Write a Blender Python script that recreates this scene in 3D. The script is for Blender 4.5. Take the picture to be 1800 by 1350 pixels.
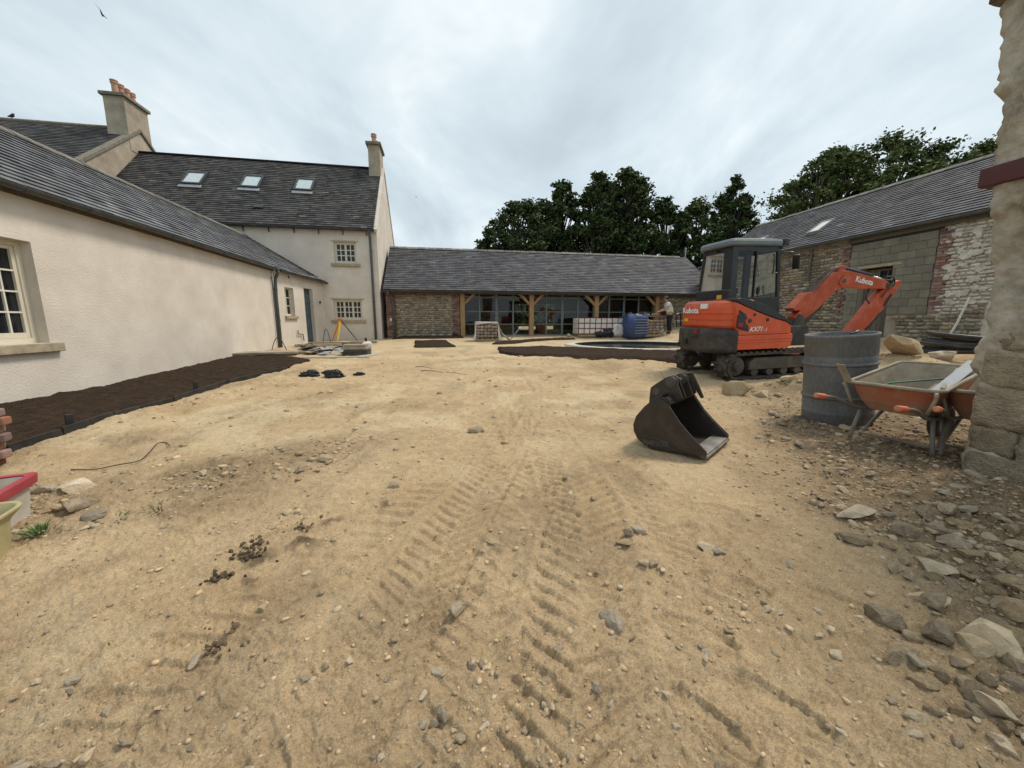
import bpy, bmesh, math, random
import numpy as np
from mathutils import Vector, Matrix, Euler
random.seed(7)
R = math.radians
scn = bpy.context.scene
col = scn.collection
for o in list(bpy.data.objects):
    bpy.data.objects.remove(o)

# ------------------------------------------------------------------ camera
EYE = 1.28
PITCH = math.atan(110.0/668.0)
cam_d = bpy.data.cameras.new('camera')
cam_d.sensor_width = 36.0
cam_d.lens = 668.0/1800.0*36.0
cam_d.clip_start = 0.05
cam_d.clip_end = 2000
cam = bpy.data.objects.new('camera', cam_d)
col.objects.link(cam)
cam.location = (0, 0, EYE)
cam.rotation_euler = (math.pi/2 - PITCH, 0, 0)
scn.camera = cam

# ------------------------------------------------------------------ light
SUN_EL, SUN_AZ = 56.0, 58.0       # azimuth clockwise from +Y
w = bpy.data.worlds.new('World')
scn.world = w
w.use_nodes = True
nt = w.node_tree
nt.nodes.clear()
def wn(t, **k):
    n = nt.nodes.new(t)
    for a, b in k.items():
        setattr(n, a, b)
    return n
out = wn('ShaderNodeOutputWorld')
bg = wn('ShaderNodeBackground')
bg.inputs['Strength'].default_value = 0.1
sky = wn('ShaderNodeTexSky', sky_type='NISHITA')
sky.sun_disc = False
sky.sun_elevation = R(SUN_EL)
sky.sun_rotation = R(SUN_AZ)
sky.air_density = 1.0
sky.dust_density = 2.0
tc = wn('ShaderNodeTexCoord')
sep = wn('ShaderNodeSeparateXYZ')
nt.links.new(tc.outputs['Generated'], sep.inputs[0])
def wm(op, a, b=None):
    n = wn('ShaderNodeMath', operation=op)
    for i, q in enumerate((a, b)):
        if q is None:
            continue
        if isinstance(q, (int, float)):
            n.inputs[i].default_value = q
        else:
            nt.links.new(q, n.inputs[i])
    return n.outputs[0]
zc = wm('ADD', wm('MAXIMUM', sep.outputs[2], 0.0), 0.22)
cx = wm('DIVIDE', sep.outputs[0], zc)
cy = wm('DIVIDE', sep.outputs[1], zc)
comb = wn('ShaderNodeCombineXYZ')
nt.links.new(cx, comb.inputs[0]); nt.links.new(cy, comb.inputs[1])
mp = wn('ShaderNodeMapping')
mp.inputs['Rotation'].default_value = (0, 0, R(-28))
mp.inputs['Scale'].default_value = (0.95, 0.62, 1)
mp.inputs['Location'].default_value = (1.35, 0.35, 0)
nt.links.new(comb.outputs[0], mp.inputs[0])
n1 = wn('ShaderNodeTexNoise')
n1.inputs['Scale'].default_value = 1.5
n1.inputs['Detail'].default_value = 5.0
n1.inputs['Roughness'].default_value = 0.58
n1.inputs['Distortion'].default_value = 0.35
nt.links.new(mp.outputs[0], n1.inputs['Vector'])
ramp = wn('ShaderNodeValToRGB')
cr = ramp.color_ramp
cr.elements[0].position = 0.35; cr.elements[0].color = (0.46, 0.535, 0.575, 1)
cr.elements[1].position = 0.67; cr.elements[1].color = (0.78, 0.83, 0.845, 1)
e = cr.elements.new(0.46); e.color = (0.53, 0.615, 0.66, 1)
e = cr.elements.new(0.58); e.color = (0.64, 0.715, 0.745, 1)
nt.links.new(n1.outputs[0], ramp.inputs[0])
clo = wn('ShaderNodeVectorMath', operation='SCALE')
nt.links.new(ramp.outputs[0], clo.inputs[0])
clo.inputs[3].default_value = 7.0
mixs = wn('ShaderNodeMix', data_type='RGBA')
mixs.inputs[0].default_value = 0.93
nt.links.new(sky.outputs[0], mixs.inputs[6])
nt.links.new(clo.outputs[0], mixs.inputs[7])
nt.links.new(mixs.outputs[2], bg.inputs[0])
nt.links.new(bg.outputs[0], out.inputs[0])

sd = bpy.data.lights.new('sun', 'SUN')
sd.energy = 1.5
sd.angle = R(13)
sd.color = (1.0, 0.91, 0.78)
sun = bpy.data.objects.new('sun', sd)
col.objects.link(sun)
sun.location = (0, 0, 30)
sun.rotation_euler = (R(90-SUN_EL), 0, R(180-SUN_AZ))

scn.view_settings.view_transform = 'Standard'
scn.view_settings.look = 'None'
scn.view_settings.exposure = 0.84
scn.view_settings.gamma = 1.0
scn.view_settings.use_curve_mapping = False

# ------------------------------------------------------------------ pixels to directions
_c, _s = math.cos(PITCH), math.sin(PITCH)
def ray(px, py):
    a, u = px-900.0, 675.0-py
    return Vector((a, 668*_c+u*_s, u*_c-668*_s))

# ------------------------------------------------------------------ noise and terrain
def _hash(ix, iy, seed):
    n = (ix.astype(np.int64)*374761393 + iy.astype(np.int64)*668265263 + seed*982451653) & 0xffffffff
    n = ((n ^ (n >> 13))*1274126177) & 0xffffffff
    n = n ^ (n >> 16)
    return (n & 0xffff)/65535.0
def vnoise(x, y, seed=0):
    x = np.asarray(x, float); y = np.asarray(y, float)
    ix = np.floor(x); iy = np.floor(y)
    fx = x-ix; fy = y-iy
    fx = fx*fx*fx*(fx*(fx*6-15)+10); fy = fy*fy*fy*(fy*(fy*6-15)+10)
    a = _hash(ix, iy, seed); b = _hash(ix+1, iy, seed)
    c_ = _hash(ix, iy+1, seed); d = _hash(ix+1, iy+1, seed)
    return (a+(b-a)*fx)*(1-fy)+(c_+(d-c_)*fx)*fy
def fbm(x, y, seed=0, octv=4, gain=0.5):
    t = 0; amp = 1.0; tot = 0
    for i in range(octv):
        t = t+amp*vnoise(x*(2.03**i)+i*7.3, y*(2.03**i)-i*3.1, seed+i*17); tot += amp; amp *= gain
    return t/tot-0.5
def sm(e0, e1, x):
    t = np.clip((np.asarray(x, float)-e0)/(e1-e0), 0, 1)
    return t*t*(3-2*t)
def segd(x, y, ax, ay, bx, by):
    dx, dy = bx-ax, by-ay
    t = np.clip(((x-ax)*dx+(y-ay)*dy)/(dx*dx+dy*dy), 0, 1)
    return np.hypot(x-ax-t*dx, y-ay-t*dy)

def base_h(x, y):
    x = np.asarray(x, float); y = np.asarray(y, float)
    z = 0.03*y
    # ground lifts towards the stone barn on the right
    d = -((x-11.55)*0.983+(y-11.1)*0.184)
    z = z+0.44*sm(4.2, 0.4, d)
    # level ground around the pond
    r = np.hypot(x-4.7, y-14.2)
    k = sm(4.3, 2.9, r)
    z = z*(1-k)+0.405*k
    # terrace in front of the open barn
    lb = (x+5.6)*-0.184+(y-17.1)*0.983
    z = z+0.05*sm(-1.6, -0.9, lb)*sm(-5.7, -4.5, x)
    # spoil heaps
    z = z+0.34*np.exp(-(((x-4.62)/0.55)**2+((y-5.75)/0.5)**2))
    z = z+0.42*np.exp(-(((x-7.3)/1.1)**2+((y-7.3)/0.7)**2))
    z = z+0.28*np.exp(-(((x-9.1)/1.0)**2+((y-7.5)/0.9)**2))
    # rubble bank at the right hand wall and by the left tubs
    z = z+0.16*sm(1.9, 3.7, x)*sm(3.2, 1.6, y)
    z = z+0.06*np.exp(-(segd(x, y, -2.75, 2.75, -1.9, 3.4)/0.22)**2)
    z = z+0.07*sm(-3.3, -4.4, x)*sm(6.5, 4.0, y)*sm(2.4, 3.2, y)
    # low bank in front of the long soil strip
    z = z+0.09*np.exp(-((y-9.3-0.25*np.sin(x*1.3))/0.8)**2)*sm(-1.8, -0.4, x)*sm(5.6, 4.2, x)
    # soft undulation
    z = z+0.05*fbm(x*0.55, y*0.55, 3, 3)*sm(16, 11, y)
    return z
def gh(x, y):
    return float(base_h(np.array([x]), np.array([y]))[0])
def Gt(px, py, dz=0.0):
    """point where the direction through a pixel meets the terrain"""
    r = ray(px, py)
    ts = np.linspace(0.0012, 0.05, 2500)
    X = r[0]*ts; Y = r[1]*ts; Z = EYE+r[2]*ts
    m = Z < base_h(X, Y)+dz
    i = int(np.argmax(m)) if m.any() else len(ts)-1
    t = ts[i]
    return Vector((r[0]*t, r[1]*t, gh(r[0]*t, r[1]*t)+dz))

# ------------------------------------------------------------------ materials
MATS = {}
def M(name, c, rough=0.7, var=0.2, scale=6.0, c2=None, bump=0.0, bscale=60.0, metal=0.0, rnd=0.0, attr=False,
      dust=0.0, dustc=(0.42, 0.33, 0.22), dscale=3.0, spec=0.4, detail=6.0, bdist=0.01, stretch=None, hue=0.0):
    m = bpy.data.materials.new(name); MATS[name] = m
    m.use_nodes = True
    t = m.node_tree; N = t.nodes; L = t.links
    b = N['Principled BSDF']
    b.inputs['Roughness'].default_value = rough
    b.inputs['Metallic'].default_value = metal
    b.inputs['Specular IOR Level'].default_value = spec
    tcn = N.new('ShaderNodeTexCoord')
    vec = tcn.outputs['Object']
    if stretch:
        mpn = N.new('ShaderNodeMapping'); mpn.inputs['Scale'].default_value = stretch
        L.new(vec, mpn.inputs[0]); vec = mpn.outputs[0]
    if rnd or hue:
        oi = N.new('ShaderNodeObjectInfo')
        ad = N.new('ShaderNodeVectorMath'); ad.operation = 'MULTIPLY_ADD'
        ad.inputs[1].default_value = (1, 1, 1)
        sc_ = N.new('ShaderNodeMath'); sc_.operation = 'MULTIPLY'; sc_.inputs[1].default_value = 37.0
        L.new(oi.outputs['Random'], sc_.inputs[0])
        L.new(vec, ad.inputs[0]); L.new(sc_.outputs[0], ad.inputs[2])
        vec = ad.outputs[0]
    nz = N.new('ShaderNodeTexNoise'); nz.inputs['Scale'].default_value = scale
    nz.inputs['Detail'].default_value = detail; nz.inputs['Roughness'].default_value = 0.6
    L.new(vec, nz.inputs['Vector'])
    rp = N.new('ShaderNodeValToRGB')
    rp.color_ramp.elements[0].position = 0.32; rp.color_ramp.elements[1].position = 0.68
    lo = tuple(max(0, q*(1-var)) for q in c) if c2 is None else c2
    hi = tuple(min(1, q*(1+var)) for q in c) if c2 is None else c
    rp.color_ramp.elements[0].color = (*lo, 1); rp.color_ramp.elements[1].color = (*hi, 1)
    L.new(nz.outputs[0], rp.inputs[0])
    cs = rp.outputs[0]
    if attr:
        an = N.new('ShaderNodeAttribute'); an.attribute_name = 'Col'
        mx = N.new('ShaderNodeMix'); mx.data_type = 'RGBA'; mx.blend_type = 'MULTIPLY'; mx.inputs[0].default_value = 1
        L.new(cs, mx.inputs[6]); L.new(an.outputs['Color'], mx.inputs[7]); cs = mx.outputs[2]
    if rnd or hue:
        hs = N.new('ShaderNodeHueSaturation')
        mr = N.new('ShaderNodeMapRange'); mr.inputs[3].default_value = 1-rnd; mr.inputs[4].default_value = 1+rnd
        L.new(oi.outputs['Random'], mr.inputs[0]); L.new(mr.outputs[0], hs.inputs['Value'])
        if hue:
            m2 = N.new('ShaderNodeMath'); m2.operation = 'FRACT'
            m3 = N.new('ShaderNodeMath'); m3.operation = 'MULTIPLY'; m3.inputs[1].default_value = 7.77
            L.new(oi.outputs['Random'], m3.inputs[0]); L.new(m3.outputs[0], m2.inputs[0])
            r2 = N.new('ShaderNodeMapRange'); r2.inputs[3].default_value = 1-hue; r2.inputs[4].default_value = 1+hue*0.6
            L.new(m2.outputs[0], r2.inputs[0]); L.new(r2.outputs[0], hs.inputs['Saturation'])
        L.new(cs, hs.inputs['Color']); cs = hs.outputs[0]
    if dust:
        dn = N.new('ShaderNodeTexNoise'); dn.inputs['Scale'].default_value = dscale; dn.inputs['Detail'].default_value = 9
        dn.inputs['Roughness'].default_value = 0.7
        L.new(vec, dn.inputs['Vector'])
        dr = N.new('ShaderNodeMapRange'); dr.inputs[1].default_value = 0.48; dr.inputs[2].default_value = 0.75
        dr.inputs[3].default_value = 0.15*dust; dr.inputs[4].default_value = dust
        L.new(dn.outputs[0], dr.inputs[0])
        mx = N.new('ShaderNodeMix'); mx.data_type = 'RGBA'
        L.new(dr.outputs[0], mx.inputs[0]); L.new(cs, mx.inputs[6]); mx.inputs[7].default_value = (*dustc, 1)
        cs = mx.outputs[2]
        rr = N.new('ShaderNodeMapRange'); rr.inputs[3].default_value = rough; rr.inputs[4].default_value = 0.9
        L.new(dr.outputs[0], rr.inputs[0]); L.new(rr.outputs[0], b.inputs['Roughness'])
    L.new(cs, b.inputs['Base Color'])
    if bump:
        bn = N.new('ShaderNodeTexNoise'); bn.inputs['Scale'].default_value = bscale; bn.inputs['Detail'].default_value = 5
        L.new(vec, bn.inputs['Vector'])
        bp = N.new('ShaderNodeBump'); bp.inputs['Strength'].default_value = bump; bp.inputs['Distance'].default_value = bdist
        L.new(bn.outputs[0], bp.inputs['Height']); L.new(bp.outputs[0], b.inputs['Normal'])
    return m
def glass(name, tint=(0.75, 0.82, 0.82), refl=0.10):
    m = bpy.data.materials.new(name); MATS[name] = m; m.use_nodes = True
    N = m.node_tree.nodes; L = m.node_tree.links
    N.remove(N['Principled BSDF'])
    tr = N.new('ShaderNodeBsdfTransparent'); tr.inputs[0].default_value = (*tint, 1)
    gl = N.new('ShaderNodeBsdfGlossy'); gl.inputs['Roughness'].default_value = 0.03
    lw = N.new('ShaderNodeFresnel'); lw.inputs[0].default_value = 1.5
    ml = N.new('ShaderNodeMath'); ml.operation = 'MULTIPLY_ADD'; ml.inputs[1].default_value = 0.6; ml.inputs[2].default_value = refl*0.3
    L.new(lw.outputs[0], ml.inputs[0])
    mx = N.new('ShaderNodeMixShader')
    L.new(ml.outputs[0], mx.inputs[0]); L.new(tr.outputs[0], mx.inputs[1]); L.new(gl.outputs[0], mx.inputs[2])
    L.new(mx.outputs[0], N['Material Output'].inputs[0])
    return m

# ------------------------------------------------------------------ mesh collector
class MB:
    def __init__(s):
        s.v = []; s.f = []; s.m = []; s.c = []
        s.hascol = False
    def add(s, vs, fs, mi=0, c=None):
        b = len(s.v)
        s.v.extend([tuple(q) for q in vs])
        for f in fs:
            s.f.append(tuple(i+b for i in f)); s.m.append(mi); s.c.append(c)
        if c is not None:
            s.hascol = True
        return s
    def box(s, c, d, rot=None, mi=0, cc=None):
        hx, hy, hz = d[0]/2, d[1]/2, d[2]/2
        vs = [Vector((x, y, z)) for z in (-hz, hz) for y in (-hy, hy) for x in (-hx, hx)]
        if rot is not None:
            if not isinstance(rot, Matrix):
                rot = Euler(rot).to_matrix()
            vs = [rot @ q for q in vs]
        C = Vector(c)
        return s.add([q+C for q in vs], [(0, 2, 3, 1), (4, 5, 7, 6), (0, 1, 5, 4), (2, 6, 7, 3), (0, 4, 6, 2), (1, 3, 7, 5)], mi, cc)
    def bx(s, x0, x1, y0, y1, z0, z1, mi=0, cc=None):
        return s.box(((x0+x1)/2, (y0+y1)/2, (z0+z1)/2), (x1-x0, y1-y0, z1-z0), None, mi, cc)
    def hexa(s, p, mi=0, c=None):   # eight points: bottom ring 0-3, top ring 4-7
        return s.add(p, [(3, 2, 1, 0), (4, 5, 6, 7), (0, 1, 5, 4), (1, 2, 6, 5), (2, 3, 7, 6), (3, 0, 4, 7)], mi, c)
    def prism(s, poly, a, b, fn, mi=0, c=None):   # poly of 2d points, extruded between a and b; fn(p,q,depth)->xyz
        n = len(poly)
        vs = [fn(p, q, a) for p, q in poly]+[fn(p, q, b) for p, q in poly]
        fs = [tuple(range(n)), tuple(range(2*n-1, n-1, -1))]
        fs += [(i, n+i, n+(i+1) % n, (i+1) % n) for i in range(n)]
        return s.add(vs, fs, mi, c)
    def loft(s, rings, closed=True, mi=0, cap=True):
        n = len(rings[0]); b = []
        for r in rings:
            b += list(r)
        fs = []
        k = n if closed else n-1
        for j in range(len(rings)-1):
            for i in range(k):
                fs.append((j*n+i, j*n+(i+1) % n, (j+1)*n+(i+1) % n, (j+1)*n+i))
        if cap and closed:
            fs.append(tuple(range(n-1, -1, -1))); fs.append(tuple((len(rings)-1)*n+i for i in range(n)))
        return s.add(b, fs, mi)
    def tube(s, pts, r, n=8, mi=0, cap=True):
        pts = [Vector(p) for p in pts]
        rings = []
        up = None
        for i, p in enumerate(pts):
            d = (pts[min(i+1, len(pts)-1)]-pts[max(i-1, 0)])
            if d.length < 1e-9:
                d = Vector((0, 0, 1))
            d.normalize()
            if up is None:
                a = Vector((0, 0, 1)) if abs(d.z) < 0.9 else Vector((1, 0, 0))
                up = (a-d*a.dot(d)).normalized()
            else:
                up = up-d*up.dot(d)
                up = up.normalized() if up.length > 1e-6 else d.orthogonal().normalized()
            sd_ = d.cross(up)
            rr = r[i] if isinstance(r, (list, tuple)) else r
            rings.append([p+(up*math.cos(2*math.pi*k/n)+sd_*math.sin(2*math.pi*k/n))*rr for k in range(n)])
        return s.loft(rings, True, mi, cap)
    def lathe(s, prof, n=24, c=(0, 0, 0), rot=None, mi=0, cap=True):
        C = Vector(c); rings = []
        for r, z in prof:
            q = [Vector((r*math.cos(2*math.pi*k/n), r*math.sin(2*math.pi*k/n), z)) for k in range(n)]
            if rot is not None:
                Rm = rot if isinstance(rot, Matrix) else Euler(rot).to_matrix()
                q = [Rm @ t for t in q]
            rings.append([t+C for t in q])
        return s.loft(rings, True, mi, cap)
    def mesh(s, name='m', smooth=False):
        me = bpy.data.meshes.new(name)
        me.from_pydata(s.v, [], s.f)
        if any(s.m):
            me.polygons.foreach_set('material_index', s.m)
        if s.hascol:
            at = me.color_attributes.new('Col', 'FLOAT_COLOR', 'CORNER')
            cc = []
            for f, c_ in zip(s.f, s.c):
                c_ = c_ or (1, 1, 1)
                cc.extend([c_[0], c_[1], c_[2], 1.0]*len(f))
            at.data.foreach_set('color', cc)
        if smooth:
            me.polygons.foreach_set('use_smooth', [True]*len(s.f))
        me.update()
        return me
    def build(s, name, mat, parent=None, smooth=False, bevel=0.0, seg=2, fix=True):
        me = s.mesh(name, smooth)
        if fix:
            bm = bmesh.new(); bm.from_mesh(me)
            bmesh.ops.recalc_face_normals(bm, faces=bm.faces)
            bm.to_mesh(me); bm.free()
        return link(name, me, mat, parent, bevel, seg, smooth)
def link(name, me, mat, parent=None, bevel=0.0, seg=2, smooth=False):
    o = bpy.data.objects.new(name, me)
    col.objects.link(o)
    if mat is not None and len(me.materials) == 0:
        for q in (mat if isinstance(mat, (list, tuple)) else [mat]):
            me.materials.append(MATS[q] if isinstance(q, str) else q)
    if parent is not None:
        o.parent = parent
    if bevel:
        bv = o.modifiers.new('bevel', 'BEVEL'); bv.width = bevel; bv.segments = seg; bv.limit_method = 'ANGLE'; bv.angle_limit = R(32)
        me.polygons.foreach_set('use_smooth', [True]*len(me.polygons))
        o.modifiers.new('wn', 'WEIGHTED_NORMAL').keep_sharp = True
    elif smooth == 'auto':
        pass
    return o
def tag(o, label=None, cat=None, group=None, kind=None):
    if label: o['label'] = label
    if cat: o['category'] = cat
    if group: o['group'] = group
    if kind: o['kind'] = kind
    return o
def thing(name, label, cat, loc=(0, 0, 0), rotz=0.0, group=None, rot=None):
    o = bpy.data.objects.new(name, None); col.objects.link(o)
    o.empty_display_size = 0.2
    o.location = loc
    o.rotation_euler = rot if rot else (0, 0, rotz)
    return tag(o, label, cat, group)
def inst(name, me, parent=None, loc=(0, 0, 0), rot=(0, 0, 0), sc=(1, 1, 1)):
    o = bpy.data.objects.new(name, me); col.objects.link(o)
    o.location = loc; o.rotation_euler = rot; o.scale = sc
    if parent is not None: o.parent = parent
    return o
def text(name, body, size, mat, parent, mtx, extrude=0.002, shear=0.0, bold=0.0, sx=1.0):
    cu = bpy.data.curves.new(name, 'FONT'); cu.body = body; cu.size = size; cu.extrude = extrude
    cu.align_x = 'CENTER'; cu.align_y = 'CENTER'; cu.shear = shear; cu.offset = bold; cu.resolution_u = 3
    t = bpy.data.objects.new(name, cu); col.objects.link(t)
    dg = bpy.context.evaluated_depsgraph_get()
    me = bpy.data.meshes.new_from_object(t.evaluated_get(dg))
    bpy.data.objects.remove(t)
    me.transform(Matrix.Diagonal((sx, 1, 1, 1)))
    me.transform(mtx)
    me.materials.clear()
    return link(name, me, mat, parent)
def frame_mtx(o, x, y):
    x = Vector(x).normalized(); y = Vector(y); y = (y-x*y.dot(x)).normalized(); z = x.cross(y)
    return Matrix(((x.x, y.x, z.x, o[0]), (x.y, y.y, z.y, o[1]), (x.z, y.z, z.z, o[2]), (0, 0, 0, 1)))
XZ = lambda p, q, d: (p, d, q)

# ================================================================== material library
M('render_wall', (0.75, 0.68, 0.60), 0.92, scale=1.1, c2=(0.60, 0.535, 0.46), dust=.30, dscale=1.5, dustc=(.47, .41, .33), bump=0.55, bscale=38, bdist=0.012, spec=0.15)
M('render_old', (0.50, 0.42, 0.33), 0.92, scale=1.6, c2=(0.30, 0.25, 0.19), bump=0.5, bscale=30, bdist=0.02, spec=0.15)
M('slate_dark', (0.088, 0.083, 0.080), 0.72, scale=2.2, c2=(0.050, 0.048, 0.048), attr=True, bump=0.3, bscale=50, spec=0.25)
M('slate_grey', (0.112, 0.108, 0.116), 0.75, scale=2.0, c2=(0.068, 0.066, 0.072), attr=True, bump=0.3, bscale=50, spec=0.22)
M('slate_wing', (0.16, 0.16, 0.167), 0.52, scale=2.4, c2=(0.082, 0.082, 0.088), attr=True, bump=0.25, bscale=50, spec=0.45)
M('deck', (0.03, 0.03, 0.03), 0.9)
M('ridge_tile', (0.16, 0.145, 0.125), 0.85, var=0.3, scale=5, rnd=0.25, bump=0.3)
M('gutter', (0.045, 0.052, 0.055), 0.45, var=0.15, dust=0.15)
M('pipe_grey', (0.075, 0.085, 0.09), 0.45, var=0.12, dust=0.15)
M('cream_paint', (0.66, 0.60, 0.48), 0.5, var=0.06)
M('white_bar', (0.72, 0.69, 0.60), 0.5, var=0.05)
M('sill_stone', (0.36, 0.30, 0.21), 0.9, var=0.25, scale=9, bump=0.4)
M('dark_glass', (0.012, 0.014, 0.016), 0.04, var=0.5, scale=1.5, spec=0.5)
M('door_blue', (0.055, 0.085, 0.105), 0.45, var=0.15)
M('pot_pink', (0.50, 0.28, 0.20), 0.8, var=0.2, scale=12)
M('cap_stone', (0.20, 0.175, 0.14), 0.9, var=0.3, scale=10, bump=0.4)
M('sky_glass', (0.50, 0.56, 0.58), 0.06, var=0.08, spec=0.8)
M('velux_frame', (0.035, 0.038, 0.042), 0.4, var=0.1)
M('lead', (0.30, 0.31, 0.32), 0.6, var=0.15)
M('mortar', (0.36, 0.30, 0.22), 0.95, c2=(0.22, 0.18, 0.13), scale=8, bump=0.7, bscale=40, bdist=0.02)
M('mortar_pale', (0.42, 0.37, 0.30), 0.95, c2=(0.26, 0.22, 0.17), scale=5, bump=0.7, bscale=30, bdist=0.02)
M('wall_stone', (0.37, 0.315, 0.235), 0.92, c2=(0.23, 0.19, 0.14), scale=7, rnd=0.42, hue=0.35, bump=0.5, bscale=25, bdist=0.012, attr=False)
M('wall_stone_v', (0.36, 0.29, 0.20), 0.92, c2=(0.24, 0.19, 0.13), scale=7, attr=True, bump=0.5, bscale=25, bdist=0.012)
M('white_stone', (0.74, 0.69, 0.60), 0.92, c2=(0.46, 0.39, 0.30), scale=9, rnd=0.2, hue=0.3, bump=0.6, bscale=22, bdist=0.015)
M('brick_old', (0.245, 0.125, 0.088), 0.92, c2=(0.20, 0.125, 0.10), scale=14, rnd=0.45, hue=0.5, bump=0.5, bscale=60)
M('block', (0.235, 0.215, 0.165), 0.95, c2=(0.165, 0.15, 0.115), scale=3, rnd=0.10, bump=0.45, bscale=90)
M('block_mortar', (0.30, 0.27, 0.21), 0.95, var=0.15)
M('oak', (0.42, 0.26, 0.125), 0.75, c2=(0.30, 0.18, 0.085), scale=5, stretch=(8, 8, 0.7), rnd=0.12, bump=0.3, bscale=30)
M('old_wood', (0.17, 0.145, 0.115), 0.85, c2=(0.10, 0.085, 0.065), scale=5, stretch=(9, 9, 0.8), rnd=0.15, bump=0.35, bscale=30)
M('oak_dark', (0.13, 0.085, 0.05), 0.8, var=0.25)
M('sage_frame', (0.16, 0.185, 0.165), 0.5, var=0.08)
glass('glazing', (0.62, 0.68, 0.66), 0.10)
glass('cab_glass', (0.80, 0.84, 0.82), 0.05)
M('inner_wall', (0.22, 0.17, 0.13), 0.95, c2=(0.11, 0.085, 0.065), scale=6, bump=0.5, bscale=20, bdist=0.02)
M('floor_slab', (0.34, 0.28, 0.20), 0.9, var=0.2, bump=0.3)
M('soil', (0.062, 0.040, 0.026), 0.97, c2=(0.030, 0.020, 0.014), scale=9, bump=1.0, bscale=45, bdist=0.035, spec=0.1)
M('soil_clod', (0.15, 0.11, 0.072), 0.97, c2=(0.075, 0.055, 0.038), scale=20, rnd=0.3, spec=0.1, dust=.3, dscale=12)
M('edging', (0.014, 0.015, 0.017), 0.55, var=0.3, dust=0.10, dscale=6)
M('pale_stone', (0.54, 0.435, 0.295), 0.93, c2=(0.36, 0.28, 0.18), scale=5, rnd=0.3, hue=0.25, bump=0.5, bscale=18, bdist=0.015, spec=0.2, dust=0.45, dustc=(.47, .35, .22))
M('grey_stone', (0.37, 0.30, 0.215), 0.93, c2=(0.21, 0.165, 0.115), scale=6, rnd=0.3, hue=0.2, bump=0.5, bscale=18, bdist=0.015, spec=0.2, dust=0.5, dustc=(.42, .32, .20))
M('brown_stone', (0.38, 0.285, 0.18), 0.95, c2=(0.21, 0.155, 0.095), scale=5, rnd=0.28, hue=0.2, bump=0.6, bscale=16, bdist=0.02, spec=0.15, dust=0.35, dustc=(.40, .30, .19))
M('pebble', (0.47, 0.36, 0.235), 0.95, var=0.25, scale=25, attr=True, spec=0.2)
M('kerb', (0.56, 0.52, 0.44), 0.85, c2=(0.44, 0.40, 0.33), scale=5, rnd=0.06, bump=0.2)
M('flagstone', (0.34, 0.29, 0.215), 0.9, c2=(0.22, 0.19, 0.145), scale=4, rnd=0.25, bump=0.35, bscale=30)
M('flag_dark', (0.10, 0.092, 0.078), 0.85, c2=(0.06, 0.055, 0.048), scale=5, rnd=0.25, bump=0.35, bscale=30)
M('black_plastic', (0.012, 0.013, 0.015), 0.42, var=0.3, dust=0.15)
M('white_plastic', (0.70, 0.70, 0.68), 0.5, var=0.06, dust=0.2)
M('orange_metal', (0.62, 0.21, 0.03), 0.5, var=0.15, dust=0.2)
M('grass', (0.075, 0.14, 0.035), 0.8, var=0.35)
M('bark', (0.075, 0.062, 0.048), 0.95, var=0.35, bump=0.6, bscale=14, bdist=0.03)
M('brass', (0.25, 0.2, 0.1), 0.4, metal=0.8)

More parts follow.
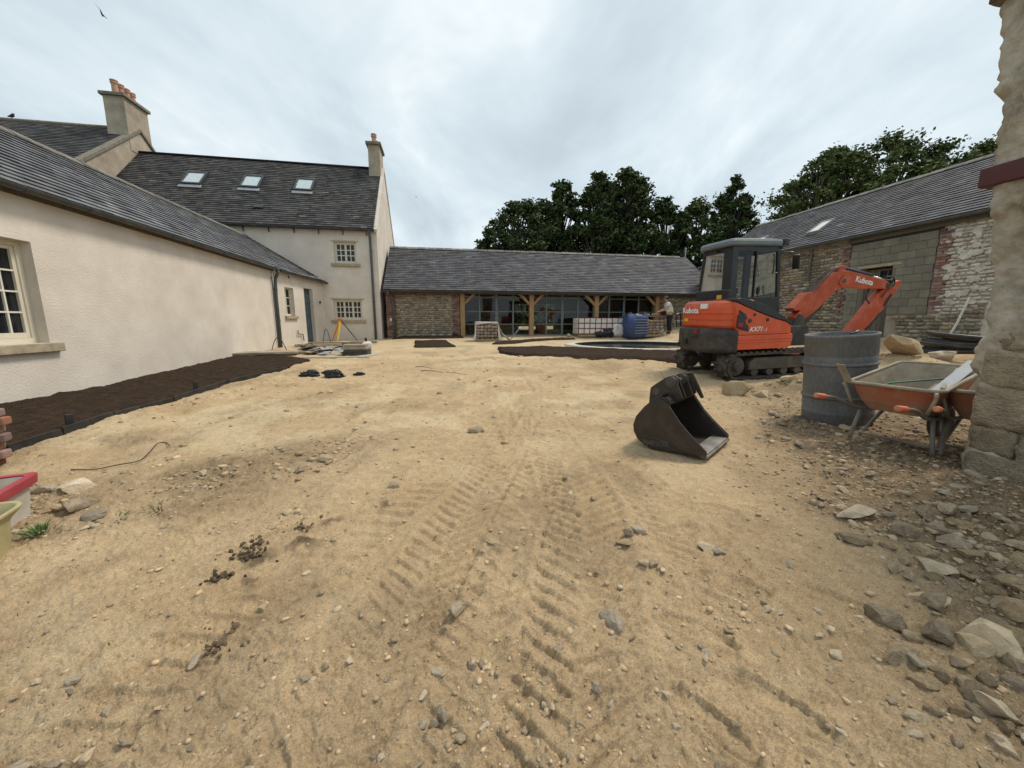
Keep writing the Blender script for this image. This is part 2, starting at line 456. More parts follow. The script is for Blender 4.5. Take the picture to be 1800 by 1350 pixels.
def ground_material():
    m = bpy.data.materials.new('ground'); MATS['ground'] = m; m.use_nodes = True
    t = m.node_tree; N = t.nodes; L = t.links
    b = N['Principled BSDF']; b.inputs['Roughness'].default_value = 0.97; b.inputs['Specular IOR Level'].default_value = 0.12
    tcn = N.new('ShaderNodeTexCoord'); P = tcn.outputs['Object']
    at = N.new('ShaderNodeAttribute'); at.attribute_name = 'Col'
    sp = N.new('ShaderNodeSeparateColor'); L.new(at.outputs['Color'], sp.inputs[0])
    def noise(s, d=6, r=0.6):
        n = N.new('ShaderNodeTexNoise'); n.inputs['Scale'].default_value = s; n.inputs['Detail'].default_value = d
        n.inputs['Roughness'].default_value = r; L.new(P, n.inputs['Vector']); return n.outputs[0]
    def mix(f, a, c_):
        x = N.new('ShaderNodeMix'); x.data_type = 'RGBA'
        if isinstance(f, float): x.inputs[0].default_value = f
        else: L.new(f, x.inputs[0])
        for k, q in ((6, a), (7, c_)):
            if isinstance(q, tuple): x.inputs[k].default_value = (*q, 1)
            else: L.new(q, x.inputs[k])
        return x.outputs[2]
    def rng(v, a, c_, lo=0.0, hi=1.0):
        x = N.new('ShaderNodeMapRange'); x.inputs[1].default_value = a; x.inputs[2].default_value = c_
        x.inputs[3].default_value = lo; x.inputs[4].default_value = hi; L.new(v, x.inputs[0]); return x.outputs[0]
    def mul(a, c_):
        x = N.new('ShaderNodeMath'); x.operation = 'MULTIPLY'; L.new(a, x.inputs[0])
        if isinstance(c_, float): x.inputs[1].default_value = c_
        else: L.new(c_, x.inputs[1])
        return x.outputs[0]
    sand = mix(rng(noise(0.9, 7), 0.35, 0.65), (0.48, 0.345, 0.20), (0.60, 0.45, 0.275))
    sand = mix(rng(noise(14, 6, 0.7), 0.38, 0.66, 0.0, 0.55), sand, (0.32, 0.22, 0.125))
    pale = mix(rng(noise(20, 5, 0.7), 0.3, 0.7), (0.48, 0.375, 0.24), (0.66, 0.52, 0.32))
    earth = mix(rng(noise(11, 8, 0.72), 0.34, 0.66), (0.135, 0.093, 0.055), (0.36, 0.265, 0.165))
    c_ = mix(sp.outputs[1], sand, pale)
    c_ = mix(sp.outputs[0], c_, earth)
    c_ = mix(sp.outputs[2], c_, (0.075, 0.052, 0.035))
    grain = rng(noise(130, 6, 0.85), 0.3, 0.7, 0.50, 1.42)
    x = N.new('ShaderNodeMix'); x.data_type = 'RGBA'; x.blend_type = 'MULTIPLY'; x.inputs[0].default_value = 1.0
    L.new(c_, x.inputs[6]); cc = N.new('ShaderNodeCombineColor')
    for i in range(3): L.new(grain, cc.inputs[i])
    L.new(cc.outputs[0], x.inputs[7]); c_ = x.outputs[2]
    # scattered grit: small light and dark grains
    vo = N.new('ShaderNodeTexVoronoi'); vo.inputs['Scale'].default_value = 90; L.new(P, vo.inputs['Vector'])
    sc_ = N.new('ShaderNodeSeparateColor'); L.new(vo.outputs['Color'], sc_.inputs[0])
    spot = mul(rng(vo.outputs['Distance'], 0.30, 0.18), rng(sc_.outputs[0], 0.74, 0.80))
    gc = mix(sc_.outputs[1], (0.20, 0.165, 0.12), (0.62, 0.54, 0.40))
    c_ = mix(mul(spot, 0.75), c_, gc)
    L.new(c_, b.inputs['Base Color'])
    ad = N.new('ShaderNodeMath'); ad.operation = 'ADD'
    L.new(noise(55, 8, 0.75), ad.inputs[0]); L.new(mul(spot, 0.6), ad.inputs[1])
    ad2 = N.new('ShaderNodeMath'); ad2.operation = 'ADD'
    L.new(ad.outputs[0], ad2.inputs[0]); L.new(mul(noise(260, 3, 0.7), 0.35), ad2.inputs[1])
    bp = N.new('ShaderNodeBump'); bp.inputs['Strength'].default_value = 0.7; bp.inputs['Distance'].default_value = 0.018
    L.new(ad2.outputs[0], bp.inputs['Height']); L.new(bp.outputs[0], b.inputs['Normal'])
ground_material()
M('field_grass', (0.085, 0.13, 0.04), 0.95, var=0.4, scale=1.5)

# ================================================================== the ground sheet
def tread(x, y, path, wdt, pitch, kind):
    """depth of wheel / crawler marks along a path of (x,y) points that runs away from the camera"""
    px_ = np.array([p[0] for p in path]); py_ = np.array([p[1] for p in path])
    cxp = np.interp(y, py_, px_)
    d = x-cxp
    a = np.abs(d)/(wdt/2)
    inside = sm(1.02, 0.92, a)*sm(py_[0]-0.2, py_[0]+0.3, y)*sm(py_[-1]+0.3, py_[-1]-0.6, y)
    wob = 0.03*fbm(x*3, y*3, 91, 2)
    if kind == 'chev':
        side = np.where(d > 0, 0.5, 0.0)
        ph = (y+wob-np.abs(d)*0.75)/pitch+side
    else:
        ph = (y+wob+d*0.05)/pitch
    fr = ph-np.floor(ph)
    lug = sm(0.06, 0.12, fr)*sm(0.50, 0.44, fr)
    ridge_ = np.exp(-((fr-0.58)/0.06)**2)*sm(1.0, 0.85, a)
    gap = sm(0.02, 0.10, a) if kind == 'chev' else 1.0
    rim = np.exp(-((a-1.08)/0.10)**2)
    return inside*(-0.005-0.013*lug*gap+0.009*ridge_*gap), 0.010*rim*sm(py_[0]-0.2, py_[0]+0.3, y)*sm(py_[-1]+0.3, py_[-1]-0.6, y)
TRACKS = [
    ([(0.10, 0.6), (0.22, 1.1), (0.36, 1.7), (0.46, 2.3), (0.44, 3.0), (0.34, 4.2), (0.12, 6.0), (-0.1, 8.5)], 0.50, 0.095, 'chev', 1.0),
    ([(-1.35, 0.7), (-1.15, 1.4), (-0.80, 2.15), (-0.42, 3.1), (-0.1, 4.2), (0.1, 5.5)], 0.30, 0.105, 'bar', 0.9),
    ([(-0.66, 0.6), (-0.52, 1.2), (-0.36, 2.0), (-0.1, 3.2), (0.15, 4.6), (0.3, 6.5)], 0.42, 0.09, 'chev', 0.85),
    ([(0.95, 0.8), (1.02, 1.6), (0.95, 2.6), (0.85, 4.0), (0.75, 6.0), (0.9, 8.0)], 0.40, 0.09, 'chev', 0.55),
    ([(0.75, 0.7), (0.55, 1.5), (0.10, 2.6), (-0.25, 3.6), (-0.5, 5.2), (-0.6, 7.0)], 0.36, 0.085, 'chev', 0.6),
    ([(-0.1, 0.6), (-0.15, 1.4), (0.05, 2.2), (0.30, 3.4), (0.55, 5.0), (0.7, 8.0)], 0.38, 0.10, 'chev', 0.6),
    ([(-1.9, 3.3), (-1.7, 4.3), (-1.6, 5.4), (-1.75, 7.5)], 0.32, 0.13, 'bar', 0.9),
    ([(-2.6, 4.6), (-2.5, 5.6), (-2.6, 7.0), (-2.9, 8.5)], 0.32, 0.13, 'bar', 0.8),
    ([(-1.0, 4.2), (-0.85, 5.2), (-0.8, 7.0), (-0.9, 9.0)], 0.36, 0.12, 'bar', 0.8),
]
PRINTS = [(0.27, 1.17, 0.5), (0.75, 1.35, -0.6), (0.88, 1.06, -0.9), (0.62, 1.0, -1.0), (1.05, 1.62, -0.5), (-0.25, 1.5, 0.7),
          (0.95, 2.05, 0.3), (-0.62, 1.25, 0.9), (1.3, 2.3, -0.4), (-1.3, 2.0, 0.6), (0.1, 2.55, 0.2), (1.45, 1.5, -0.8)]
def masks(x, y):
    n = fbm(x*1.1, y*1.1, 31, 4)
    # brown stony earth along the right hand wall
    edge = 1.35+0.5*(y-1.0)*0.55+0.9*n
    earth = sm(0.0, 0.75, x-edge)*sm(5.0, 3.4, y-0.25*x)
    earth = np.maximum(earth, 0.75*sm(0.10, 0.32, n+0.12)*sm(-1.2, -2.2, x)*sm(5.0, 3.2, y))
    earth = np.maximum(earth, 0.8*np.exp(-(segd(x, y, -3.4, 2.2, -1.55, 3.55)/0.42)**2)*sm(-0.30, 0.1, n))
    earth = np.maximum(earth, 0.75*np.exp(-(((x-4.2)/1.1)**2+((y-5.6)/0.9)**2)))
    earth = np.maximum(earth, 0.42*sm(0.05, 0.26, fbm(x*2.1, y*1.4, 77, 4)))
    earth = np.maximum(earth, 0.32*sm(2.0, 0.6, y)*sm(-0.15, 0.2, fbm(x*2.3, y*2.3, 41, 4)))
    earth = np.maximum(earth, 0.7*np.exp(-(((x-1.3)/1.5)**2+((y-7.9)/0.45)**2))*sm(-0.1, 0.12, n))
    pale = 0.9*sm(0.02, 0.20, fbm(x*1.4, y*1.4, 55, 4))*sm(2.0, 4.0, y)
    pale = np.maximum(pale, 0.65*sm(11.0, 13.0, y))
    pale = np.maximum(pale, 0.8*np.exp(-(segd(x, y, -5.2, 10.6, -1.5, 10.2)/0.55)**2))
    pale = np.maximum(pale, 0.5*sm(0.0, 0.2, fbm(x*4+9, y*4, 57, 3))*sm(2.6, 1.0, y)*sm(-0.2, -1.2, x))
    dark = np.zeros_like(n)
    for (qx, qy, rr) in ((-1.15, 1.95, 0.10), (-1.28, 1.78, 0.08), (-1.08, 2.12, 0.07), (-0.82, 2.35, 0.05), (-1.22, 1.62, 0.06)):
        dark = np.maximum(dark, 0.85*np.exp(-((x-qx)**2+(y-qy)**2)/rr**2)*sm(-0.2, 0.1, fbm(x*16, y*16, 19, 3)))
    return earth, pale, dark
def full_h(x, y):
    z = base_h(x, y)
    e_, p_, d_ = masks(x, y)
    near = sm(14, 9, y)
    z = z+near*(0.035*fbm(x*2.4, y*2.4, 11, 4)+0.016*fbm(x*9, y*9, 12, 4)*(0.55+1.8*e_))
    far_ = sm(2.6, 4.5, y)*near
    z = z+far_*(0.045*fbm(x*5, y*7, 24, 4)+0.028*np.abs(fbm(x*15, y*19, 25, 3)))
    z = z+near*0.007*fbm(x*34, y*34, 13, 3)*(0.8+2.2*e_)
    crumb = sm(0.05, 0.26, fbm(x*26, y*26, 26, 3))*sm(-0.12, 0.16, fbm(x*2.8, y*2.8, 27, 3))
    z = z+near*0.010*crumb*(0.6+1.9*e_)+near*0.007*sm(0.06, 0.18, fbm(x*55, y*55, 28, 2))*sm(5, 2.5, y)
    z = z-0.006*np.exp(-(fbm(x*5.5, y*4.0, 29, 3)/0.035)**2)*sm(5, 2, y)*(1-e_)
    z = z+e_*near*0.05*np.abs(fbm(x*11, y*11, 14, 4))
    # ridged, scuffed sand
    rdg = 1-np.abs(fbm(x*3.1+0.4*fbm(x*2, y*2, 8, 2), y*3.6, 15, 3))*4
    z = z+0.016*np.clip(rdg, 0, 1)**2*sm(3.5, 1.0, y)*(1-e_)
    wear = 0.35+0.65*sm(-0.16, 0.10, fbm(x*1.7, y*1.7, 66, 3))
    for path, wd, pit, kd, amt in TRACKS:
        dd, rim = tread(x, y, path, wd, pit, kd)
        z = z+1.2*(dd+rim)*amt*wear*(1-0.8*e_)
    for (qx, qy, an) in PRINTS:
        u = (x-qx)*math.cos(an)+(y-qy)*math.sin(an); v = -(x-qx)*math.sin(an)+(y-qy)*math.cos(an)
        rr = (u/0.145)**2+(v/0.052)**2
        bars = 0.5+0.5*np.sign(np.sin(u*190+np.abs(v)*60))
        z = z-sm(1.15, 0.9, rr)*(0.009+0.003*bars)+0.010*np.exp(-((np.sqrt(rr)-1.15)/0.11)**2)
    z = z+d_*0.022*(0.4+np.abs(fbm(x*22, y*22, 21, 3))*3)
    # loose clods, more on the lumpy bank
    bank = np.exp(-((y-8.4)/1.5)**2)*sm(-3.5, -1.0, x)*sm(5, 4, x)
    z = z+bank*0.05*fbm(x*3.3, y*5, 22, 4)
    z = z+0.05*np.exp(-(segd(x, y, -4.3, 4.2, -4.4, 8.6)/0.28)**2)*(0.6+fbm(x*6, y*6, 23, 3)*1.5)
    z = z-0.35*(np.hypot(x-4.7, y-14.2) < 2.44)
    return z, e_, p_, d_
def make_ground():
    NR, NC = 800, 820
    yy = np.exp(np.linspace(math.log(0.62), math.log(30.2), NR))-0.12
    ss = np.linspace(-1.78, 1.78, NC)
    ss = np.sign(ss)*np.abs(ss)**1.0
    X = ss[None, :]*(yy[:, None]+0.15); Y = np.repeat(yy[:, None], NC, 1)
    Z, e_, p_, d_ = full_h(X, Y)
    n = NR*NC
    co = np.stack([X, Y, Z], -1).reshape(-1).astype(np.float32)
    idx = np.arange(n).reshape(NR, NC)
    q = np.stack([idx[:-1, :-1], idx[:-1, 1:], idx[1:, 1:], idx[1:, :-1]], -1).reshape(-1, 4)
    nf = len(q)
    me = bpy.data.meshes.new('ground')
    me.vertices.add(n); me.vertices.foreach_set('co', co)
    me.loops.add(nf*4); me.loops.foreach_set('vertex_index', q.reshape(-1).astype(np.int32))
    me.polygons.add(nf); me.polygons.foreach_set('loop_start', np.arange(0, nf*4, 4, dtype=np.int32))
    me.polygons.foreach_set('loop_total', np.full(nf, 4, dtype=np.int32))
    me.polygons.foreach_set('use_smooth', np.ones(nf, dtype=bool))
    at = me.color_attributes.new('Col', 'FLOAT_COLOR', 'POINT')
    cc = np.stack([e_, p_, d_, np.ones_like(e_)], -1).reshape(-1).astype(np.float32)
    at.data.foreach_set('color', cc)
    me.update(calc_edges=True)
    return tag(link('ground', me, 'ground'), kind='structure')
make_ground()
# the yard beyond the finely raked sheet, a little lower
_gx = np.linspace(-12, 15, 110); _gy = np.linspace(-4, 29, 130)
_X, _Y = np.meshgrid(_gx, _gy); _Z = base_h(_X, _Y)-0.09+0.03*fbm(_X*2, _Y*2, 11, 3)
mb = MB(); _v = np.stack([_X, _Y, _Z], -1).reshape(-1, 3); _n = len(_gx)
mb.add(_v, [(j*_n+i, j*_n+i+1, (j+1)*_n+i+1, (j+1)*_n+i) for j in range(len(_gy)-1) for i in range(_n-1) if math.hypot(_gx[i]-4.7, _gy[j]-14.2) > 2.95], 0, (0.25, 0.1, 0.0))
tag(mb.build('yard_ground', 'ground', smooth=True, fix=False), kind='structure')
# wider land around the yard, to the horizon
mb = MB()
xs = [-700, -200, -60, -30, -12, 12, 30, 60, 200, 700]
ys = [-500, -100, -20, -3, 10, 24, 30, 60, 150, 400, 1200]
vs = [(x, y, (0.03*min(max(y, -5), 30))-0.22) for y in ys for x in xs]
nx = len(xs)
mb.add(vs, [(j*nx+i, j*nx+i+1, (j+1)*nx+i+1, (j+1)*nx+i) for j in range(len(ys)-1) for i in range(nx-1)])
tag(mb.build('field', 'field_grass', fix=False), kind='structure')

# ------------------------------------------------------------------ soil beds
def ruled(name, A, B, lift=0.03, nu=60, nv=14, lump=0.03, seed=1, mat='soil', label=None):
    """soil surface between two edge lines of world points"""
    def res(P, n):
        P = [Vector((p[0], p[1], 0)) for p in P]
        L_ = [0]
        for a, b_ in zip(P, P[1:]): L_.append(L_[-1]+(b_-a).length)
        o = []
        for k in range(n):
            s_ = L_[-1]*k/(n-1)
            o.append((np.interp(s_, L_, [p.x for p in P]), np.interp(s_, L_, [p.y for p in P])))
        return np.array(o)
    a = res(A, nu); b_ = res(B, nu)
    t = np.linspace(0, 1, nv)[None, :, None]
    P = a[:, None, :]*(1-t)+b_[:, None, :]*t
    X, Y = P[..., 0], P[..., 1]
    u = np.linspace(0, 1, nu)[:, None]*np.ones((1, nv)); v = np.ones((nu, 1))*np.linspace(0, 1, nv)[None, :]
    ed = np.minimum(np.minimum(v, 1-v)*nv, np.minimum(u, 1-u)*nu)
    jx = fbm(X*5, Y*5, seed+70, 3)*0.10*(ed < 1.5)
    X = X+jx; Y = Y+fbm(X*5+4, Y*5, seed+71, 3)*0.10*(ed < 1.5)
    Z = base_h(X, Y)+lift*sm(0, 1.2, ed)-0.05*(ed < 0.5)+lump*(fbm(X*4, Y*4, seed, 4))+lump*0.9*np.abs(fbm(X*15, Y*15, seed+5, 3))
    mb = MB()
    mb.add(np.stack([X, Y, Z], -1).reshape(-1, 3), [(i*nv+j, (i+1)*nv+j, (i+1)*nv+j+1, i*nv+j+1) for i in range(nu-1) for j in range(nv-1)])
    o = mb.build(name, mat, smooth=True)
    tag(o, label, kind='structure')
    return o
WA = lambda s_, off=0.0: (-6.2-0.1795*s_+0.9838*off, 3.1+0.9838*s_+0.1795*off)     # along the low wing's wall
ruled('soil_bed', [WA(-1.2, -0.05), WA(3, -0.05), WA(7.0, -0.05), WA(8.0, 0.1)], [(-4.45, 2.3), Gt(15, 792), Gt(300, 703), Gt(400, 672), Gt(505, 648), Gt(548, 634)], 0.05, 220, 46, 0.055, 1)
ruled('soil_bed', [Gt(727, 612), Gt(803, 611)], [Gt(729, 599), Gt(783, 599)], 0.05, 40, 16, 0.04, 2)
ruled('soil_bed', [Gt(862, 606), Gt(905, 605), Gt(935, 601), Gt(975, 598), Gt(1014, 597)], [Gt(868, 603), Gt(905, 599.5), Gt(945, 596.5), Gt(980, 595), Gt(1012, 595.5)], 0.05, 60, 10, 0.04, 3)
ruled('soil_bed', [Gt(878, 622), Gt(960, 628), Gt(1040, 634), Gt(1120, 633), Gt(1190, 640), Gt(1300, 642)], [Gt(874, 612.5), Gt(960, 611), Gt(1060, 615), Gt(1190, 619), Gt(1300, 622)], 0.07, 150, 22, 0.05, 4)
ruled('soil_bed', [Gt(688, 597), Gt(760, 596), Gt(818, 594.5)], [(-4.9, 17.05), (-3.6, 17.3), (-2.3, 17.5)], 0.07, 50, 10, 0.05, 5)
# black edging boards along the bed by the wing, each board and its pegs
ep = [(-4.42, 2.2)]+[Gt(*q) for q in ((12, 796), (110, 765), (200, 735), (305, 707), (400, 675), (505, 650))]
for i, (a, b_) in enumerate(zip(ep, ep[1:])):
    a = Vector((a[0], a[1], gh(a[0], a[1]))); b_ = Vector((b_[0], b_[1], gh(b_[0], b_[1])))
    d = (b_-a).normalized(); n_ = Vector((-d.y, d.x, 0))*0.010
    mb = MB()
    lo, hi = Vector((0, 0, -0.06)), Vector((0, 0, 0.065+0.02*random.random()))
    a2 = a+d*0.01; b2 = b_-d*0.01
    mb.hexa([a2-n_+lo, b2-n_+lo, b2+n_+lo, a2+n_+lo, a2-n_+hi, b2-n_+hi, b2+n_+hi, a2+n_+hi])
    o = mb.build('edging_board', 'edging', bevel=0.004)
    tag(o, 'black edging board set on edge along the dark soil bed', 'edging', 'edging boards of the wall bed')
for q in ((124, 757), (345, 690)):
    p = Gt(*q); mb = MB(); mb.bx(-0.03, 0.03, -0.015, 0.015, -0.1, 0.17)
    o = mb.build('edging_peg', 'edging', bevel=0.004); o.location = p; o.rotation_euler = (0, 0.05, R(70))
    tag(o, 'black wooden peg standing in soil behind the edging boards', 'peg', 'edging pegs')

# ------------------------------------------------------------------ pond
PC = Vector((4.7, 14.2, 0.43)); PR = 2.5
M('pond_water', (0.012, 0.014, 0.015), 0.12, var=0.3, scale=1.2, bump=0.05, bscale=9, spec=0.5)
mb = MB(); mb.lathe([(0.001, -0.075), (PR-0.2, -0.075)], 64, PC, cap=False)
tag(mb.build('pond_water', 'pond_water'), kind='structure')
mb = MB(); mb.lathe([(PR-0.12, -0.6), (PR-0.12, 0.0), (PR-0.2, 0.0), (PR-0.2, -0.6)], 64, PC, cap=False)
kr = thing('pond_kerb', 'pale stone kerb ring around the dark round pond', 'kerb', PC)
o = mb.build('pond_lining', 'edging'); o.parent = kr; o.matrix_parent_inverse = Matrix.Translation(-PC)
NS = 22
mb = MB(); a = math.pi/NS*0.985
rings = []
for k in range(6):
    an = -a+2*a*k/5
    rings.append([(r_*math.cos(an), r_*math.sin(an), z_) for r_, z_ in ((PR-0.16, -0.2), (PR+0.22, -0.2), (PR+0.22, 0.02), (PR-0.16, 0.02))])
mb.loft(rings)
ks = mb.build('kerb_stone', 'kerb', kr, bevel=0.008)
for i in range(1, NS):
    k = inst('kerb_stone', ks.data, kr, rot=(0, 0, 2*math.pi*i/NS)); k.modifiers.new('bevel', 'BEVEL').width = 0.008

# ------------------------------------------------------------------ stones and pebbles
def rock_mesh(seed, sub=2, flat=0.7, ang=0.5, mat='pale_stone'):
    bm = bmesh.new(); bmesh.ops.create_icosphere(bm, subdivisions=sub, radius=0.5)
    rg = random.Random(seed)
    planes = [(Vector((rg.gauss(0, 1), rg.gauss(0, 1), rg.gauss(0, 1))).normalized(), rg.uniform(0.20, 0.40)) for _ in range(13)]
    for v in bm.verts:
        p = v.co.copy()
        for n_, d_ in planes:
            k = p.dot(n_)
            if k > d_: p = p-n_*(k-d_)*0.97
        p = p*(1+rg.uniform(-0.012, 0.012)+0.16*(float(vnoise(np.array([p.x*5+p.z*3+seed]), np.array([p.y*5-p.z*4]), seed)[0])-0.5))
        v.co = Vector((p.x*1.25, p.y*1.0, p.z*flat*1.2))
    me = bpy.data.meshes.new('stone'); bm.to_mesh(me); bm.free()
    me.materials.append(MATS[mat])
    return me
ROCKS = [rock_mesh(100+i, 3, random.uniform(0.6, 0.95), mat='pale_stone') for i in range(7)]
ROCKG = [rock_mesh(200+i, 3, random.uniform(0.6, 0.9), mat='grey_stone') for i in range(6)]
BROWN = [rock_mesh(400+i, 3, random.uniform(0.6, 0.9), mat='brown_stone') for i in range(6)]
CLODS = [rock_mesh(300+i, 1, 0.8, 0.2, mat='soil_clod') for i in range(3)]
PLACED = []
def surf(x, y):
    return float(full_h(np.array([[x]]), np.array([[y]]))[0][0, 0])
def stone(px, py, wpx, label, grey=False, hr=0.75, sink=0.22, yaw=None, group=None, asp=0.8, seed=None, name='stone', pool=None):
    p = Gt(px, py)
    rg = random.Random(seed if seed is not None else int(px*7+py*13))
    wd = wpx*p.y/660.0*1.32
    me = (pool or (ROCKG if grey else ROCKS)); me = me[rg.randrange(len(me))]
    p = Vector((p.x, p.y+wd*0.35, 0))
    o = inst(name, me, None, (p.x, p.y, surf(p.x, p.y)+wd*hr*(0.36-sink)), (rg.uniform(-.25, .25), rg.uniform(-.25, .25), rg.uniform(0, 6.3) if yaw is None else yaw),
             (wd*0.86, wd*asp, wd*hr*1.05))
    PLACED.append((p.x, p.y, wd*0.6))
    return tag(o, label, 'stone', group)
G1 = 'named stones'
stone(1304, 700, 46, 'large pale boulder lying against the excavator track', hr=0.85, seed=4, sink=0.12)
stone(1345, 700, 26, 'smaller pale boulder tucked behind the large one by the excavator', hr=0.8)
stone(1394, 672, 28, 'pale angular stone on the heap between excavator track and drum', hr=0.6)
stone(838, 762, 28, 'grey angular stone alone in the middle of the sandy yard', True, hr=0.7)
stone(1075, 1106, 50, 'half buried grey cobble in sand with a bare rim around it', True, hr=0.62, seed=12, sink=0.3, asp=0.8)
stone(803, 1092, 34, 'upright knobbly grey brown stone beside the tyre chevrons', True, hr=0.95, seed=8)
stone(567, 815, 30, 'pale rounded stone left of the middle tracks', hr=0.6)
stone(692, 862, 23, 'small cream coloured stone with sharp corners on sand', hr=0.85)
stone(1532, 926, 74, 'flat yellow sandstone slab lying on brown rubble', hr=0.32, seed=3, yaw=0.2, asp=0.5, sink=0.1)
stone(1785, 1178, 100, 'big brown boulder at the edge of the rubble bank', hr=0.85, seed=21)
stone(1745, 1172, 62, 'squat tan stone leaning on the big brown boulder', hr=0.7, seed=22)
stone(1792, 1290, 92, 'long pale yellow stone sunk in the rubble bank', hr=0.55, seed=23)
stone(1790, 1345, 60, 'narrow flat stone below the long pale yellow stone', hr=0.35, seed=25)
stone(1660, 1090, 70, 'long tilted brown stone in the rubble', hr=0.5, seed=26, yaw=2.6, asp=0.55)
stone(1665, 1022, 60, 'wedge shaped brown stone above the long tilted one', hr=0.5, seed=27)
stone(1700, 975, 46, 'grey brown block in rubble below the old wall', True, hr=0.5, seed=28)
stone(1682, 910, 34, 'dark stone at the foot of the old wall', True, hr=0.7, seed=29)
stone(1718, 912, 34, 'pale capped stone at the foot of the old wall', hr=0.6, seed=30)
stone(1625, 1190, 32, 'brown cobble at the upper end of the rubble scatter', True, hr=0.7)
stone(1650, 1195, 30, 'round tan cobble beside the brown rubble cobble', hr=0.75)
stone(1597, 1180, 28, 'tan cobble on the rubble margin', hr=0.7)
stone(1100, 968, 26, 'flat pale stone of the five stone cluster', hr=0.5)
stone(1126, 948, 28, 'square cream stone at the top of the five stone cluster', hr=0.7)
stone(1108, 952, 22, 'leaning grey stone of the five stone cluster', True, hr=0.7)
stone(1134, 1008, 22, 'twin tan stone below the five stone cluster', hr=0.7)
stone(1151, 1006, 22, 'rounded grey stone below the five stone cluster', True, hr=0.7)
stone(1245, 972, 28, 'pale stone split from its neighbour right of the cluster', hr=0.55)
stone(1268, 978, 26, 'grey veined stone right of the cluster', True, hr=0.7)
stone(866, 965, 34, 'dusty flat stone barely proud of the sand', hr=0.4, sink=0.3)
stone(780, 1285, 28, 'tall stone of the three stone group in sand', True, hr=1.0, seed=41)
stone(740, 1290, 20, 'left stone of the three stone group in sand', True, hr=0.9, seed=42)
stone(762, 1288, 20, 'middle stone of the three stone group in sand', True, hr=0.8, seed=43)
stone(455, 1080, 22, 'pale triangular flint standing on edge in sand', hr=0.6, seed=44)
stone(532, 1216, 20, 'grey chip near the pale triangular flint', True, hr=0.6)
stone(122, 905, 44, 'large pale grey block in the rubble beside the tub', True, hr=0.75, seed=51)
stone(143, 925, 38, 'flat faced grey block below the pale block by the tub', True, hr=0.5, seed=52)
stone(78, 870, 24, 'square tan stone touching the tub rim', hr=0.8, seed=53)
stone(115, 870, 58, 'broad brown stone behind the tub', hr=0.55, seed=54)
stone(90, 905, 30, 'small tan stone beside the tub wall', hr=0.6)
stone(525, 832, 18, 'dark pebble left of the middle tracks', True, hr=0.6)
stone(1480, 1168, 26, 'torn white flake lying on pale sand', hr=0.25)
stone(1245, 1158, 20, 'blue grey pebble on the open sand', True, hr=0.55)
stone(1285, 1120, 18, 'smooth dark pebble on the open sand', True, hr=0.5)
_rb = random.Random(77)
_placed = []
for k in range(400):
    if len(_placed) >= 46: break
    qx, qy = _rb.uniform(1480, 1815), _rb.uniform(900, 1345)
    if (qx-1480)/330+(1345-qy)/900 < .52 or any(abs(qx-a)+abs(qy-b_) < 34 for a, b_ in _placed): continue
    _placed.append((qx, qy))
    sz_ = _rb.choice((22, 26, 30, 36, 46, 58))*(.7+.6*(qy-900)/445)
    far = qy < 1060
    big_ = sz_ > 38
    stone(qx, qy, sz_, '%s brown rock sunk in the rubble bank %s' % ('large' if big_ else 'smaller', 'below the foot of the old wall' if far else 'around the big brown boulder'), pool=BROWN, hr=_rb.uniform(.45, .8), sink=.2, asp=_rb.uniform(.55, .9),
          group='%s rocks of the rubble bank %s' % ('large' if big_ else 'smaller', 'by the wall' if far else 'by the boulder'), seed=k)
def clod_heap(px, py, n, spread, label, seed):
    p = Gt(px, py); rr = random.Random(seed); m = MB()
    for k in range(n):
        me = CLODS[rr.randrange(3)]; s_ = rr.uniform(.008, .032)*(1.5 if k < 3 else 1); a = rr.uniform(0, 6.3); d = abs(rr.gauss(0, spread))
        x, y = d*math.cos(a)*1.4, d*math.sin(a); R_ = Euler((rr.uniform(0, 3), rr.uniform(0, 3), a)).to_matrix()
        zz_ = surf(p.x+x, p.y+y)-p.z+s_*.25
        m.add([R_ @ Vector(v.co)*s_+Vector((x, y, zz_)) for v in me.vertices], [tuple(f.vertices) for f in me.polygons])
    o = m.build('soil_clods', 'soil_clod', fix=False); o.location = p
    tag(o, label, 'soil', kind='stuff')
clod_heap(437, 985, 46, .055, 'largest crumbly heap of dark soil clods on the tracked sand', 1)
clod_heap(455, 958, 26, .035, 'small heap of dark soil crumbs just above the largest one', 2)
clod_heap(390, 1022, 24, .035, 'small scatter of dark soil crumbs below the largest heap', 3)
clod_heap(532, 930, 20, .05, 'thin smear of dark soil crumbs beside the bar tracks', 4)
clod_heap(385, 1140, 30, .05, 'scatter of dark crumbs beside the pale triangular flint', 5)

rg = np.random.default_rng(5)
def dens(x, y):
    e_, p_, d_ = masks(x, y)
    # right rubble and left rubble are thick, open sand thin
    rub = e_*sm(0.9, 2.2, x)*sm(5.6, 4.2, y)
    lft = np.exp(-(segd(x, y, -3.3, 2.1, -1.6, 3.5)/0.45)**2)*sm(-0.18, 0.14, fbm(x*2.6, y*2.6, 87, 3))
    edge = np.exp(-(segd(x, y, -4.3, 3.6, -4.5, 8.4)/0.3)**2)*0.5
    heap = np.exp(-(((x-4.2)/0.9)**2+((y-5.6)/0.8)**2))+0.8*np.exp(-(((x-7.5)/1.2)**2+((y-7.4)/0.8)**2))
    return np.clip(0.07+0.95*rub+0.8*lft+edge+0.9*heap+0.18*sm(0.05, 0.25, fbm(x*1.9, y*1.9, 88, 3)), 0, 1.3)
NCAND = 120000
cx_ = rg.uniform(-1, 1, NCAND); cyv = 0.75*np.exp(rg.uniform(0, 1, NCAND)*math.log(10.5/0.75))
cxv = cx_*1.55*(cyv+0.12)
dn = dens(cxv, cyv)
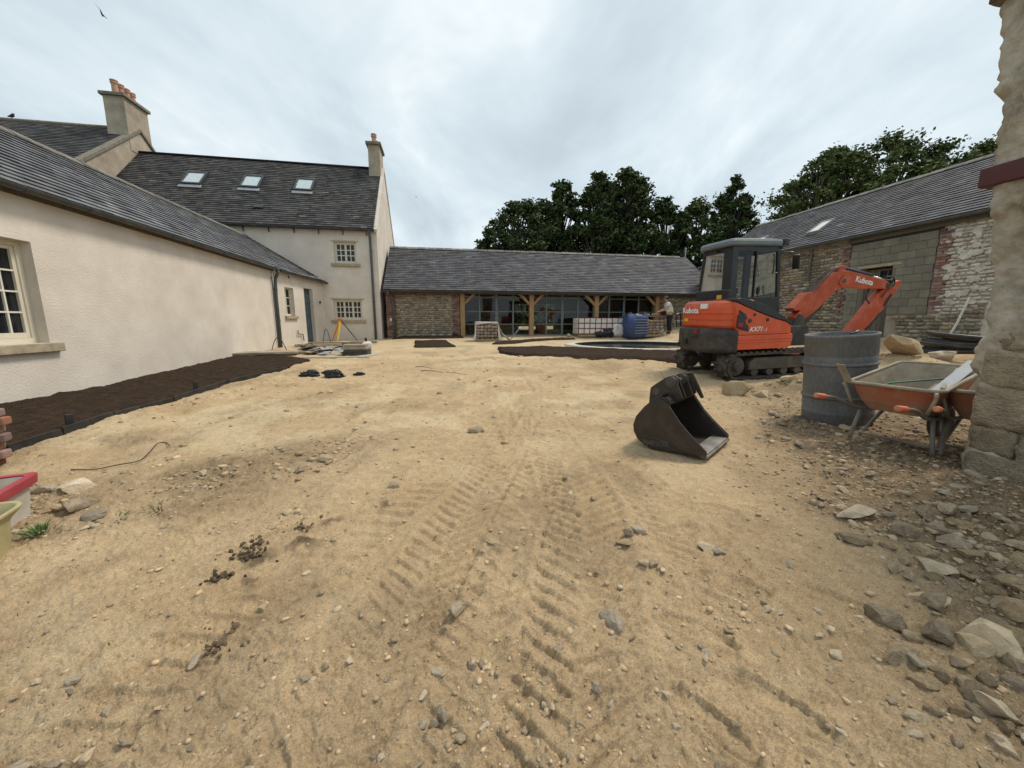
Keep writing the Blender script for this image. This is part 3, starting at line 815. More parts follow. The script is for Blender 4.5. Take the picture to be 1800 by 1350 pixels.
keep = rg.uniform(0, 1, NCAND) < dn*0.45
cxv, cyv = cxv[keep], cyv[keep]
siz = 0.0066*np.exp(rg.normal(0, 0.66, len(cxv)))*(0.75+0.14*cyv)
siz = np.clip(siz, 0.0022, 0.075)
siz *= np.where(dens(cxv, cyv) > 0.6, 1.35, 1.0)
zz, ee, _, _ = full_h(cxv, cyv)
ok = np.ones(len(cxv), bool)
wall_d = (cxv-3.63)*0.983+(cyv-2.89)*0.184
ok &= ~((wall_d > -0.05) & (cyv < 3.0))
ok &= ~((cxv < -4.35) & (cyv > 2.2))
cxv, cyv, siz, zz, ee = cxv[ok], cyv[ok], siz[ok], zz[ok], ee[ok]
app = siz/cyv
order = np.argsort(-app)
big = order[:255]; rest = order[255:30000]
LANDM = [(3.4, 2.5, 'at the foot of the old rendered wall'), (3.4, 3.6, 'under the wheelbarrow handles'), (3.3, 4.4, 'beside the grey drum'), (4.1, 5.6, 'on the heap behind the drum'),
         (1.9, 2.9, 'beyond the digging bucket lip'), (2.3, 2.2, 'around the flat yellow sandstone slab'), (2.4, 1.5, 'among the long tilted brown stones'), (2.6, 1.15, 'against the big brown boulder'),
         (1.7, 1.1, 'near the torn white flake'), (1.3, 1.9, 'by the grey veined stone'), (0.75, 1.75, 'by the five stone cluster'), (0.25, 1.3, 'near the half buried grey cobble'),
         (-0.2, 1.3, 'near the upright knobbly stone'), (-0.2, 0.95, 'near the three stone group'), (-0.8, 1.3, 'near the pale triangular flint'), (-1.2, 1.9, 'beside the dark soil clods'), (-0.6, 2.6, 'near the small cream stone'),
         (-0.3, 4.0, 'near the lone grey stone in mid yard'), (-2.6, 2.2, 'in the rubble beside the square tub'), (-2.2, 3.0, 'in the rubble strip below the bent wire'), (-3.6, 4.2, 'below the black edging boards'), (-1.2, 6.5, 'on the far sand before the black scraps'),
         (2.4, 6.6, 'on sand before the excavator track'), (-1.7, 1.2, 'on sand before the yellow bucket')]
for i in big:
    i = int(i); s_ = float(siz[i])
    g_ = random.random() < 0.45
    x, y = float(cxv[i]), float(cyv[i])
    lm = min(LANDM, key=lambda q: (q[0]-x)**2+(q[1]-y)**2)
    cls = 'fist sized' if s_ > 0.032 else ('egg sized' if s_ > 0.019 else 'small')
    lab = '%s %s stone lying loose %s' % (cls, 'grey brown' if g_ else 'tan', lm[2])
    grp = lab[:]
    hr = random.uniform(0.5, 0.85)
    o = inst('stone', random.choice(ROCKG if g_ else ROCKS), None, (x, y, float(zz[i])+s_*hr*0.18),
             (random.uniform(-.3, .3), random.uniform(-.3, .3), random.uniform(0, 6.3)), (s_*1.7, s_*random.uniform(1.0, 1.6), s_*1.5*hr))
    tag(o, lab, 'stone', grp)
def pebbles(sel, name):
    T = []
    for k in range(8):
        bm = bmesh.new(); bmesh.ops.create_icosphere(bm, subdivisions=1, radius=0.5)
        rr = random.Random(k+900)
        vv = np.array([[v.co.x*1.15, v.co.y, v.co.z*0.75] for v in bm.verts])*np.array([[rr.uniform(0.6, 1.2)] for _ in bm.verts])
        ff = np.array([[v.index for v in f.verts] for f in bm.faces]); bm.free()
        T.append((vv, ff))
    V = []; Fc = []; Cc = []; off = 0
    rr = np.random.default_rng(3)
    for i in sel:
        vv, ff = T[int(rr.integers(8))]
        a = rr.uniform(0, 6.3); ca, sa = math.cos(a), math.sin(a)
        s_ = siz[i]*1.6
        q = vv*np.array([s_*rr.uniform(0.9, 1.4), s_, s_*rr.uniform(0.6, 1.0)])
        q = np.stack([q[:, 0]*ca-q[:, 1]*sa+cxv[i], q[:, 0]*sa+q[:, 1]*ca+cyv[i], q[:, 2]+zz[i]+s_*0.06], -1)
        V.append(q); Fc.append(ff+off); off += len(q)
        g = rr.uniform(0.6, 1.25)*(1-0.2*ee[i]); t_ = rr.uniform(-0.08, 0.10)
        Cc.append(np.tile(np.array([[g*(1+t_), g, g*(1-t_), 1.0]]), (len(ff)*3, 1)))
    V = np.concatenate(V); Fc = np.concatenate(Fc); Cc = np.concatenate(Cc)
    me = bpy.data.meshes.new(name)
    n = len(Fc)
    me.vertices.add(len(V)); me.vertices.foreach_set('co', V.reshape(-1).astype(np.float32))
    me.loops.add(n*3); me.loops.foreach_set('vertex_index', Fc.reshape(-1).astype(np.int32))
    me.polygons.add(n); me.polygons.foreach_set('loop_start', np.arange(0, n*3, 3, dtype=np.int32)); me.polygons.foreach_set('loop_total', np.full(n, 3, dtype=np.int32))
    at = me.color_attributes.new('Col', 'FLOAT_COLOR', 'CORNER'); at.data.foreach_set('color', Cc.reshape(-1).astype(np.float32))
    me.update(calc_edges=True)
    return link(name, me, 'pebble')
o = pebbles(rest, 'gravel')
tag(o, 'fine gravel and chippings strewn over the bare ground', 'gravel', kind='stuff')

# ================================================================== building helpers
def slates(parent, c00, c10, c11, c01, sw, gauge, mat, seed=1, th=0.012, name='slates', vary=0.22, holes=()):
    c00, c10, c11, c01 = map(Vector, (c00, c10, c11, c01))
    nrm = ((c10-c00).cross(c01-c00)).normalized()
    if nrm.z < 0: nrm = -nrm
    L_ = ((c10-c00).length+(c11-c01).length)/2; Hh = ((c01-c00).length+(c11-c10).length)/2
    nr = max(2, int(Hh/gauge)); ncx = max(2, int(L_/sw))
    rgs = random.Random(seed)
    P = lambda u, v: c00*(1-u)*(1-v)+c10*u*(1-v)+c11*u*v+c01*(1-u)*v
    mb = MB()
    for r in range(nr):
        v0 = r/nr; v1 = min(1.0, (r+1.12)/nr)
        off = 0.5 if r % 2 else 0.0
        for k in range(-1, ncx+1):
            u0 = (k+off)/ncx; u1 = (k+1+off)/ncx-0.004/L_
            u0 = max(0, u0); u1 = min(1, u1)
            if u1-u0 < 0.2/ncx: continue
            if any(a <= (u0+u1)/2 <= b_ and c_ <= v0+0.3/nr <= d for a, b_, c_, d in holes): continue
            j = rgs.uniform(-0.006, 0.006)/Hh
            t0 = th*2.0+rgs.uniform(0, 0.006); t1 = th*0.5
            a = P(u0, v0+j)+nrm*t0; b_ = P(u1, v0+j)+nrm*(t0+rgs.uniform(-0.003, 0.003)); c_ = P(u1, v1)+nrm*t1; d = P(u0, v1)+nrm*t1
            g = 1+rgs.uniform(-vary, vary)
            if rgs.random() < 0.05: g *= rgs.choice((0.65, 1.5))
            w_ = rgs.uniform(-0.05, 0.05)
            cc = (g*(1+w_), g, g*(1-w_))
            mb.add([a, b_, c_, d, a-nrm*th, b_-nrm*th, c_-nrm*th*0.3, d-nrm*th*0.3], [(0, 1, 2, 3), (4, 5, 1, 0), (5, 6, 2, 1), (7, 4, 0, 3)], 0, cc)
    o = mb.build(name, mat, parent, fix=False)
    tag(o, kind='stuff')
    return o
def wall_cells(mb, x0, x1, z0, z1, y0, y1, ops, mi=0):
    xs = sorted({x0, x1, *[q for o in ops for q in o[:2]]}); zs = sorted({z0, z1, *[q for o in ops for q in o[2:4]]})
    for a, b_ in zip(xs, xs[1:]):
        for c_, d in zip(zs, zs[1:]):
            mx_, mz = (a+b_)/2, (c_+d)/2
            if any(o[0] < mx_ < o[1] and o[2] < mz < o[3] for o in ops): continue
            mb.bx(a, b_, y0, y1, c_, d, mi)
    return mb
def window(parent, x0, x1, z0, z1, groups, rows, rec=0.09, fw=0.06, sill=True, bar=0.022, pane='dark_glass', sashw=0.04):
    """groups: panes per casement. local x along the wall, y inwards"""
    wd = thing_part('window', parent, (x0, 0, z0))
    W, Hh = x1-x0, z1-z0
    mb = MB()
    y0, y1 = rec, rec+0.09
    mb.bx(0, fw, y0, y1, 0, Hh); mb.bx(W-fw, W, y0, y1, 0, Hh)
    mb.bx(fw, W-fw, y0, y1, Hh-fw, Hh); mb.bx(fw, W-fw, y0, y1, 0, fw)
    mb.build('frame', 'cream_paint', wd, bevel=0.004)
    tot = sum(groups); iw = W-2*fw; ih = Hh-2*fw
    x = fw
    for g in groups:
        gw = iw*g/tot
        mb = MB(); s = sashw; ya, yb = y0+0.018, y0+0.062
        bot = s*1.5
        mb.bx(x+.002, x+s, ya, yb, fw+.002, fw+ih-.002); mb.bx(x+gw-s, x+gw-.002, ya, yb, fw+.002, fw+ih-.002)
        mb.bx(x+s, x+gw-s, ya, yb, fw+ih-s, fw+ih-.002); mb.bx(x+s, x+gw-s, ya, yb, fw+.002, fw+bot)
        mb.build('sash', 'cream_paint', wd, bevel=0.003)
        px0, px1, pz0, pz1 = x+s, x+gw-s, fw+bot, fw+ih-s
        for k in range(1, g):
            q = px0+(px1-px0)*k/g
            MB().bx(q-bar/2, q+bar/2, ya+.006, yb-.008, pz0, pz1).build('glazing_bar', 'white_bar', wd)
        for k in range(1, rows):
            q = pz0+(pz1-pz0)*k/rows
            MB().bx(px0, px1, ya+.004, yb-.006, q-bar/2, q+bar/2).build('glazing_bar', 'white_bar', wd)
        for i in range(g):
            for j in range(rows):
                a = px0+(px1-px0)*i/g; b_ = px0+(px1-px0)*(i+1)/g; c_ = pz0+(pz1-pz0)*j/rows; d = pz0+(pz1-pz0)*(j+1)/rows
                t = random.uniform(-.0012, .0012)
                MB().add([(a, yb-.012+t, c_), (b_, yb-.012-t, c_), (b_, yb-.012+t, d), (a, yb-.012-t, d)], [(0, 1, 2, 3)]).build('pane', pane, wd, fix=False)
        x += gw
    if sill:
        MB().bx(-0.13, W+0.13, -0.075, rec+.02, -0.125, -0.003).build('sill', 'sill_stone', wd, bevel=0.01)
    return wd
def thing_part(name, parent, loc=(0, 0, 0), rot=(0, 0, 0)):
    o = bpy.data.objects.new(name, None); col.objects.link(o); o.parent = parent; o.location = loc; o.rotation_euler = rot
    o.empty_display_size = 0.1
    return o
def gutter_run(parent, a, b_, name='gutter', r=0.06, mat='gutter', brackets=0.9):
    a, b_ = Vector(a), Vector(b_); d = (b_-a).normalized(); sd_ = Vector((-d.y, d.x, 0)); n = 9
    mb = MB(); rings = []
    for p in (a, b_):
        ring = [p+sd_*r*math.cos(math.pi+math.pi*k/n)+Vector((0, 0, r*math.sin(math.pi+math.pi*k/n))) for k in range(n+1)]
        ring += [p+sd_*(r-.008)*math.cos(2*math.pi-math.pi*k/n)+Vector((0, 0, (r-.008)*math.sin(2*math.pi-math.pi*k/n))) for k in range(n+1)]
        rings.append(ring)
    mb.loft(rings)
    g = mb.build(name, mat, parent, smooth=False)
    L_ = (b_-a).length; k = max(1, int(L_/brackets))
    for i in range(k):
        p = a+d*L_*(i+0.5)/k
        mb = MB()
        rings = []
        for q in (-0.012, 0.012):
            rings.append([p+d*q+sd_*rr*math.cos(t)+Vector((0, 0, rr*math.sin(t))) for rr, t in [(r+.006, math.pi+math.pi*m/6) for m in range(7)]+[(r+.001, 2*math.pi-math.pi*m/6) for m in range(7)]])
        mb.loft(rings)
        mb.build('bracket', mat, g)
    return g
def downpipe(parent, pts, r=0.038, mat='pipe_grey', collars=()):
    mb = MB(); mb.tube(pts, r, 10)
    p = mb.build('downpipe', mat, parent, smooth=True)
    for c_ in collars:
        m = MB(); m.lathe([(r+.001, -.03), (r+.012, -.028), (r+.012, .028), (r+.001, .03)], 12, c_, cap=False); m.build('collar', mat, p)
    return p
def bend(pts, n=5, f=0.35):
    """round the corners of a polyline"""
    pts = [Vector(p) for p in pts]; o = [pts[0]]
    for a, b_, c_ in zip(pts, pts[1:], pts[2:]):
        p = b_+(a-b_)*f; q = b_+(c_-b_)*f
        for k in range(n+1):
            t = k/n; o.append(p*(1-t)**2+b_*2*t*(1-t)+q*t*t)
    o.append(pts[-1]); return o
def wavy(a, b_, n=2): return [Vector(a).lerp(Vector(b_), i/n) for i in range(n+1)]
def stone_unit(seed):
    bm = bmesh.new(); bmesh.ops.create_cube(bm, size=1.0)
    bmesh.ops.subdivide_edges(bm, edges=bm.edges[:], cuts=1, use_grid_fill=True)
    rr = random.Random(seed)
    for v in bm.verts:
        p = v.co; L4 = (abs(p.x*2)**4+abs(p.y*2)**4+abs(p.z*2)**4)**0.25
        q = p/max(L4, 1e-6)
        v.co = q*(1+rr.uniform(-0.10, 0.06))+Vector((rr.uniform(-.03, .03), rr.uniform(-.02, .02), rr.uniform(-.04, .04)))
    me = bpy.data.meshes.new('stone'); bm.to_mesh(me); bm.free()
    me.polygons.foreach_set('use_smooth', [True]*len(me.polygons))
    return me
def square_block(seed):
    bm = bmesh.new(); bmesh.ops.create_cube(bm, size=1.0)
    bmesh.ops.subdivide_edges(bm, edges=bm.edges[:], cuts=7, use_grid_fill=True)
    for v in bm.verts:
        p = v.co; L4 = (abs(p.x*2)**14+abs(p.y*2)**14+abs(p.z*2)**14)**(1/14); q = p*2/max(L4, 1e-6)*.5*(max(abs(p.x), abs(p.y), abs(p.z))*2)
        n_ = float(fbm(np.array([q.x*3+seed]), np.array([q.z*3+q.y*2]), seed, 3)[0]); n2 = float(fbm(np.array([q.x*11+seed]), np.array([q.z*11+q.y*7]), seed, 2)[0])
        v.co = q*(1+.05*n_+.07*n2)
    me = bpy.data.meshes.new('quoin_stone'); bm.to_mesh(me); bm.free()
    me.polygons.foreach_set('use_smooth', [True]*len(me.polygons))
    return me
SQB = [square_block(i+3) for i in range(4)]
STU = [stone_unit(i) for i in range(8)]
STU_np = []
for me in STU:
    STU_np.append(([tuple(v.co) for v in me.vertices], [tuple(p.vertices) for p in me.polygons]))
def mesh_with(me, mat):
    m2 = me.copy(); m2.materials.clear(); m2.materials.append(MATS[mat]); return m2
STU_M = {}
def stones_on(parent, rects, x0, x1, z0, z1, ch, cw, mat, avoid=(), cap=300, depth=0.12, proud=0.02, seed=1, tint=None, keepfn=None):
    """coursed rubble: every stone a part; beyond the cap joined"""
    rr = random.Random(seed); specs = []
    z = z0
    while z < z1-0.03:
        h = min(ch*rr.uniform(0.75, 1.3), z1-z); x = x0+rr.uniform(-cw*.5, 0)
        while x < x1-0.02:
            wd = cw*rr.uniform(0.5, 1.6)
            a, b_ = max(x, x0), min(x+wd, x1)
            cx0, cz0 = (a+b_)/2, z+h/2
            if b_-a > 0.05 and not any(q[0] < cx0 < q[1] and q[2] < cz0 < q[3] for q in avoid) and (keepfn is None or keepfn(cx0, cz0)):
                specs.append((cx0, cz0, (b_-a)-0.012, h-0.012))
            x += wd
        z += h
    specs.sort(key=lambda s: -s[2]*s[3])
    key = mat
    if key not in STU_M: STU_M[key] = [mesh_with(m, mat) for m in STU]
    for (cx0, cz0, wd, h) in specs[:cap]:
        o = inst('stone', STU_M[key][rr.randrange(8)], parent, (cx0, depth/2-proud-rr.uniform(0, .02), cz0+rr.uniform(-.008, .008)), (rr.uniform(-.08, .08), rr.uniform(-.07, .07), rr.choice((0, math.pi))+rr.uniform(-.04, .04)), (wd*1.08, depth, h*1.1))
    if len(specs) > cap:
        mb = MB()
        for (cx0, cz0, wd, h) in specs[cap:]:
            vv, ff = STU_np[rr.randrange(8)]
            pr = depth/2-proud-rr.uniform(0, .02); ro = rr.uniform(-.07, .07)
            g = rr.uniform(0.5, 1.35); t_ = rr.uniform(-.12, .12)
            tn = tint(cx0, cz0, rr) if tint else (1, 1, 1)
            mb.add([(cx0+v[0]*wd*1.08-v[2]*h*ro, pr+v[1]*depth, cz0+v[2]*h*1.1+v[0]*wd*ro) for v in vv], ff, 0, (g*(1+t_)*tn[0], g*tn[1], g*(1-t_)*tn[2]))
        o = mb.build('small_stones', 'wall_stone_v', parent, smooth=True, fix=False); tag(o, kind='stuff')
def bricks_on(parent, x0, x1, z0, z1, avoid=(), mat='brick_old', bl=0.225, bh=0.075, proud=0.012, seed=3, ragged=0.0, y=0.0, yaw=0):
    rr = random.Random(seed)
    mb = MB(); mb.box((0, 0, 0), (bl-.012, 0.1, bh-.012))
    me = mb.mesh('brick'); me.materials.append(MATS[mat])
    z = z0; r = 0
    while z < z1-0.02:
        x = x0-(bl/2 if r % 2 else 0)-0.001
        while x < x1-0.02:
            a, b_ = max(x, x0), min(x+bl, x1)
            if ragged and b_ >= x1-0.01 and rr.random() < ragged: b_ = a
            if b_-a > 0.05 and not any(q[0] < (a+b_)/2 < q[1] and q[2] < z < q[3] for q in avoid):
                o = inst('brick', me, parent, ((a+b_)/2, y+0.05-proud-rr.uniform(0, .008), z+bh/2), (0, rr.uniform(-.01, .01), rr.uniform(-.015, .015)), ((b_-a)/bl, 1, 1))
            x += bl
        z += bh; r += 1

RZ = math.atan2(0.184, 0.983)
# ================================================================== low wing on the left
wing = thing('low_cottage', 'low cream rendered cottage wing with long slate roof beside the soil bed', 'building', (-6.2, 3.1, 0.0), math.atan2(0.9838, -0.1795))
WL = 10.3
mb = MB()
wall_cells(mb, -1.6, WL, -0.3, 3.16, 0, 0.45, [(1.05, 2.42, 0.98, 2.36)])
wl = mb.build('wall', 'render_wall', wing)
ww = window(wing, 1.05, 2.42, 0.98, 2.36, [3, 3], 4, rec=0.13, fw=0.07, sashw=0.05)
# near-black board standing in for the unlit room behind the window
mb = MB(); mb.bx(0.9, 2.6, 0.46, 0.5, 0.8, 2.5); mb.build('dark_room_board', 'deck', wing)
# second section, turned slightly, up to the house
Bq = Matrix.Rotation(-math.atan2(0.9838, -0.1795), 3, 'Z')
def to_wing(p): 
    v = Bq @ (Vector((p[0], p[1], 0))-Vector((-6.2, 3.1, 0))); return Vector((v.x, v.y, p[2] if len(p) > 2 else 0))
pB0 = to_wing((-8.055, 13.28, 0)); pB1 = to_wing((-7.93, 16.55, 0))
aB = math.atan2(pB1.y-pB0.y, pB1.x-pB0.x)
LB = (pB1-pB0).length
sec = thing_part('wall', wing, pB0, (0, 0, aB))
mb = MB()
wall_cells(mb, 0.0, LB, -0.2, 3.06, 0.0, 0.42, [(0.50, 1.02, 1.48, 2.48), (1.68, 2.30, 0.42, 2.55)])
mb.build('wall_face', 'render_wall', sec)
# small window of that section (frame, bars and panes)
mb = MB()
x0, x1, z0, z1 = 0.50, 1.02, 1.48, 2.48
mb.bx(x0, x0+.05, .12, .2, z0, z1); mb.bx(x1-.05, x1, .12, .2, z0, z1); mb.bx(x0+.05, x1-.05, .12, .2, z1-.05, z1); mb.bx(x0+.05, x1-.05, .12, .2, z0, z0+.07)
mb.build('window_frame', 'cream_paint', sec, bevel=0.004)
for k in (1, 2):
    MB().bx(x0+.05, x1-.05, .14, .17, z0+.07+.29*k-.011, z0+.07+.29*k+.011).build('glazing_bar', 'white_bar', sec)
MB().bx((x0+x1)/2-.012, (x0+x1)/2+.012, .138, .172, z0+.07, z1-.05).build('glazing_bar', 'white_bar', sec)
for i in range(2):
    for j in range(3):
        a = x0+.05+i*.21; c_ = z0+.07+j*.29
        MB().add([(a, .165, c_), (a+.21, .165, c_), (a+.21, .165, c_+.29), (a, .165, c_+.29)], [(0, 1, 2, 3)]).build('pane', 'dark_glass', sec, fix=False)
MB().bx(x0-.1, x1+.1, -.07, .13, z0-.11, z0-.003).build('window_sill', 'sill_stone', sec, bevel=0.008)
mb = MB(); mb.bx(1.68, 2.30, .14, .19, .42, 2.55); mb.build('door', 'door_blue', sec)
for k in range(4):
    MB().bx(1.76, 2.22, .125, .139, .55+.48*k, .92+.48*k).build('door_panel', 'door_blue', sec, bevel=0.006)
MB().bx(1.62, 2.36, -.10, .14, .33, .42).build('door_step', 'flagstone', sec, bevel=0.01)
MB().box((2.75, -.03, 2.06), (.05, .05, .1)).build('wall_lamp', 'black_plastic', sec, bevel=0.008)
MB().bx(.78, .83, -.012, 0.0, 2.80, 2.9).build('air_vent', 'black_plastic', sec)
mb = MB(); mb.tube([(1.0, -.05, .95), (1.0, -.05, .82), (1.3, -.05, .80), (1.34, -.05, .55)], .018, 6); mb.build('overflow_pipe', 'pipe_grey', sec)
# roof
EH, RD, RH = 3.14, 2.0, 4.62
roof = thing_part('roof', wing)
ov = 0.13; eh2 = EH-ov*(RH-EH)/RD
E0, E1 = Vector((-2.0, -ov, eh2)), Vector((WL, -ov, eh2))
R0, R1 = Vector((-2.0, RD, RH)), Vector((13.6, RD, RH))
E2 = pB1+Vector((-0.02, -ov*.9, 3.0-.09)); E1b = Vector((WL+.02, -ov, eh2-.02))
uF = (WL+2.0)/15.6
Rm = R0.lerp(R1, 0.80)
slates(roof, E0, E1, Rm, R0, 0.27, 0.15, 'slate_wing', 3, th=0.014, vary=0.38)
slates(roof, E1b, E2, R1, Rm, 0.25, 0.15, 'slate_wing', 4, th=0.014, vary=0.38)
mb = MB()
dz = Vector((0, 0, -.035))
mb.add([E0+dz, E1+dz, Rm+dz, R0+dz, E1b+dz, E2+dz, R1+dz], [(0, 1, 2, 3), (4, 5, 6, 2)])
yb = 4.0
mb.add([R0+dz, R1+dz, Vector((13.6, yb, 3.1)), Vector((-2.0, yb, 3.1))], [(0, 1, 2, 3)])
mb.build('roof_deck', 'deck', roof, fix=False)
nrt = 34
mb = MB(); mb.prism([(-.14, -.085), (0, .02), (.14, -.085), (.14, -.06), (0, .045), (-.14, -.06)], -.215, .215, lambda p, q, d: (d, p, q))
rt = mb.mesh('ridge_tile'); rt.materials.append(MATS['ridge_tile'])
L_ = R1.x-R0.x
for i in range(int(L_/.45)):
    inst('ridge_tile', rt, roof, (R0.x+.225+.45*i, RD, RH+.02+random.uniform(-.006, .006)), (0, random.uniform(-.012, .012), 0))
g1 = gutter_run(wing, (-2.0, -ov-.05, eh2-.015), (WL-.05, -ov-.05, eh2-.03), r=.065)
g2 = gutter_run(wing, E1b+Vector((.05, -.05, -.03)), E2+Vector((0, -.05, -.03)), r=.06)
xo = WL-.08
downpipe(wing, bend([(xo, -ov-.05, eh2-.08), (xo, -ov-.05, eh2-.17), (xo, -.06, eh2-.38), (xo, -.06, .32)]), .05, collars=[(xo, -.06, 2.35), (xo, -.06, 1.3)])
downpipe(wing, bend([(xo-.16, -.05, 2.75), (xo-.17, -.045, 2.4), (xo-.17, -.045, .4)]), .02)
# fascia board below the eaves
MB().bx(-2.0, WL-.02, -.02, .0, EH-.2, EH-.06).build('fascia', 'old_wood', wing)

# ================================================================== farmhouse
H0 = Vector((-5.8, 16.8, 0.0))
house = thing('farmhouse', 'two storey cream rendered farmhouse with dark slate roof and three rooflights', 'building', H0, RZ)
EH, RD, RH, XL = 5.2, 3.5, 8.62, -10.3
mb = MB()
ops = [(-1.64, -.76, 3.68, 4.55), (-1.80, -.66, 1.34, 2.20)]
wall_cells(mb, XL, 0.1, 0.2, EH+.02, 0, 0.45, ops)
gab = [(0.45, 0.2), (7.0, 0.2), (7.0, EH), (RD, RH-.05), (0.45, EH+.42)]
mb.prism(gab, -.35, 0.1, lambda p, q, d: (d, p, q))
mb.build('wall', 'render_wall', house)
window(house, -1.64, -.76, 3.68, 4.55, [2, 2], 3, rec=.10, fw=.055, bar=.03)
window(house, -1.80, -.66, 1.34, 2.20, [2, 2, 2], 3, rec=.10, fw=.055, bar=.03)
MB().bx(-1.74, -.66, -.015, 0.09, 4.551, 4.60).build('drip_mould', 'render_old', house, bevel=.005)
MB().bx(-1.92, -.56, -.015, 0.09, 2.201, 2.25).build('drip_mould', 'render_old', house, bevel=.005)
roof = thing_part('roof', house)
ov = .18; sl = (RH-EH)/RD
E0, E1 = Vector((XL, -ov, EH-ov*sl+.05)), Vector((-.0, -ov, EH-ov*sl+.05))
R0, R1 = Vector((XL, RD, RH+.05)), Vector((-.0, RD, RH+.05))
slates(roof, E0, E1, R1, R0, .24, .15, 'slate_dark', 11, th=.016, vary=.42)
mb = MB(); dz = Vector((0, 0, -.03))
mb.add([E0+dz, E1+dz, R1+dz, R0+dz, Vector((XL, 7.2, EH-.1)), Vector((0, 7.2, EH-.1))], [(0, 1, 2, 3), (3, 2, 5, 4)])
mb.build('roof_deck', 'deck', roof, fix=False)
# verge coping on the right gable
mb = MB(); mb.prism([(-.12, EH-.12), (RD, RH+.12), (7.1, EH-.1), (7.1, EH-.22), (RD, RH-.02), (-.12, EH-.24)], .0, .14, lambda p, q, d: (d, p, q))
mb.build('verge', 'render_wall', roof)
mb = MB(); mb.tube([(XL, RD, RH+.06), (0, RD, RH+.06)], .085, 8); mb.build('ridge', 'slate_dark', roof, smooth=True)
# rooflights
sn = Vector((0, -sl, 1)).normalized(); su = Vector((0, 1, sl)).normalized()
def rooflight(parent, x, yc, z0, wd, ln, frame='velux_frame', gl='sky_glass', sl_n=sn, sl_u=su, along=Vector((1, 0, 0)), lead=True):
    c_ = Vector((x, yc, z0))
    rl = thing_part('rooflight', parent)
    def slab(a0, a1, b0, b1, h0, h1, nm, mt):
        m = MB(); P = lambda a, b_, h: c_+along*a+sl_u*b_+sl_n*h
        m.hexa([P(a0, b0, h0), P(a1, b0, h0), P(a1, b1, h0), P(a0, b1, h0), P(a0, b0, h1), P(a1, b0, h1), P(a1, b1, h1), P(a0, b1, h1)])
        return m.build(nm, mt, rl)
    w2, l2, f = wd/2, ln/2, (.085 if lead else .035)
    slab(-w2, -w2+f, -l2, l2, 0, .11, 'frame', frame); slab(w2-f, w2, -l2, l2, 0, .11, 'frame', frame)
    slab(-w2+f, w2-f, l2-f, l2, 0, .11, 'frame', frame); slab(-w2+f, w2-f, -l2, -l2+f, 0, .11, 'frame', frame)
    slab(-w2+f, w2-f, -l2+f, l2-f, .02, .08, 'pane', gl)
    if lead: slab(-w2-.03, w2+.02, -l2-.20, -l2-.002, .012, .05, 'flashing', 'lead')
for x in (-7.46, -5.25, -3.13):
    rooflight(roof, x, 2.0, EH+2.0*sl+.09, .78, 1.0)
MB().box((-4.55, .62, EH+.62*sl+.12), (.35, .2, .08), (math.atan(sl), 0, 0)).build('roof_vent', 'velux_frame', roof)
# chimney at the gable
def chimney(parent, x0, x1, y0, y1, z0, z1, pots, mat='render_old'):
    ch = thing_part('chimney', parent)
    m = MB(); cxm, cym = (x0+x1)/2, (y0+y1)/2
    rings = []
    for z, s in ((z0, 1.0), (z1-.75, .97), (z1-.25, .97), (z1-.16, 1.0)):
        rings.append([(cxm+(a-cxm)*s, cym+(b_-cym)*s, z) for a, b_ in ((x0, y0), (x1, y0), (x1, y1), (x0, y1))])
    m.loft(rings); m.build('stack', mat, ch)
    MB().bx(x0-.08, x1+.08, y0-.08, y1+.08, z1-.159, z1-.03).build('cap', 'cap_stone', ch, bevel=.015)
    for px_, py_, h, r in pots:
        m = MB(); m.lathe([(r*1.05, 0), (r*1.1, .05), (r*.9, .08), (r*.85, h-.16), (r*1.08, h-.13), (r*1.08, h-.09), (r*.92, h-.07), (r*1.12, h-.03), (r*1.1, h), (r*.8, h), (r*.75, h-.2)], 14, (px_, py_, z1-.03), cap=False)
        m.build('chimney_pot', 'pot_pink', ch, smooth=False)
chimney(house, -.52, 0.02, 2.95, 4.15, 7.9, 9.72, [(-.25, 3.25, .45, .12), (-.25, 3.8, .38, .11)])
gutter_run(house, (XL, -ov-.06, EH-ov*sl+.03), (.05, -ov-.06, EH-ov*sl+.02), r=.075)
MB().bx(XL, .08, -.03, 0, EH-.2, EH-.08).build('fascia', 'gutter', house)
downpipe(house, bend([(-.16, -ov-.06, EH-.2), (-.16, -ov-.06, EH-.32), (-.16, -.07, EH-.55), (-.16, -.07, .48)]), .05, collars=[(-.16, -.07, 4.2), (-.16, -.07, 2.1)])
for k in range(7):
    MB().bx(-5.9+.93*k, -5.87+.93*k, -.05, 0, EH-.38, EH-.2).build('gutter_strut', 'gutter', house)

# ================================================================== tall house behind, with the big chimney
tall = thing('tall_house', 'taller old house with stained gable wall and broad four pot chimney', 'building', H0, RZ)
AX, AY, AZ = -10.3, 3.72, 9.62
slp = 0.74
mb = MB()
mb.prism([(-1.2, .2), (8.6, .2), (8.6, AZ-slp*(8.6-AY)), (AY, AZ), (-1.2, AZ-slp*(AY+1.2))], AX-.5, AX-.02, lambda p, q, d: (d, p, q))
mb.build('gable_wall', 'render_old', tall)
MB().bx(AX-14, AX-.51, -1.15, -.8, .2, AZ-slp*(AY+1.2)).build('wall', 'render_old', tall)
roof = thing_part('roof', tall)
ey = -1.35; ez = AZ-slp*(AY-ey)+.06
slates(roof, (AX-14, ey, ez), (AX-.16, ey, ez), (AX-.16, AY, AZ+.06), (AX-14, AY, AZ+.06), .30, .19, 'slate_dark', 17, th=.016, vary=.42)
mb = MB()
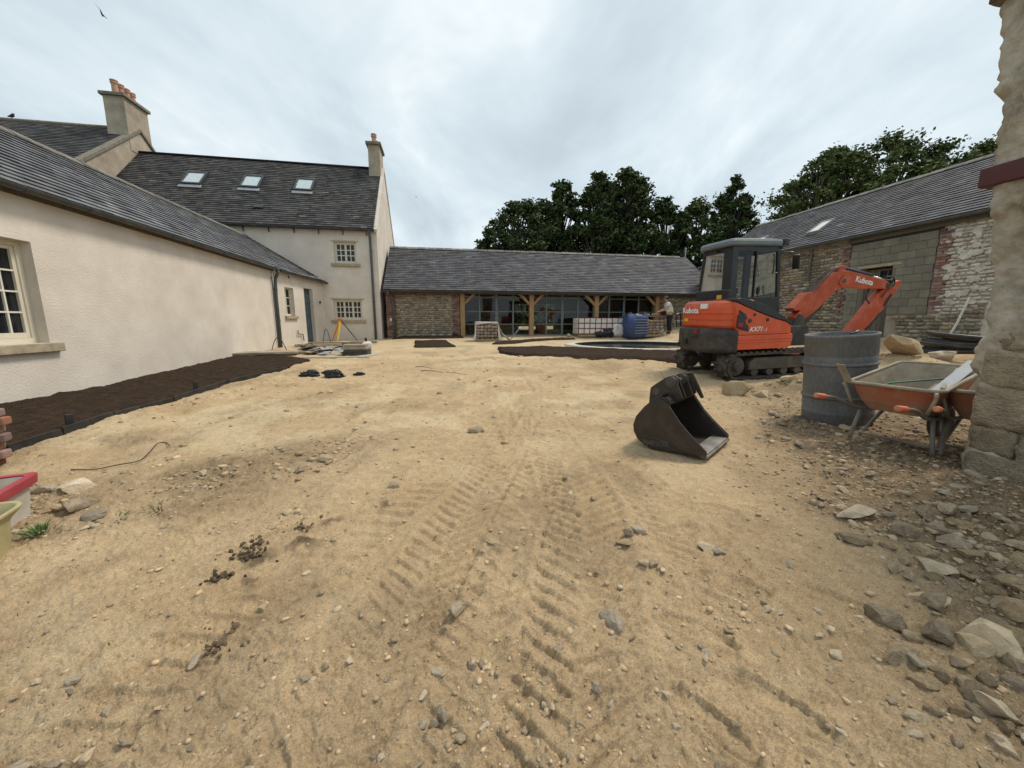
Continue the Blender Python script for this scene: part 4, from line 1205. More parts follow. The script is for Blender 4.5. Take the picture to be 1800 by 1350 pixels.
mb.add([(AX-14, ey, ez-.03), (AX-.1, ey, ez-.03), (AX-.1, AY, AZ+.03), (AX-14, AY, AZ+.03), (AX-14, 8.8, AZ-slp*(8.8-AY)), (AX-.1, 8.8, AZ-slp*(8.8-AY))], [(0, 1, 2, 3), (3, 2, 5, 4)])
mb.build('roof_deck', 'deck', roof, fix=False)
mb = MB(); t = .1
mb.prism([(ey, ez+.06), (AY, AZ+.12), (8.8, AZ+.12-slp*(8.8-AY)), (8.8, AZ-.02-slp*(8.8-AY)), (AY, AZ-.02), (ey, ez-.10)], AX-.2, AX+.06, lambda p, q, d: (d, p, q))
mb.build('verge_coping', 'cap_stone', roof, bevel=.01)
mb = MB(); mb.tube([(AX-14, AY, AZ+.07), (AX-.3, AY, AZ+.07)], .09, 8); mb.build('ridge', 'cap_stone', roof, smooth=True)
chimney(tall, AX-.78, AX+.0, AY-.70, AY+.70, 8.6, 10.85, [(AX-.4, AY-.48+.32*k, .56, .125) for k in range(4)])

# ================================================================== open fronted barn
B0 = Vector((-5.6, 17.1, 0.0))
barn = thing('oak_framed_barn', 'long low slate roofed barn with oak posts and wide glazed screens', 'building', B0, RZ)
BL, EH, RD, RH, FL = 16.6, 2.74, 3.0, 4.93, 0.60
def rub_wall(x0, x1, z0, z1, nm, q0, q1, seed):
    w_ = thing_part(nm, barn)
    MB().bx(x0, x1, .03, .45, z0, z1).build('mortar', 'mortar', w_)
    av = []
    if q0: av.append((x0-.1, x0+q0, z0-1, z1+1))
    if q1: av.append((x1-q1, x1+.1, z0-1, z1+1))
    stones_on(w_, None, x0, x1, z0, z1-.16, .092, .155, 'wall_stone', avoid=av, cap=300 if seed == 21 else 150, seed=seed, depth=.13, proud=.0)
    if q0: bricks_on(w_, x0, x0+q0, z0, z1-.15, seed=seed)
    if q1: bricks_on(w_, x1-q1, x1, z0, z1-.15, seed=seed+1)
    bricks_on(w_, x0, x1, z1-.15, z1, seed=seed+2)
rub_wall(.04, 3.26, .35, 2.62, 'stone_wall', .45, .32, 21)
rub_wall(13.26, BL-.05, .35, 2.62, 'stone_wall', .24, 0, 31)
POSTS = (3.39, 6.64, 9.90, 13.13)
for x in POSTS:
    MB().bx(x-.105, x+.105, -.05, .16, FL-.05, 2.55).build('oak_post', 'oak', barn, bevel=.012)
    MB().bx(x-.15, x+.15, -.1, .2, FL-.12, FL-.052).build('post_pad', 'flagstone', barn, bevel=.01)
MB().bx(3.27, 13.25, -.04, .15, 2.552, 2.70).build('wall_plate', 'oak', barn, bevel=.01)
for i, x in enumerate(POSTS):
    for sgn in (-1, 1):
        if (i == 0 and sgn < 0) or (i == 3 and sgn > 0): continue
        m = MB(); x0 = x+sgn*.107; z0_ = 2.02
        pl_ = [(x0, z0_), (x0, z0_+.14)]
        for k in range(6):
            t_ = k/5; pl_.append((x0+sgn*.52*t_, z0_+.14+.39*t_-.04*math.sin(math.pi*t_)*0+.0))
        pl_ += [(x0+sgn*.60, 2.551), (x0+sgn*.42, 2.40)]
        pl_ = [(x0, z0_), (x0, z0_+.15), (x0+sgn*.24, z0_+.40), (x0+sgn*.40, 2.551), (x0+sgn*.56, 2.551), (x0+sgn*.32, z0_+.31)]
        m.prism(pl_, -.0, .10, XZ); m.build('brace', 'oak', barn, bevel=.006)
# glazed screens, set back
GY = .34
for b_ in range(3):
    xa, xb = POSTS[b_]+.02, POSTS[b_+1]-.02
    sc = thing_part('glazed_screen', barn)
    n = 4; pw = (xb-xa)/n
    for k in range(n+1):
        hw = .035 if k in (0, 4, 1, 3) else .05
        x = xa+pw*k
        MB().bx(max(x-hw, xa), min(x+hw, xb), GY, GY+.06, FL, 2.62).build('mullion', 'sage_frame', sc, bevel=.004)
    rails = (FL, 1.13, 1.72, 2.36, 2.56)
    for k in range(n):
        a, c_ = xa+pw*k+.036, xa+pw*(k+1)-.036
        opened = (b_ == 2 and k == 2)
        if opened:
            MB().bx(a, c_, GY+.01, GY+.05, 2.345, 2.40).build('rail', 'sage_frame', sc)
            dr = thing_part('door_leaf', barn, (a, GY+.05, 0), (0, 0, R(78)))
            dw = c_-a
            m = MB(); m.bx(0, .06, 0, .05, FL+.02, 2.33); m.bx(dw-.06, dw, 0, .05, FL+.02, 2.33); m.bx(.06, dw-.06, 0, .05, 2.27, 2.33); m.bx(.06, dw-.06, 0, .05, FL+.02, FL+.1); m.build('door_frame', 'sage_frame', dr)
            MB().bx(.06, dw-.06, .02, .028, FL+.1, 2.27).build('pane', 'glazing', dr)
        else:
            for z in rails[:-1]:
                hh = .055 if z == FL else .042
                MB().bx(a, c_, GY+.008, GY+.052, z, z+hh).build('rail', 'sage_frame', sc)
            for z0_, z1_ in zip(rails, rails[1:]):
                t_ = random.uniform(-.004, .004)
                MB().add([(a, GY+.028+t_, z0_+.04), (c_, GY+.028-t_, z0_+.04), (c_, GY+.028-t_, z1_), (a, GY+.028+t_, z1_)], [(0, 1, 2, 3)]).build('pane', 'glazing', sc, fix=False)
        MB().bx(a, c_, GY+.008, GY+.052, 2.56, 2.615).build('rail', 'sage_frame', sc)
    xc = xa+pw*2
    for s_ in (-1, 1):
        MB().bx(xc+s_*.055-.02, xc+s_*.055+.02, GY-.012, GY-.001, 1.35, 1.75).build('lock_plate', 'sage_frame', sc)
        m = MB(); m.tube([(xc+s_*.06, GY-.03, 1.55), (xc+s_*.16, GY-.04, 1.55)], .012, 6); m.build('handle', 'black_plastic', sc)
# inside: floor, back wall with glazing, end walls
MB().bx(3.3, 13.3, -.35, 5.9, FL-.3, FL).build('floor', 'floor_slab', barn)
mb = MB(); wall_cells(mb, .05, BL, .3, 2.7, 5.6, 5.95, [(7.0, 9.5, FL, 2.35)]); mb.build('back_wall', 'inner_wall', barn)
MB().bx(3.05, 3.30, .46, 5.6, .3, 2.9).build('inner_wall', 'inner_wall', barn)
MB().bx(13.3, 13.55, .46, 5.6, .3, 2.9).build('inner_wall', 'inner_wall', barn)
for x in (7.0, 7.83, 8.66, 9.44):
    MB().bx(x, x+.06, 5.7, 5.76, FL, 2.35).build('back_mullion', 'sage_frame', barn)
for z in (1.1, 1.7):
    MB().bx(7.0, 9.5, 5.71, 5.75, z, z+.04).build('back_rail', 'sage_frame', barn)
roof = thing_part('roof', barn)
ov = .28; sl = (RH-EH)/RD
E0, E1 = Vector((-.02, -ov, EH-ov*sl+.10)), Vector((BL, -ov, EH-ov*sl+.10))
R0, R1 = Vector((-.02, RD, RH+.02)), Vector((BL, RD, RH+.02))
slates(roof, E0, E1, R1, R0, .30, .165, 'slate_grey', 23, th=.014, vary=.3)
mb = MB()
mb.add([E0+dz, E1+dz, R1+dz, R0+dz, Vector((0, 6.2, EH-.05)), Vector((BL, 6.2, EH-.05))], [(0, 1, 2, 3), (3, 2, 5, 4)])
mb.build('roof_deck', 'deck', roof, fix=False)
for i in range(int(BL/.45)):
    inst('ridge_tile', rt, roof, (.2+.45*i, RD, RH+.05+random.uniform(-.008, .008)), (0, random.uniform(-.012, .012), 0))
gutter_run(barn, E0+Vector((0, -.06, -.02)), E1+Vector((0, -.06, -.02)), r=.07)
MB().bx(0.0, BL, -.24, -.2, EH-.24, EH-.10).build('fascia', 'oak_dark', barn)
MB().bx(0.0, BL, -.2, .0, EH-.13, EH-.11).build('soffit', 'oak_dark', barn)
downpipe(barn, bend([(.16, -ov-.06, EH-.16), (.18, -ov-.06, EH-.27), (.36, -.07, EH-.42), (.38, -.07, .48)]), .045, collars=[(.38, -.07, 1.7)])
MB().box((.22, -.02, 1.36), (.09, .06, .12)).build('meter_box', 'white_plastic', barn, bevel=.008)
MB().box((3.02, -.09, .70), (.22, .14, .10)).build('wall_lamp', 'black_plastic', barn, bevel=.01)

M('lime_wash', (0.70, 0.66, 0.58), 0.95, c2=(0.42, 0.36, 0.28), scale=6, bump=.7, bscale=26, bdist=.02, spec=.1)
# ================================================================== stone barn on the right
S0 = Vector((11.55, 11.1, 0.0))
sb = thing('stone_barn', 'old rubble stone barn with blocked up opening and slate roof', 'building', S0, math.atan2(-.983, .184))
SX0, SX1, EH, RD, RH = -9.25, 6.0, 4.05, 3.0, 6.1
DZ0, DZ1 = .80, 2.93
MB().bx(SX0, -1.99, .035, .5, -.2, 4.0).build('mortar', 'mortar_pale', sb)
MB().bx(.29, SX1, .035, .5, -.2, 4.0).build('mortar', 'lime_wash', sb)
MB().bx(-1.99, -1.62, .035, .5, -.2, .80).build('mortar', 'mortar_pale', sb)
MB().bx(-.72, .29, .035, .5, -.2, 1.44).build('mortar', 'mortar_pale', sb)
white = lambda x, z: x > .42+.12*math.sin(z*7) and z > 1.75-.55*math.sin(x*2.2)*.5 and z < 3.75
def tint(x, z, rr):
    if white(x, z) and rr.random() < .9:
        g = rr.uniform(1.25, 2.0); return (g*1.12, g*1.16, g*1.25)
    if z < 1.5: return (.95, 1.0, 1.05)
    return (1, 1, 1)
# patches of limewash plaster still clinging to the stones
_rp = random.Random(8)
for k in range(34):
    xx, zz_ = _rp.uniform(.5, 1.5), _rp.uniform(1.7, 3.6)
    if not white(xx, zz_): continue
    aa, bb_ = _rp.uniform(.05, .17), _rp.uniform(.04, .10)
    pts_ = [(xx+aa*math.cos(t_)*_rp.uniform(.6, 1.1), zz_+bb_*math.sin(t_)*_rp.uniform(.6, 1.1)) for t_ in [6.283*j/11 for j in range(11)]]
    MB().prism(pts_, -.032-_rp.uniform(0, .006), .02, XZ).build('plaster_patch', 'lime_wash', sb, bevel=.006)
dooropen = (-1.62, -.71, DZ0-.3, DZ1+.06)
wallp = thing_part('wall', sb)
stones_on(wallp, None, -7.5, 1.45, .55, 3.95, .095, .19, 'wall_stone', avoid=[(-1.99, .29, 1.44, 3.8), (-1.99, -.5, .5, 3.8), (-9, -2.0, 3.8, 4.2), (.29, .62, 1.5, 3.8), (-2.25, -1.99, 1.5, 3.8)],
          cap=200, seed=41, depth=.16, proud=.01, tint=tint, keepfn=lambda x, z: not (white(x, z)))
wallw = thing_part('whitewashed_wall', sb)
stones_on(wallw, None, .3, 1.6, 1.2, 3.85, .085, .16, 'white_stone', cap=300, seed=43, depth=.16, proud=.015, keepfn=lambda x, z: white(x, z))
bricks_on(wallw, .30, .60, 1.5, 3.75, seed=44, ragged=.5, proud=.02)
bricks_on(wallp, -2.24, -1.99, 1.5, 3.75, seed=45, ragged=.4, proud=.02)
# infill of concrete blocks
inf = thing_part('block_infill', sb)
MB().bx(-1.98, -1.62, .04, .3, .8, 3.74).build('bed_mortar', 'block_mortar', inf)
MB().bx(-1.62, -.72, .04, .3, DZ1+.02, 3.74).build('bed_mortar', 'block_mortar', inf)
MB().bx(-.72, .29, .04, .3, 1.45, 3.74).build('bed_mortar', 'block_mortar', inf)
bmsh = MB().box((0, 0, 0), (.438, .1, .216)).mesh('block'); bmsh.materials.append(MATS['block'])
z = .82; r = 0
while z < 3.7:
    x = -1.98-(.224 if r % 2 else 0)
    h = min(.225, 3.735-z)
    while x < .28:
        for (a, c_) in ([(x, x+.448)] if not (z+.1 < DZ1+.05 and x < -.72 and x+.448 > -1.62) else [(x, -1.62), (-.72, x+.448)]):
            a, c_ = max(a, -1.98), min(c_, .28)
            if c_-a > .05 and not (z+.1 < 1.45 and a > -.75):
                inst('block', bmsh, inf, ((a+c_)/2, .078-.03+random.uniform(-.004, .004), z+h/2), (0, 0, random.uniform(-.006, .006)), ((c_-a-.010)/.438, 1, (h-.010)/.216))
        x += .448
    z += .225; r += 1
MB().bx(-1.72, -.50, -.02, .12, DZ1+.01, DZ1+.09).build('lintel', 'sill_stone', sb, bevel=.008)
dr = thing_part('door', sb)
for k in range(7):
    MB().bx(-1.61+.128*k, -1.61+.128*k+.122, .22, .25, DZ0-.1, 2.02 if k > 2 else 2.9).build('door_board', 'old_wood', dr)
m = MB(); m.bx(-1.24, -1.19, .2, .26, 2.02, 2.9); m.bx(-.77, -.72, .2, .26, 2.02, 2.9); m.bx(-1.19, -.77, .2, .26, 2.03, 2.09); m.bx(-1.19, -.77, .2, .26, 2.83, 2.9); m.bx(-.99, -.965, .205, .255, 2.09, 2.83); m.build('light_frame', 'old_wood', dr)
for a, c_ in ((-1.19, -.99), (-.965, -.77)):
    MB().bx(a, c_, .23, .24, 2.09, 2.83).build('pane', 'dark_glass', dr)
MB().bx(-2.0, .5, .5, .6, .5, 3.9).build('backing', 'deck', sb)
MB().bx(-2.05, .34, .0, .45, 3.742, 3.80).build('old_lintel', 'deck', sb)
MB().bx(-2.1, 1.2, -.03, .3, 3.80, 3.98).build('old_beam', 'old_wood', sb, bevel=.01)
MB().bx(-7.5, 1.4, -.12, -.06, .50, .76).build('base_board', 'old_wood', sb, bevel=.006)
m = MB(); m.tube([(-3.35, -.05, 3.85), (-3.37, -.05, 2.75)], .035, 8); m.build('vent_pipe', 'old_wood', sb)
m = MB(); m.tube([(1.15, -.04, 1.9), (1.0, -.06, 1.2), (.85, -.08, .75)], .03, 6); m.build('prop', 'white_bar', sb)
# far gable
m = MB(); m.prism([(0, -.2), (6, -.2), (6, 4.0), (3, RH-.1), (0, 4.0)], SX0-.3, SX0-.01, lambda p, q, d: (d, p, q)); m.build('far_gable', 'mortar', sb)
roof = thing_part('roof', sb)
ov = .16; sl = (RH-EH)/RD
E0, E1 = Vector((SX0-.15, -ov, EH-ov*sl+.06)), Vector((SX1, -ov, EH-ov*sl+.06))
R0, R1 = Vector((SX0-.15, RD, RH+.06)), Vector((SX1, RD, RH+.06))
slates(roof, E0, E1, R1, R0, .27, .165, 'slate_grey', 29, th=.015, vary=.34)
mb = MB()
mb.add([E0+dz, E1+dz, R1+dz, R0+dz, Vector((SX0-.1, 6.2, EH)), Vector((SX1, 6.2, EH))], [(0, 1, 2, 3), (3, 2, 5, 4)])
mb.build('roof_deck', 'deck', roof, fix=False)
for i in range(int((SX1-SX0)/.45)):
    if SX0+.45*i > 2: break
    inst('ridge_tile', rt, roof, (SX0+.1+.45*i, RD, RH+.09+random.uniform(-.012, .012)), (0, random.uniform(-.02, .02), 0))
gutter_run(sb, E0+Vector((0, -.06, -.02)), E1+Vector((0, -.06, -.02)), r=.07, mat='pipe_grey')
sn2 = Vector((0, -sl, 1)).normalized(); su2 = Vector((0, 1, sl)).normalized()
for x in (-4.05, -7.0):
    rooflight(roof, x, 1.0, EH+sl+.06, .5, .85, 'lead', 'white_bar', sn2, su2, lead=False)

# ================================================================== old wall close by on the right
ow = thing('old_rendered_wall', 'crumbling rendered stone wall end with maroon band next to the wheelbarrow', 'wall', (3.63, 2.89, 0.0), math.atan2(-.983, .184))
# local x runs towards the viewer, y into the wall; ragged end at x ~ 0
M('old_render', (0.54, 0.485, 0.40), 0.95, c2=(0.20, 0.165, 0.11), scale=3.4, bump=0.9, bscale=16, bdist=0.03, spec=.12, detail=10)
M('maroon', (0.085, 0.022, 0.022), 0.55, var=0.15)
M('quoin_stone', (0.43, 0.355, 0.25), 0.95, c2=(0.25, 0.20, 0.14), scale=4, rnd=.18, bump=1.0, bscale=20, bdist=.04, spec=.12)
prof = [(-0.4, .02), (.09, 0.0), (.35, -.04), (.75, -.03), (.95, -.10), (1.08, -.07), (1.2, -.03), (1.39, -.06), (1.6, -.10), (1.8, -.12), (2.05, -.16), (2.25, -.18), (2.42, -.19), (2.7, -.21), (3.0, -.26), (3.3, -.30), (3.55, -.34), (3.62, -.30), (3.75, -.24), (3.95, -.22)]
mb = MB()
NZ, NX = 190, 110
zs = np.linspace(-.4, 3.9, NZ); us = np.linspace(0, 1, NX)**1.8
pz = [p[0] for p in prof]; pxx = [p[1] for p in prof]
X = np.zeros((NZ, NX)); Yv = np.zeros((NZ, NX)); Zv = np.repeat(zs[:, None], NX, 1)
for i, z in enumerate(zs):
    xe = np.interp(z, pz, pxx)+.035*(vnoise(np.array([z*9]), np.array([3.]), 5)[0]-.5)+.02*(vnoise(np.array([z*31]), np.array([3.]), 6)[0]-.5)
    X[i] = xe+us*(2.6-xe)
body = .05*fbm(X*2.2, Zv*2.2, 61, 4)+.04*fbm(X*8, Zv*8, 62, 4)+.018*fbm(X*26, Zv*26, 63, 3)
patch = sm(.03, .05, fbm(X*2.6+3, Zv*1.7, 64, 4))*.035      # plaster that still clings on
Yv = -body*1.1-patch-.10*sm(.45, -.1, Zv)
rnd_ = np.minimum((X-X[:, :1])/.06, 1); Yv = Yv+.05*(1-rnd_)**2
nverts = np.stack([X, Yv, Zv], -1).reshape(-1, 3)
mb.add(nverts, [(i*NX+j, i*NX+j+1, (i+1)*NX+j+1, (i+1)*NX+j) for i in range(NZ-1) for j in range(NX-1)])
# end face going back
b_ = len(mb.v)
end = []
for i in range(NZ):
    for k in range(1, 9):
        y = .06*k
        end.append((X[i, 0]+.012*(vnoise(np.array([zs[i]*14]), np.array([k*1.0]), 9)[0]-.5)*3+.004*k, y+Yv[i, 0], zs[i]))
b0 = len(mb.v); mb.v.extend(end)
for i in range(NZ-1):
    ids0 = [i*NX]+[b0+i*8+k for k in range(8)]; ids1 = [(i+1)*NX]+[b0+(i+1)*8+k for k in range(8)]
    for k in range(8):
        mb.f.append((ids0[k+1], ids0[k], ids1[k], ids1[k+1])); mb.m.append(0); mb.c.append(None)
wl_ = mb.build('wall_body', 'old_render', ow, smooth=True)
# exposed quoin stones low down
for (x0, x1, z0, z1, pr) in ((-.045, .30, .80, 1.05, .05), (.33, .62, .78, 1.02, .045), (-.05, .36, .50, .78, .06), (.38, .8, .48, .75, .05), (-.03, .20, .30, .49, .055), (.22, .6, .24, .46, .06), (.0, .17, 1.07, 1.24, .04), (-.02, .32, .04, .28, .10), (.34, .8, .0, .22, .10)):
    sm_ = mesh_with(SQB[random.randrange(4)], 'quoin_stone')
    inst('quoin_stone', sm_, ow, ((x0+x1)/2+.05, .118-pr, (z0+z1)/2), (random.uniform(-.03, .03), random.uniform(-.05, .05), random.uniform(-.03, .03)), ((x1-x0)*1.05, .24, (z1-z0)*1.06))
m = MB(); m.bx(-.21, 2.5, -.075, .3, 2.27, 2.41); m.build('timber_band', 'maroon', ow, bevel=.012)
m = MB(); inst('top_stone', mesh_with(STU[2], 'quoin_stone'), ow, (-.30, .05, 3.63), (.1, .25, .2), (.16, .2, .10))

# ================================================================== mini excavator
M('orange_paint', (0.58, 0.070, 0.013), 0.40, var=0.14, scale=2.0, dust=0.26, dscale=4.5, spec=.5, bump=.03, bscale=20)
M('orange_worn', (0.45, 0.058, 0.016), 0.48, var=0.2, scale=4.0, dust=0.4, dscale=4, spec=.4)
M('cab_black', (0.010, 0.012, 0.017), 0.36, var=0.2, dust=0.05, spec=.5)
M('cw_black', (0.022, 0.023, 0.026), 0.5, var=0.3, dust=0.22, dscale=3.5)
M('cab_roof', (0.13, 0.16, 0.18), 0.38, var=0.12, dust=0.2)
M('rubber', (0.028, 0.027, 0.026), 0.85, var=0.3, dust=0.55, dscale=5, dustc=(.22, .17, .11))
M('steel_dirty', (0.055, 0.05, 0.045), 0.7, var=0.35, dust=0.55, dustc=(.20, .15, .095))
M('chrome', (0.6, 0.6, 0.6), 0.18, metal=1.0, var=0.05)
M('hose', (0.014, 0.014, 0.015), 0.5, var=0.2, dust=.15)
M('decal_white', (0.75, 0.75, 0.73), 0.5, var=0.04)
M('decal_yellow', (0.70, 0.42, 0.03), 0.5, var=0.1)
M('lamp_red', (0.35, 0.01, 0.012), 0.3, var=0.1)
M('seat', (0.03, 0.03, 0.033), 0.8, var=0.2)
HD = R(12)
XO = Vector((4.76, 7.72)); ex = thing('mini_excavator', 'orange and black tracked mini excavator with closed cab and folded arm', 'excavator', (XO.x, XO.y, gh(XO.x, XO.y)+.01), HD, rot=(R(1.2), R(-1.6), HD))
def exb(name, mb, mat, parent=ex, **k): return mb.build(name, mat, parent, **k)
# ---- crawler tracks
TR, TH, TW = .85, .235, .32
def loop_pt(s_):
    """point and tangent angle on the belt line, s_ in 0..1"""
    st = 2*TR; arc = math.pi*TH; tot = 2*st+2*arc; d = (s_ % 1)*tot
    if d < st: return (-TR+d, 2*TH, 0.0)
    d -= st
    if d < arc: a = math.pi/2-d/TH; return (TR+TH*math.cos(a), TH+TH*math.sin(a), a-math.pi/2)
    d -= arc
    if d < st: return (TR-d, 0.0, math.pi)
    d -= st
    a = -math.pi/2-d/TH
    return (-TR+TH*math.cos(a), TH+TH*math.sin(a), a-math.pi/2)
lug = MB(); lug.prism([(-.036, 0), (.036, 0), (.022, .028), (-.022, .028)], -.075, .075, lambda p, q, d: (p, d, q))
lugm = lug.mesh('track_lug'); lugm.materials.append(MATS['rubber'])
for sy in (-.6, .6):
    tk = thing_part('track', ex, (0, sy, 0.028))
    mb = MB(); rings = []
    n = 90
    for k in range(n):
        x, z, a = loop_pt(k/n); nx_, nz_ = -math.sin(a), math.cos(a)
        th = .035
        rings.append([(x, -TW/2, z), (x, TW/2, z), (x-nx_*th, TW/2, z-nz_*th), (x-nx_*th, -TW/2, z-nz_*th)])
    rings.append(rings[0])
    mb.loft(rings, cap=False)
    mb.build('belt', 'rubber', tk, smooth=False)
    NLUG = 38
    for k in range(NLUG):
        for side in (-1, 1):
            x, z, a = loop_pt((k+(.5 if side > 0 else 0))/NLUG)
            o = inst('track_lug', lugm, tk, (x, side*.082, z), (0, -a, side*.30))
    # rollers, sprocket and idler
    for x, r in ((-TR, .17), (TR, .18)):
        m = MB(); m.lathe([(.03, -.13), (r*.55, -.13), (r*.6, -.10), (r, -.09), (r, .09), (r*.6, .10), (r*.55, .13), (.03, .13)], 22, (x, 0, TH), (R(90), 0, 0))
        w_ = m.build('drive_wheel' if x < 0 else 'idler_wheel', 'steel_dirty', tk)
        m = MB(); m.lathe([(.02, -.02), (.09, -.02), (.105, 0), (.09, .03), (.02, .03)], 16, (x, -.15, TH), (R(90), 0, 0)); m.build('hub', 'steel_dirty', w_)
        for q in range(8):
            m = MB(); m.lathe([(.008, 0), (.012, 0), (.012, .012), (.002, .014)], 6, (x+.07*math.cos(q*.785), -.172, TH+.07*math.sin(q*.785)), (R(90), 0, 0)); m.build('bolt', 'steel_dirty', w_)
    for x in (-.45, -.12, .2, .5):
        m = MB(); m.lathe([(.02, -.1), (.075, -.1), (.08, -.06), (.08, .06), (.075, .1), (.02, .1)], 14, (x, 0, .115), (R(90), 0, 0)); m.build('roller', 'steel_dirty', tk)
    m = MB(); m.prism([(-.62, .16), (.62, .16), (.66, .30), (.55, .38), (-.5, .38), (-.60, .30)], -.13, .13, XZ); m.build('track_frame', 'steel_dirty', tk, bevel=.015)
m = MB(); m.bx(-.42, .42, -.46, .46, .24, .42); exb('undercarriage_frame', m, 'steel_dirty', bevel=.02)
m = MB(); m.lathe([(.30, .42), (.42, .42), (.44, .46), (.44, .52), (.36, .56), (.3, .56)], 28, (0, 0, 0)); exb('slew_ring', m, 'steel_dirty', smooth=False)
# dozer blade at the front
bl = thing_part('dozer_blade', ex)
m = MB(); rings = []
for y in (-.74, .74):
    rings.append([(1.42, y, .04), (1.36, y, .15), (1.36, y, .28), (1.42, y, .38), (1.39, y, .385), (1.32, y, .28), (1.32, y, .14), (1.39, y, .03)])
m.loft(rings); m.build('mouldboard', 'orange_worn', bl)
for y in (-.3, .3):
    m = MB(); m.tube([(.4, y, .3), (1.34, y, .2)], .045, 6); m.build('blade_arm', 'orange_worn', bl)
# ---- house: counterweight and covers as lofted plan outlines
def plan(z, pts, off=0.0, cx0=-.4, cy0=0.0):
    o = []
    for x, y in pts:
        d = Vector((x-cx0, y-cy0)); L_ = d.length or 1
        o.append((x-d.x/L_*off, y-d.y/L_*off, z))
    return o
cwp = [(-.93, -.765), (-1.06, -.70), (-1.16, -.56), (-1.235, -.36), (-1.275, -.12), (-1.275, .12), (-1.235, .36), (-1.16, .56), (-1.06, .70), (-.93, .765)]
m = MB(); m.loft([plan(.49, cwp, .07), plan(.53, cwp, .02), plan(.58, cwp), plan(.86, cwp), plan(.925, cwp, .015), plan(.95, cwp, .06)])
cwo = exb('counterweight', m, 'cw_black', smooth=False)
for q in ((-1.29, .18, .68, .10, .10), (-1.18, .54, .60, .07, .06), (-1.285, -.05, .80, .16, .03)):
    m = MB(); m.box((q[0], q[1], q[2]), (.04, q[3], q[4]), (0, 0, -math.atan2(q[1], 1.9))); m.build('pocket', 'black_plastic', cwo, bevel=.008)
m = MB(); m.lathe([(.003, 0), (.045, 0), (.048, .012), (.003, .016)], 14, (-1.268, -.10, .885), (0, R(-90), 0)); m.build('reflector', 'lamp_red', cwo)
egp = [(-.6, -.74), (-.90, -.745), (-1.03, -.68), (-1.11, -.54), (-1.165, -.34), (-1.19, -.1), (-1.19, .1), (-1.165, .34), (-1.11, .54), (-1.0, .69), (-.88, .74), (-.6, .74)]
m = MB(); m.loft([plan(.951, egp, .03), plan(1.0, egp), plan(1.08, egp), plan(1.085, egp, .012), plan(1.10, egp, .012), plan(1.105, egp), plan(1.19, egp), plan(1.195, egp, .012), plan(1.21, egp, .012), plan(1.215, egp), plan(1.33, egp, .012), plan(1.40, egp, .035), plan(1.435, egp, .08), plan(1.45, egp, .16)])
ego = exb('engine_cover', m, 'orange_paint', smooth=False)
m = MB(); m.box((-1.06, .1, 1.0), (.2, .5, .5)); 
for y, z in ((.34, 1.09), (-.16, 1.35)):
    m = MB(); m.box((-1.185+abs(y)*.06, y, z), (.03, .13 if z < 1.2 else .17, .06 if z < 1.2 else .09), (0, 0, -y*.28)); m.build('sticker', 'decal_yellow' if z < 1.2 else 'decal_white', ego)
m = MB(); m.tube(bend([(-1.2, .60, .94), (-1.22, .62, 1.2), (-1.05, .70, 1.22), (-1.02, .72, .94)]), .016, 8); m.build('guard_rail', 'cab_black', ego)
# main frame below the deck
m = MB(); m.bx(-.93, .95, -.45, .74, .56, .94); exb('deck_frame', m, 'cw_black', bevel=.02)
# lower orange skirt with ribs
m = MB(); m.prism([(-.925, .565), (.16, .565), (.235, .61), (.255, .80), (.245, .825), (-.925, .825)], -.755, -.46, XZ); lp = exb('lower_skirt', m, 'orange_paint', bevel=.018)
for z in (.69, .745):
    m = MB(); m.bx(-.915, .235, -.768, -.757, z, z+.022); m.build('rib', 'orange_paint', lp, bevel=.004)
m = MB(); m.bx(-.6, .3, .742, .78, .57, .95); exb('left_skirt', m, 'orange_paint', bevel=.015)
# side panel
sp_ = [(-.90, .83), (.215, .83), (.19, .98), (.08, 1.045), (-.15, 1.10), (-.38, 1.175), (-.6, 1.25), (-.8, 1.325), (-.97, 1.395), (-1.02, 1.41), (-.97, .96)]
m = MB(); m.prism(sp_, -.748, -.14, XZ); so = exb('side_panel', m, 'orange_paint', bevel=.012)
for pts in ([(-1.16, 1.275), (-1.0, 1.265), (-.86, 1.20), (-.82, 1.11), (-.86, 1.10), (-1.12, 1.15), (-1.15, 1.2)], [(-1.02, 1.10), (-.86, 1.06), (-.78, .98), (-.775, .90), (-.8, .895), (-.98, .94)]):
    pts = [(max(p, -.99)+.06, q) for p, q in pts]
    m = MB(); m.prism(pts, -.760, -.7485, XZ); v_ = m.build('vent_grille', 'cab_black', so, bevel=.004)
for (x, z, r, mt) in ((-.70, 1.08, .036, 'steel_dirty'), (-.61, 1.185, .024, 'black_plastic'), (-.33, 1.09, .03, 'black_plastic')):
    m = MB(); m.lathe([(.002, 0), (r, 0), (r*1.05, .008), (.002, .012)], 16, (x, -.749, z), (R(90), 0, 0)); m.build('filler_cap', mt, so)
# door cut of the engine bay (black corner hinge guard)
m = MB(); m.prism([(-1.0, .955), (-.955, 1.20), (-.84, 1.19), (-.80, 1.05), (-.78, .955)], -.775, -.758, XZ); exb('corner_guard', m, 'cab_black', bevel=.008)
m = MB(); m.bx(-.955, -.86, -.779, -.7755, .98, 1.05); exb('tail_lamp', m, 'lamp_red', bevel=.004)
# black bonnet curving down beside the cab
hp = [(-1.0, 1.418), (-.8, 1.334), (-.6, 1.259), (-.38, 1.184), (-.15, 1.109), (.08, 1.053), (.19, .99), (.20, 1.0), (.13, 1.07), (.03, 1.125), (-.1, 1.20), (-.28, 1.30), (-.5, 1.385), (-.72, 1.44), (-.92, 1.475), (-1.0, 1.465)]
m = MB(); m.prism(hp, -.757, -.13, XZ); exb('bonnet', m, 'cab_black', bevel=.03)
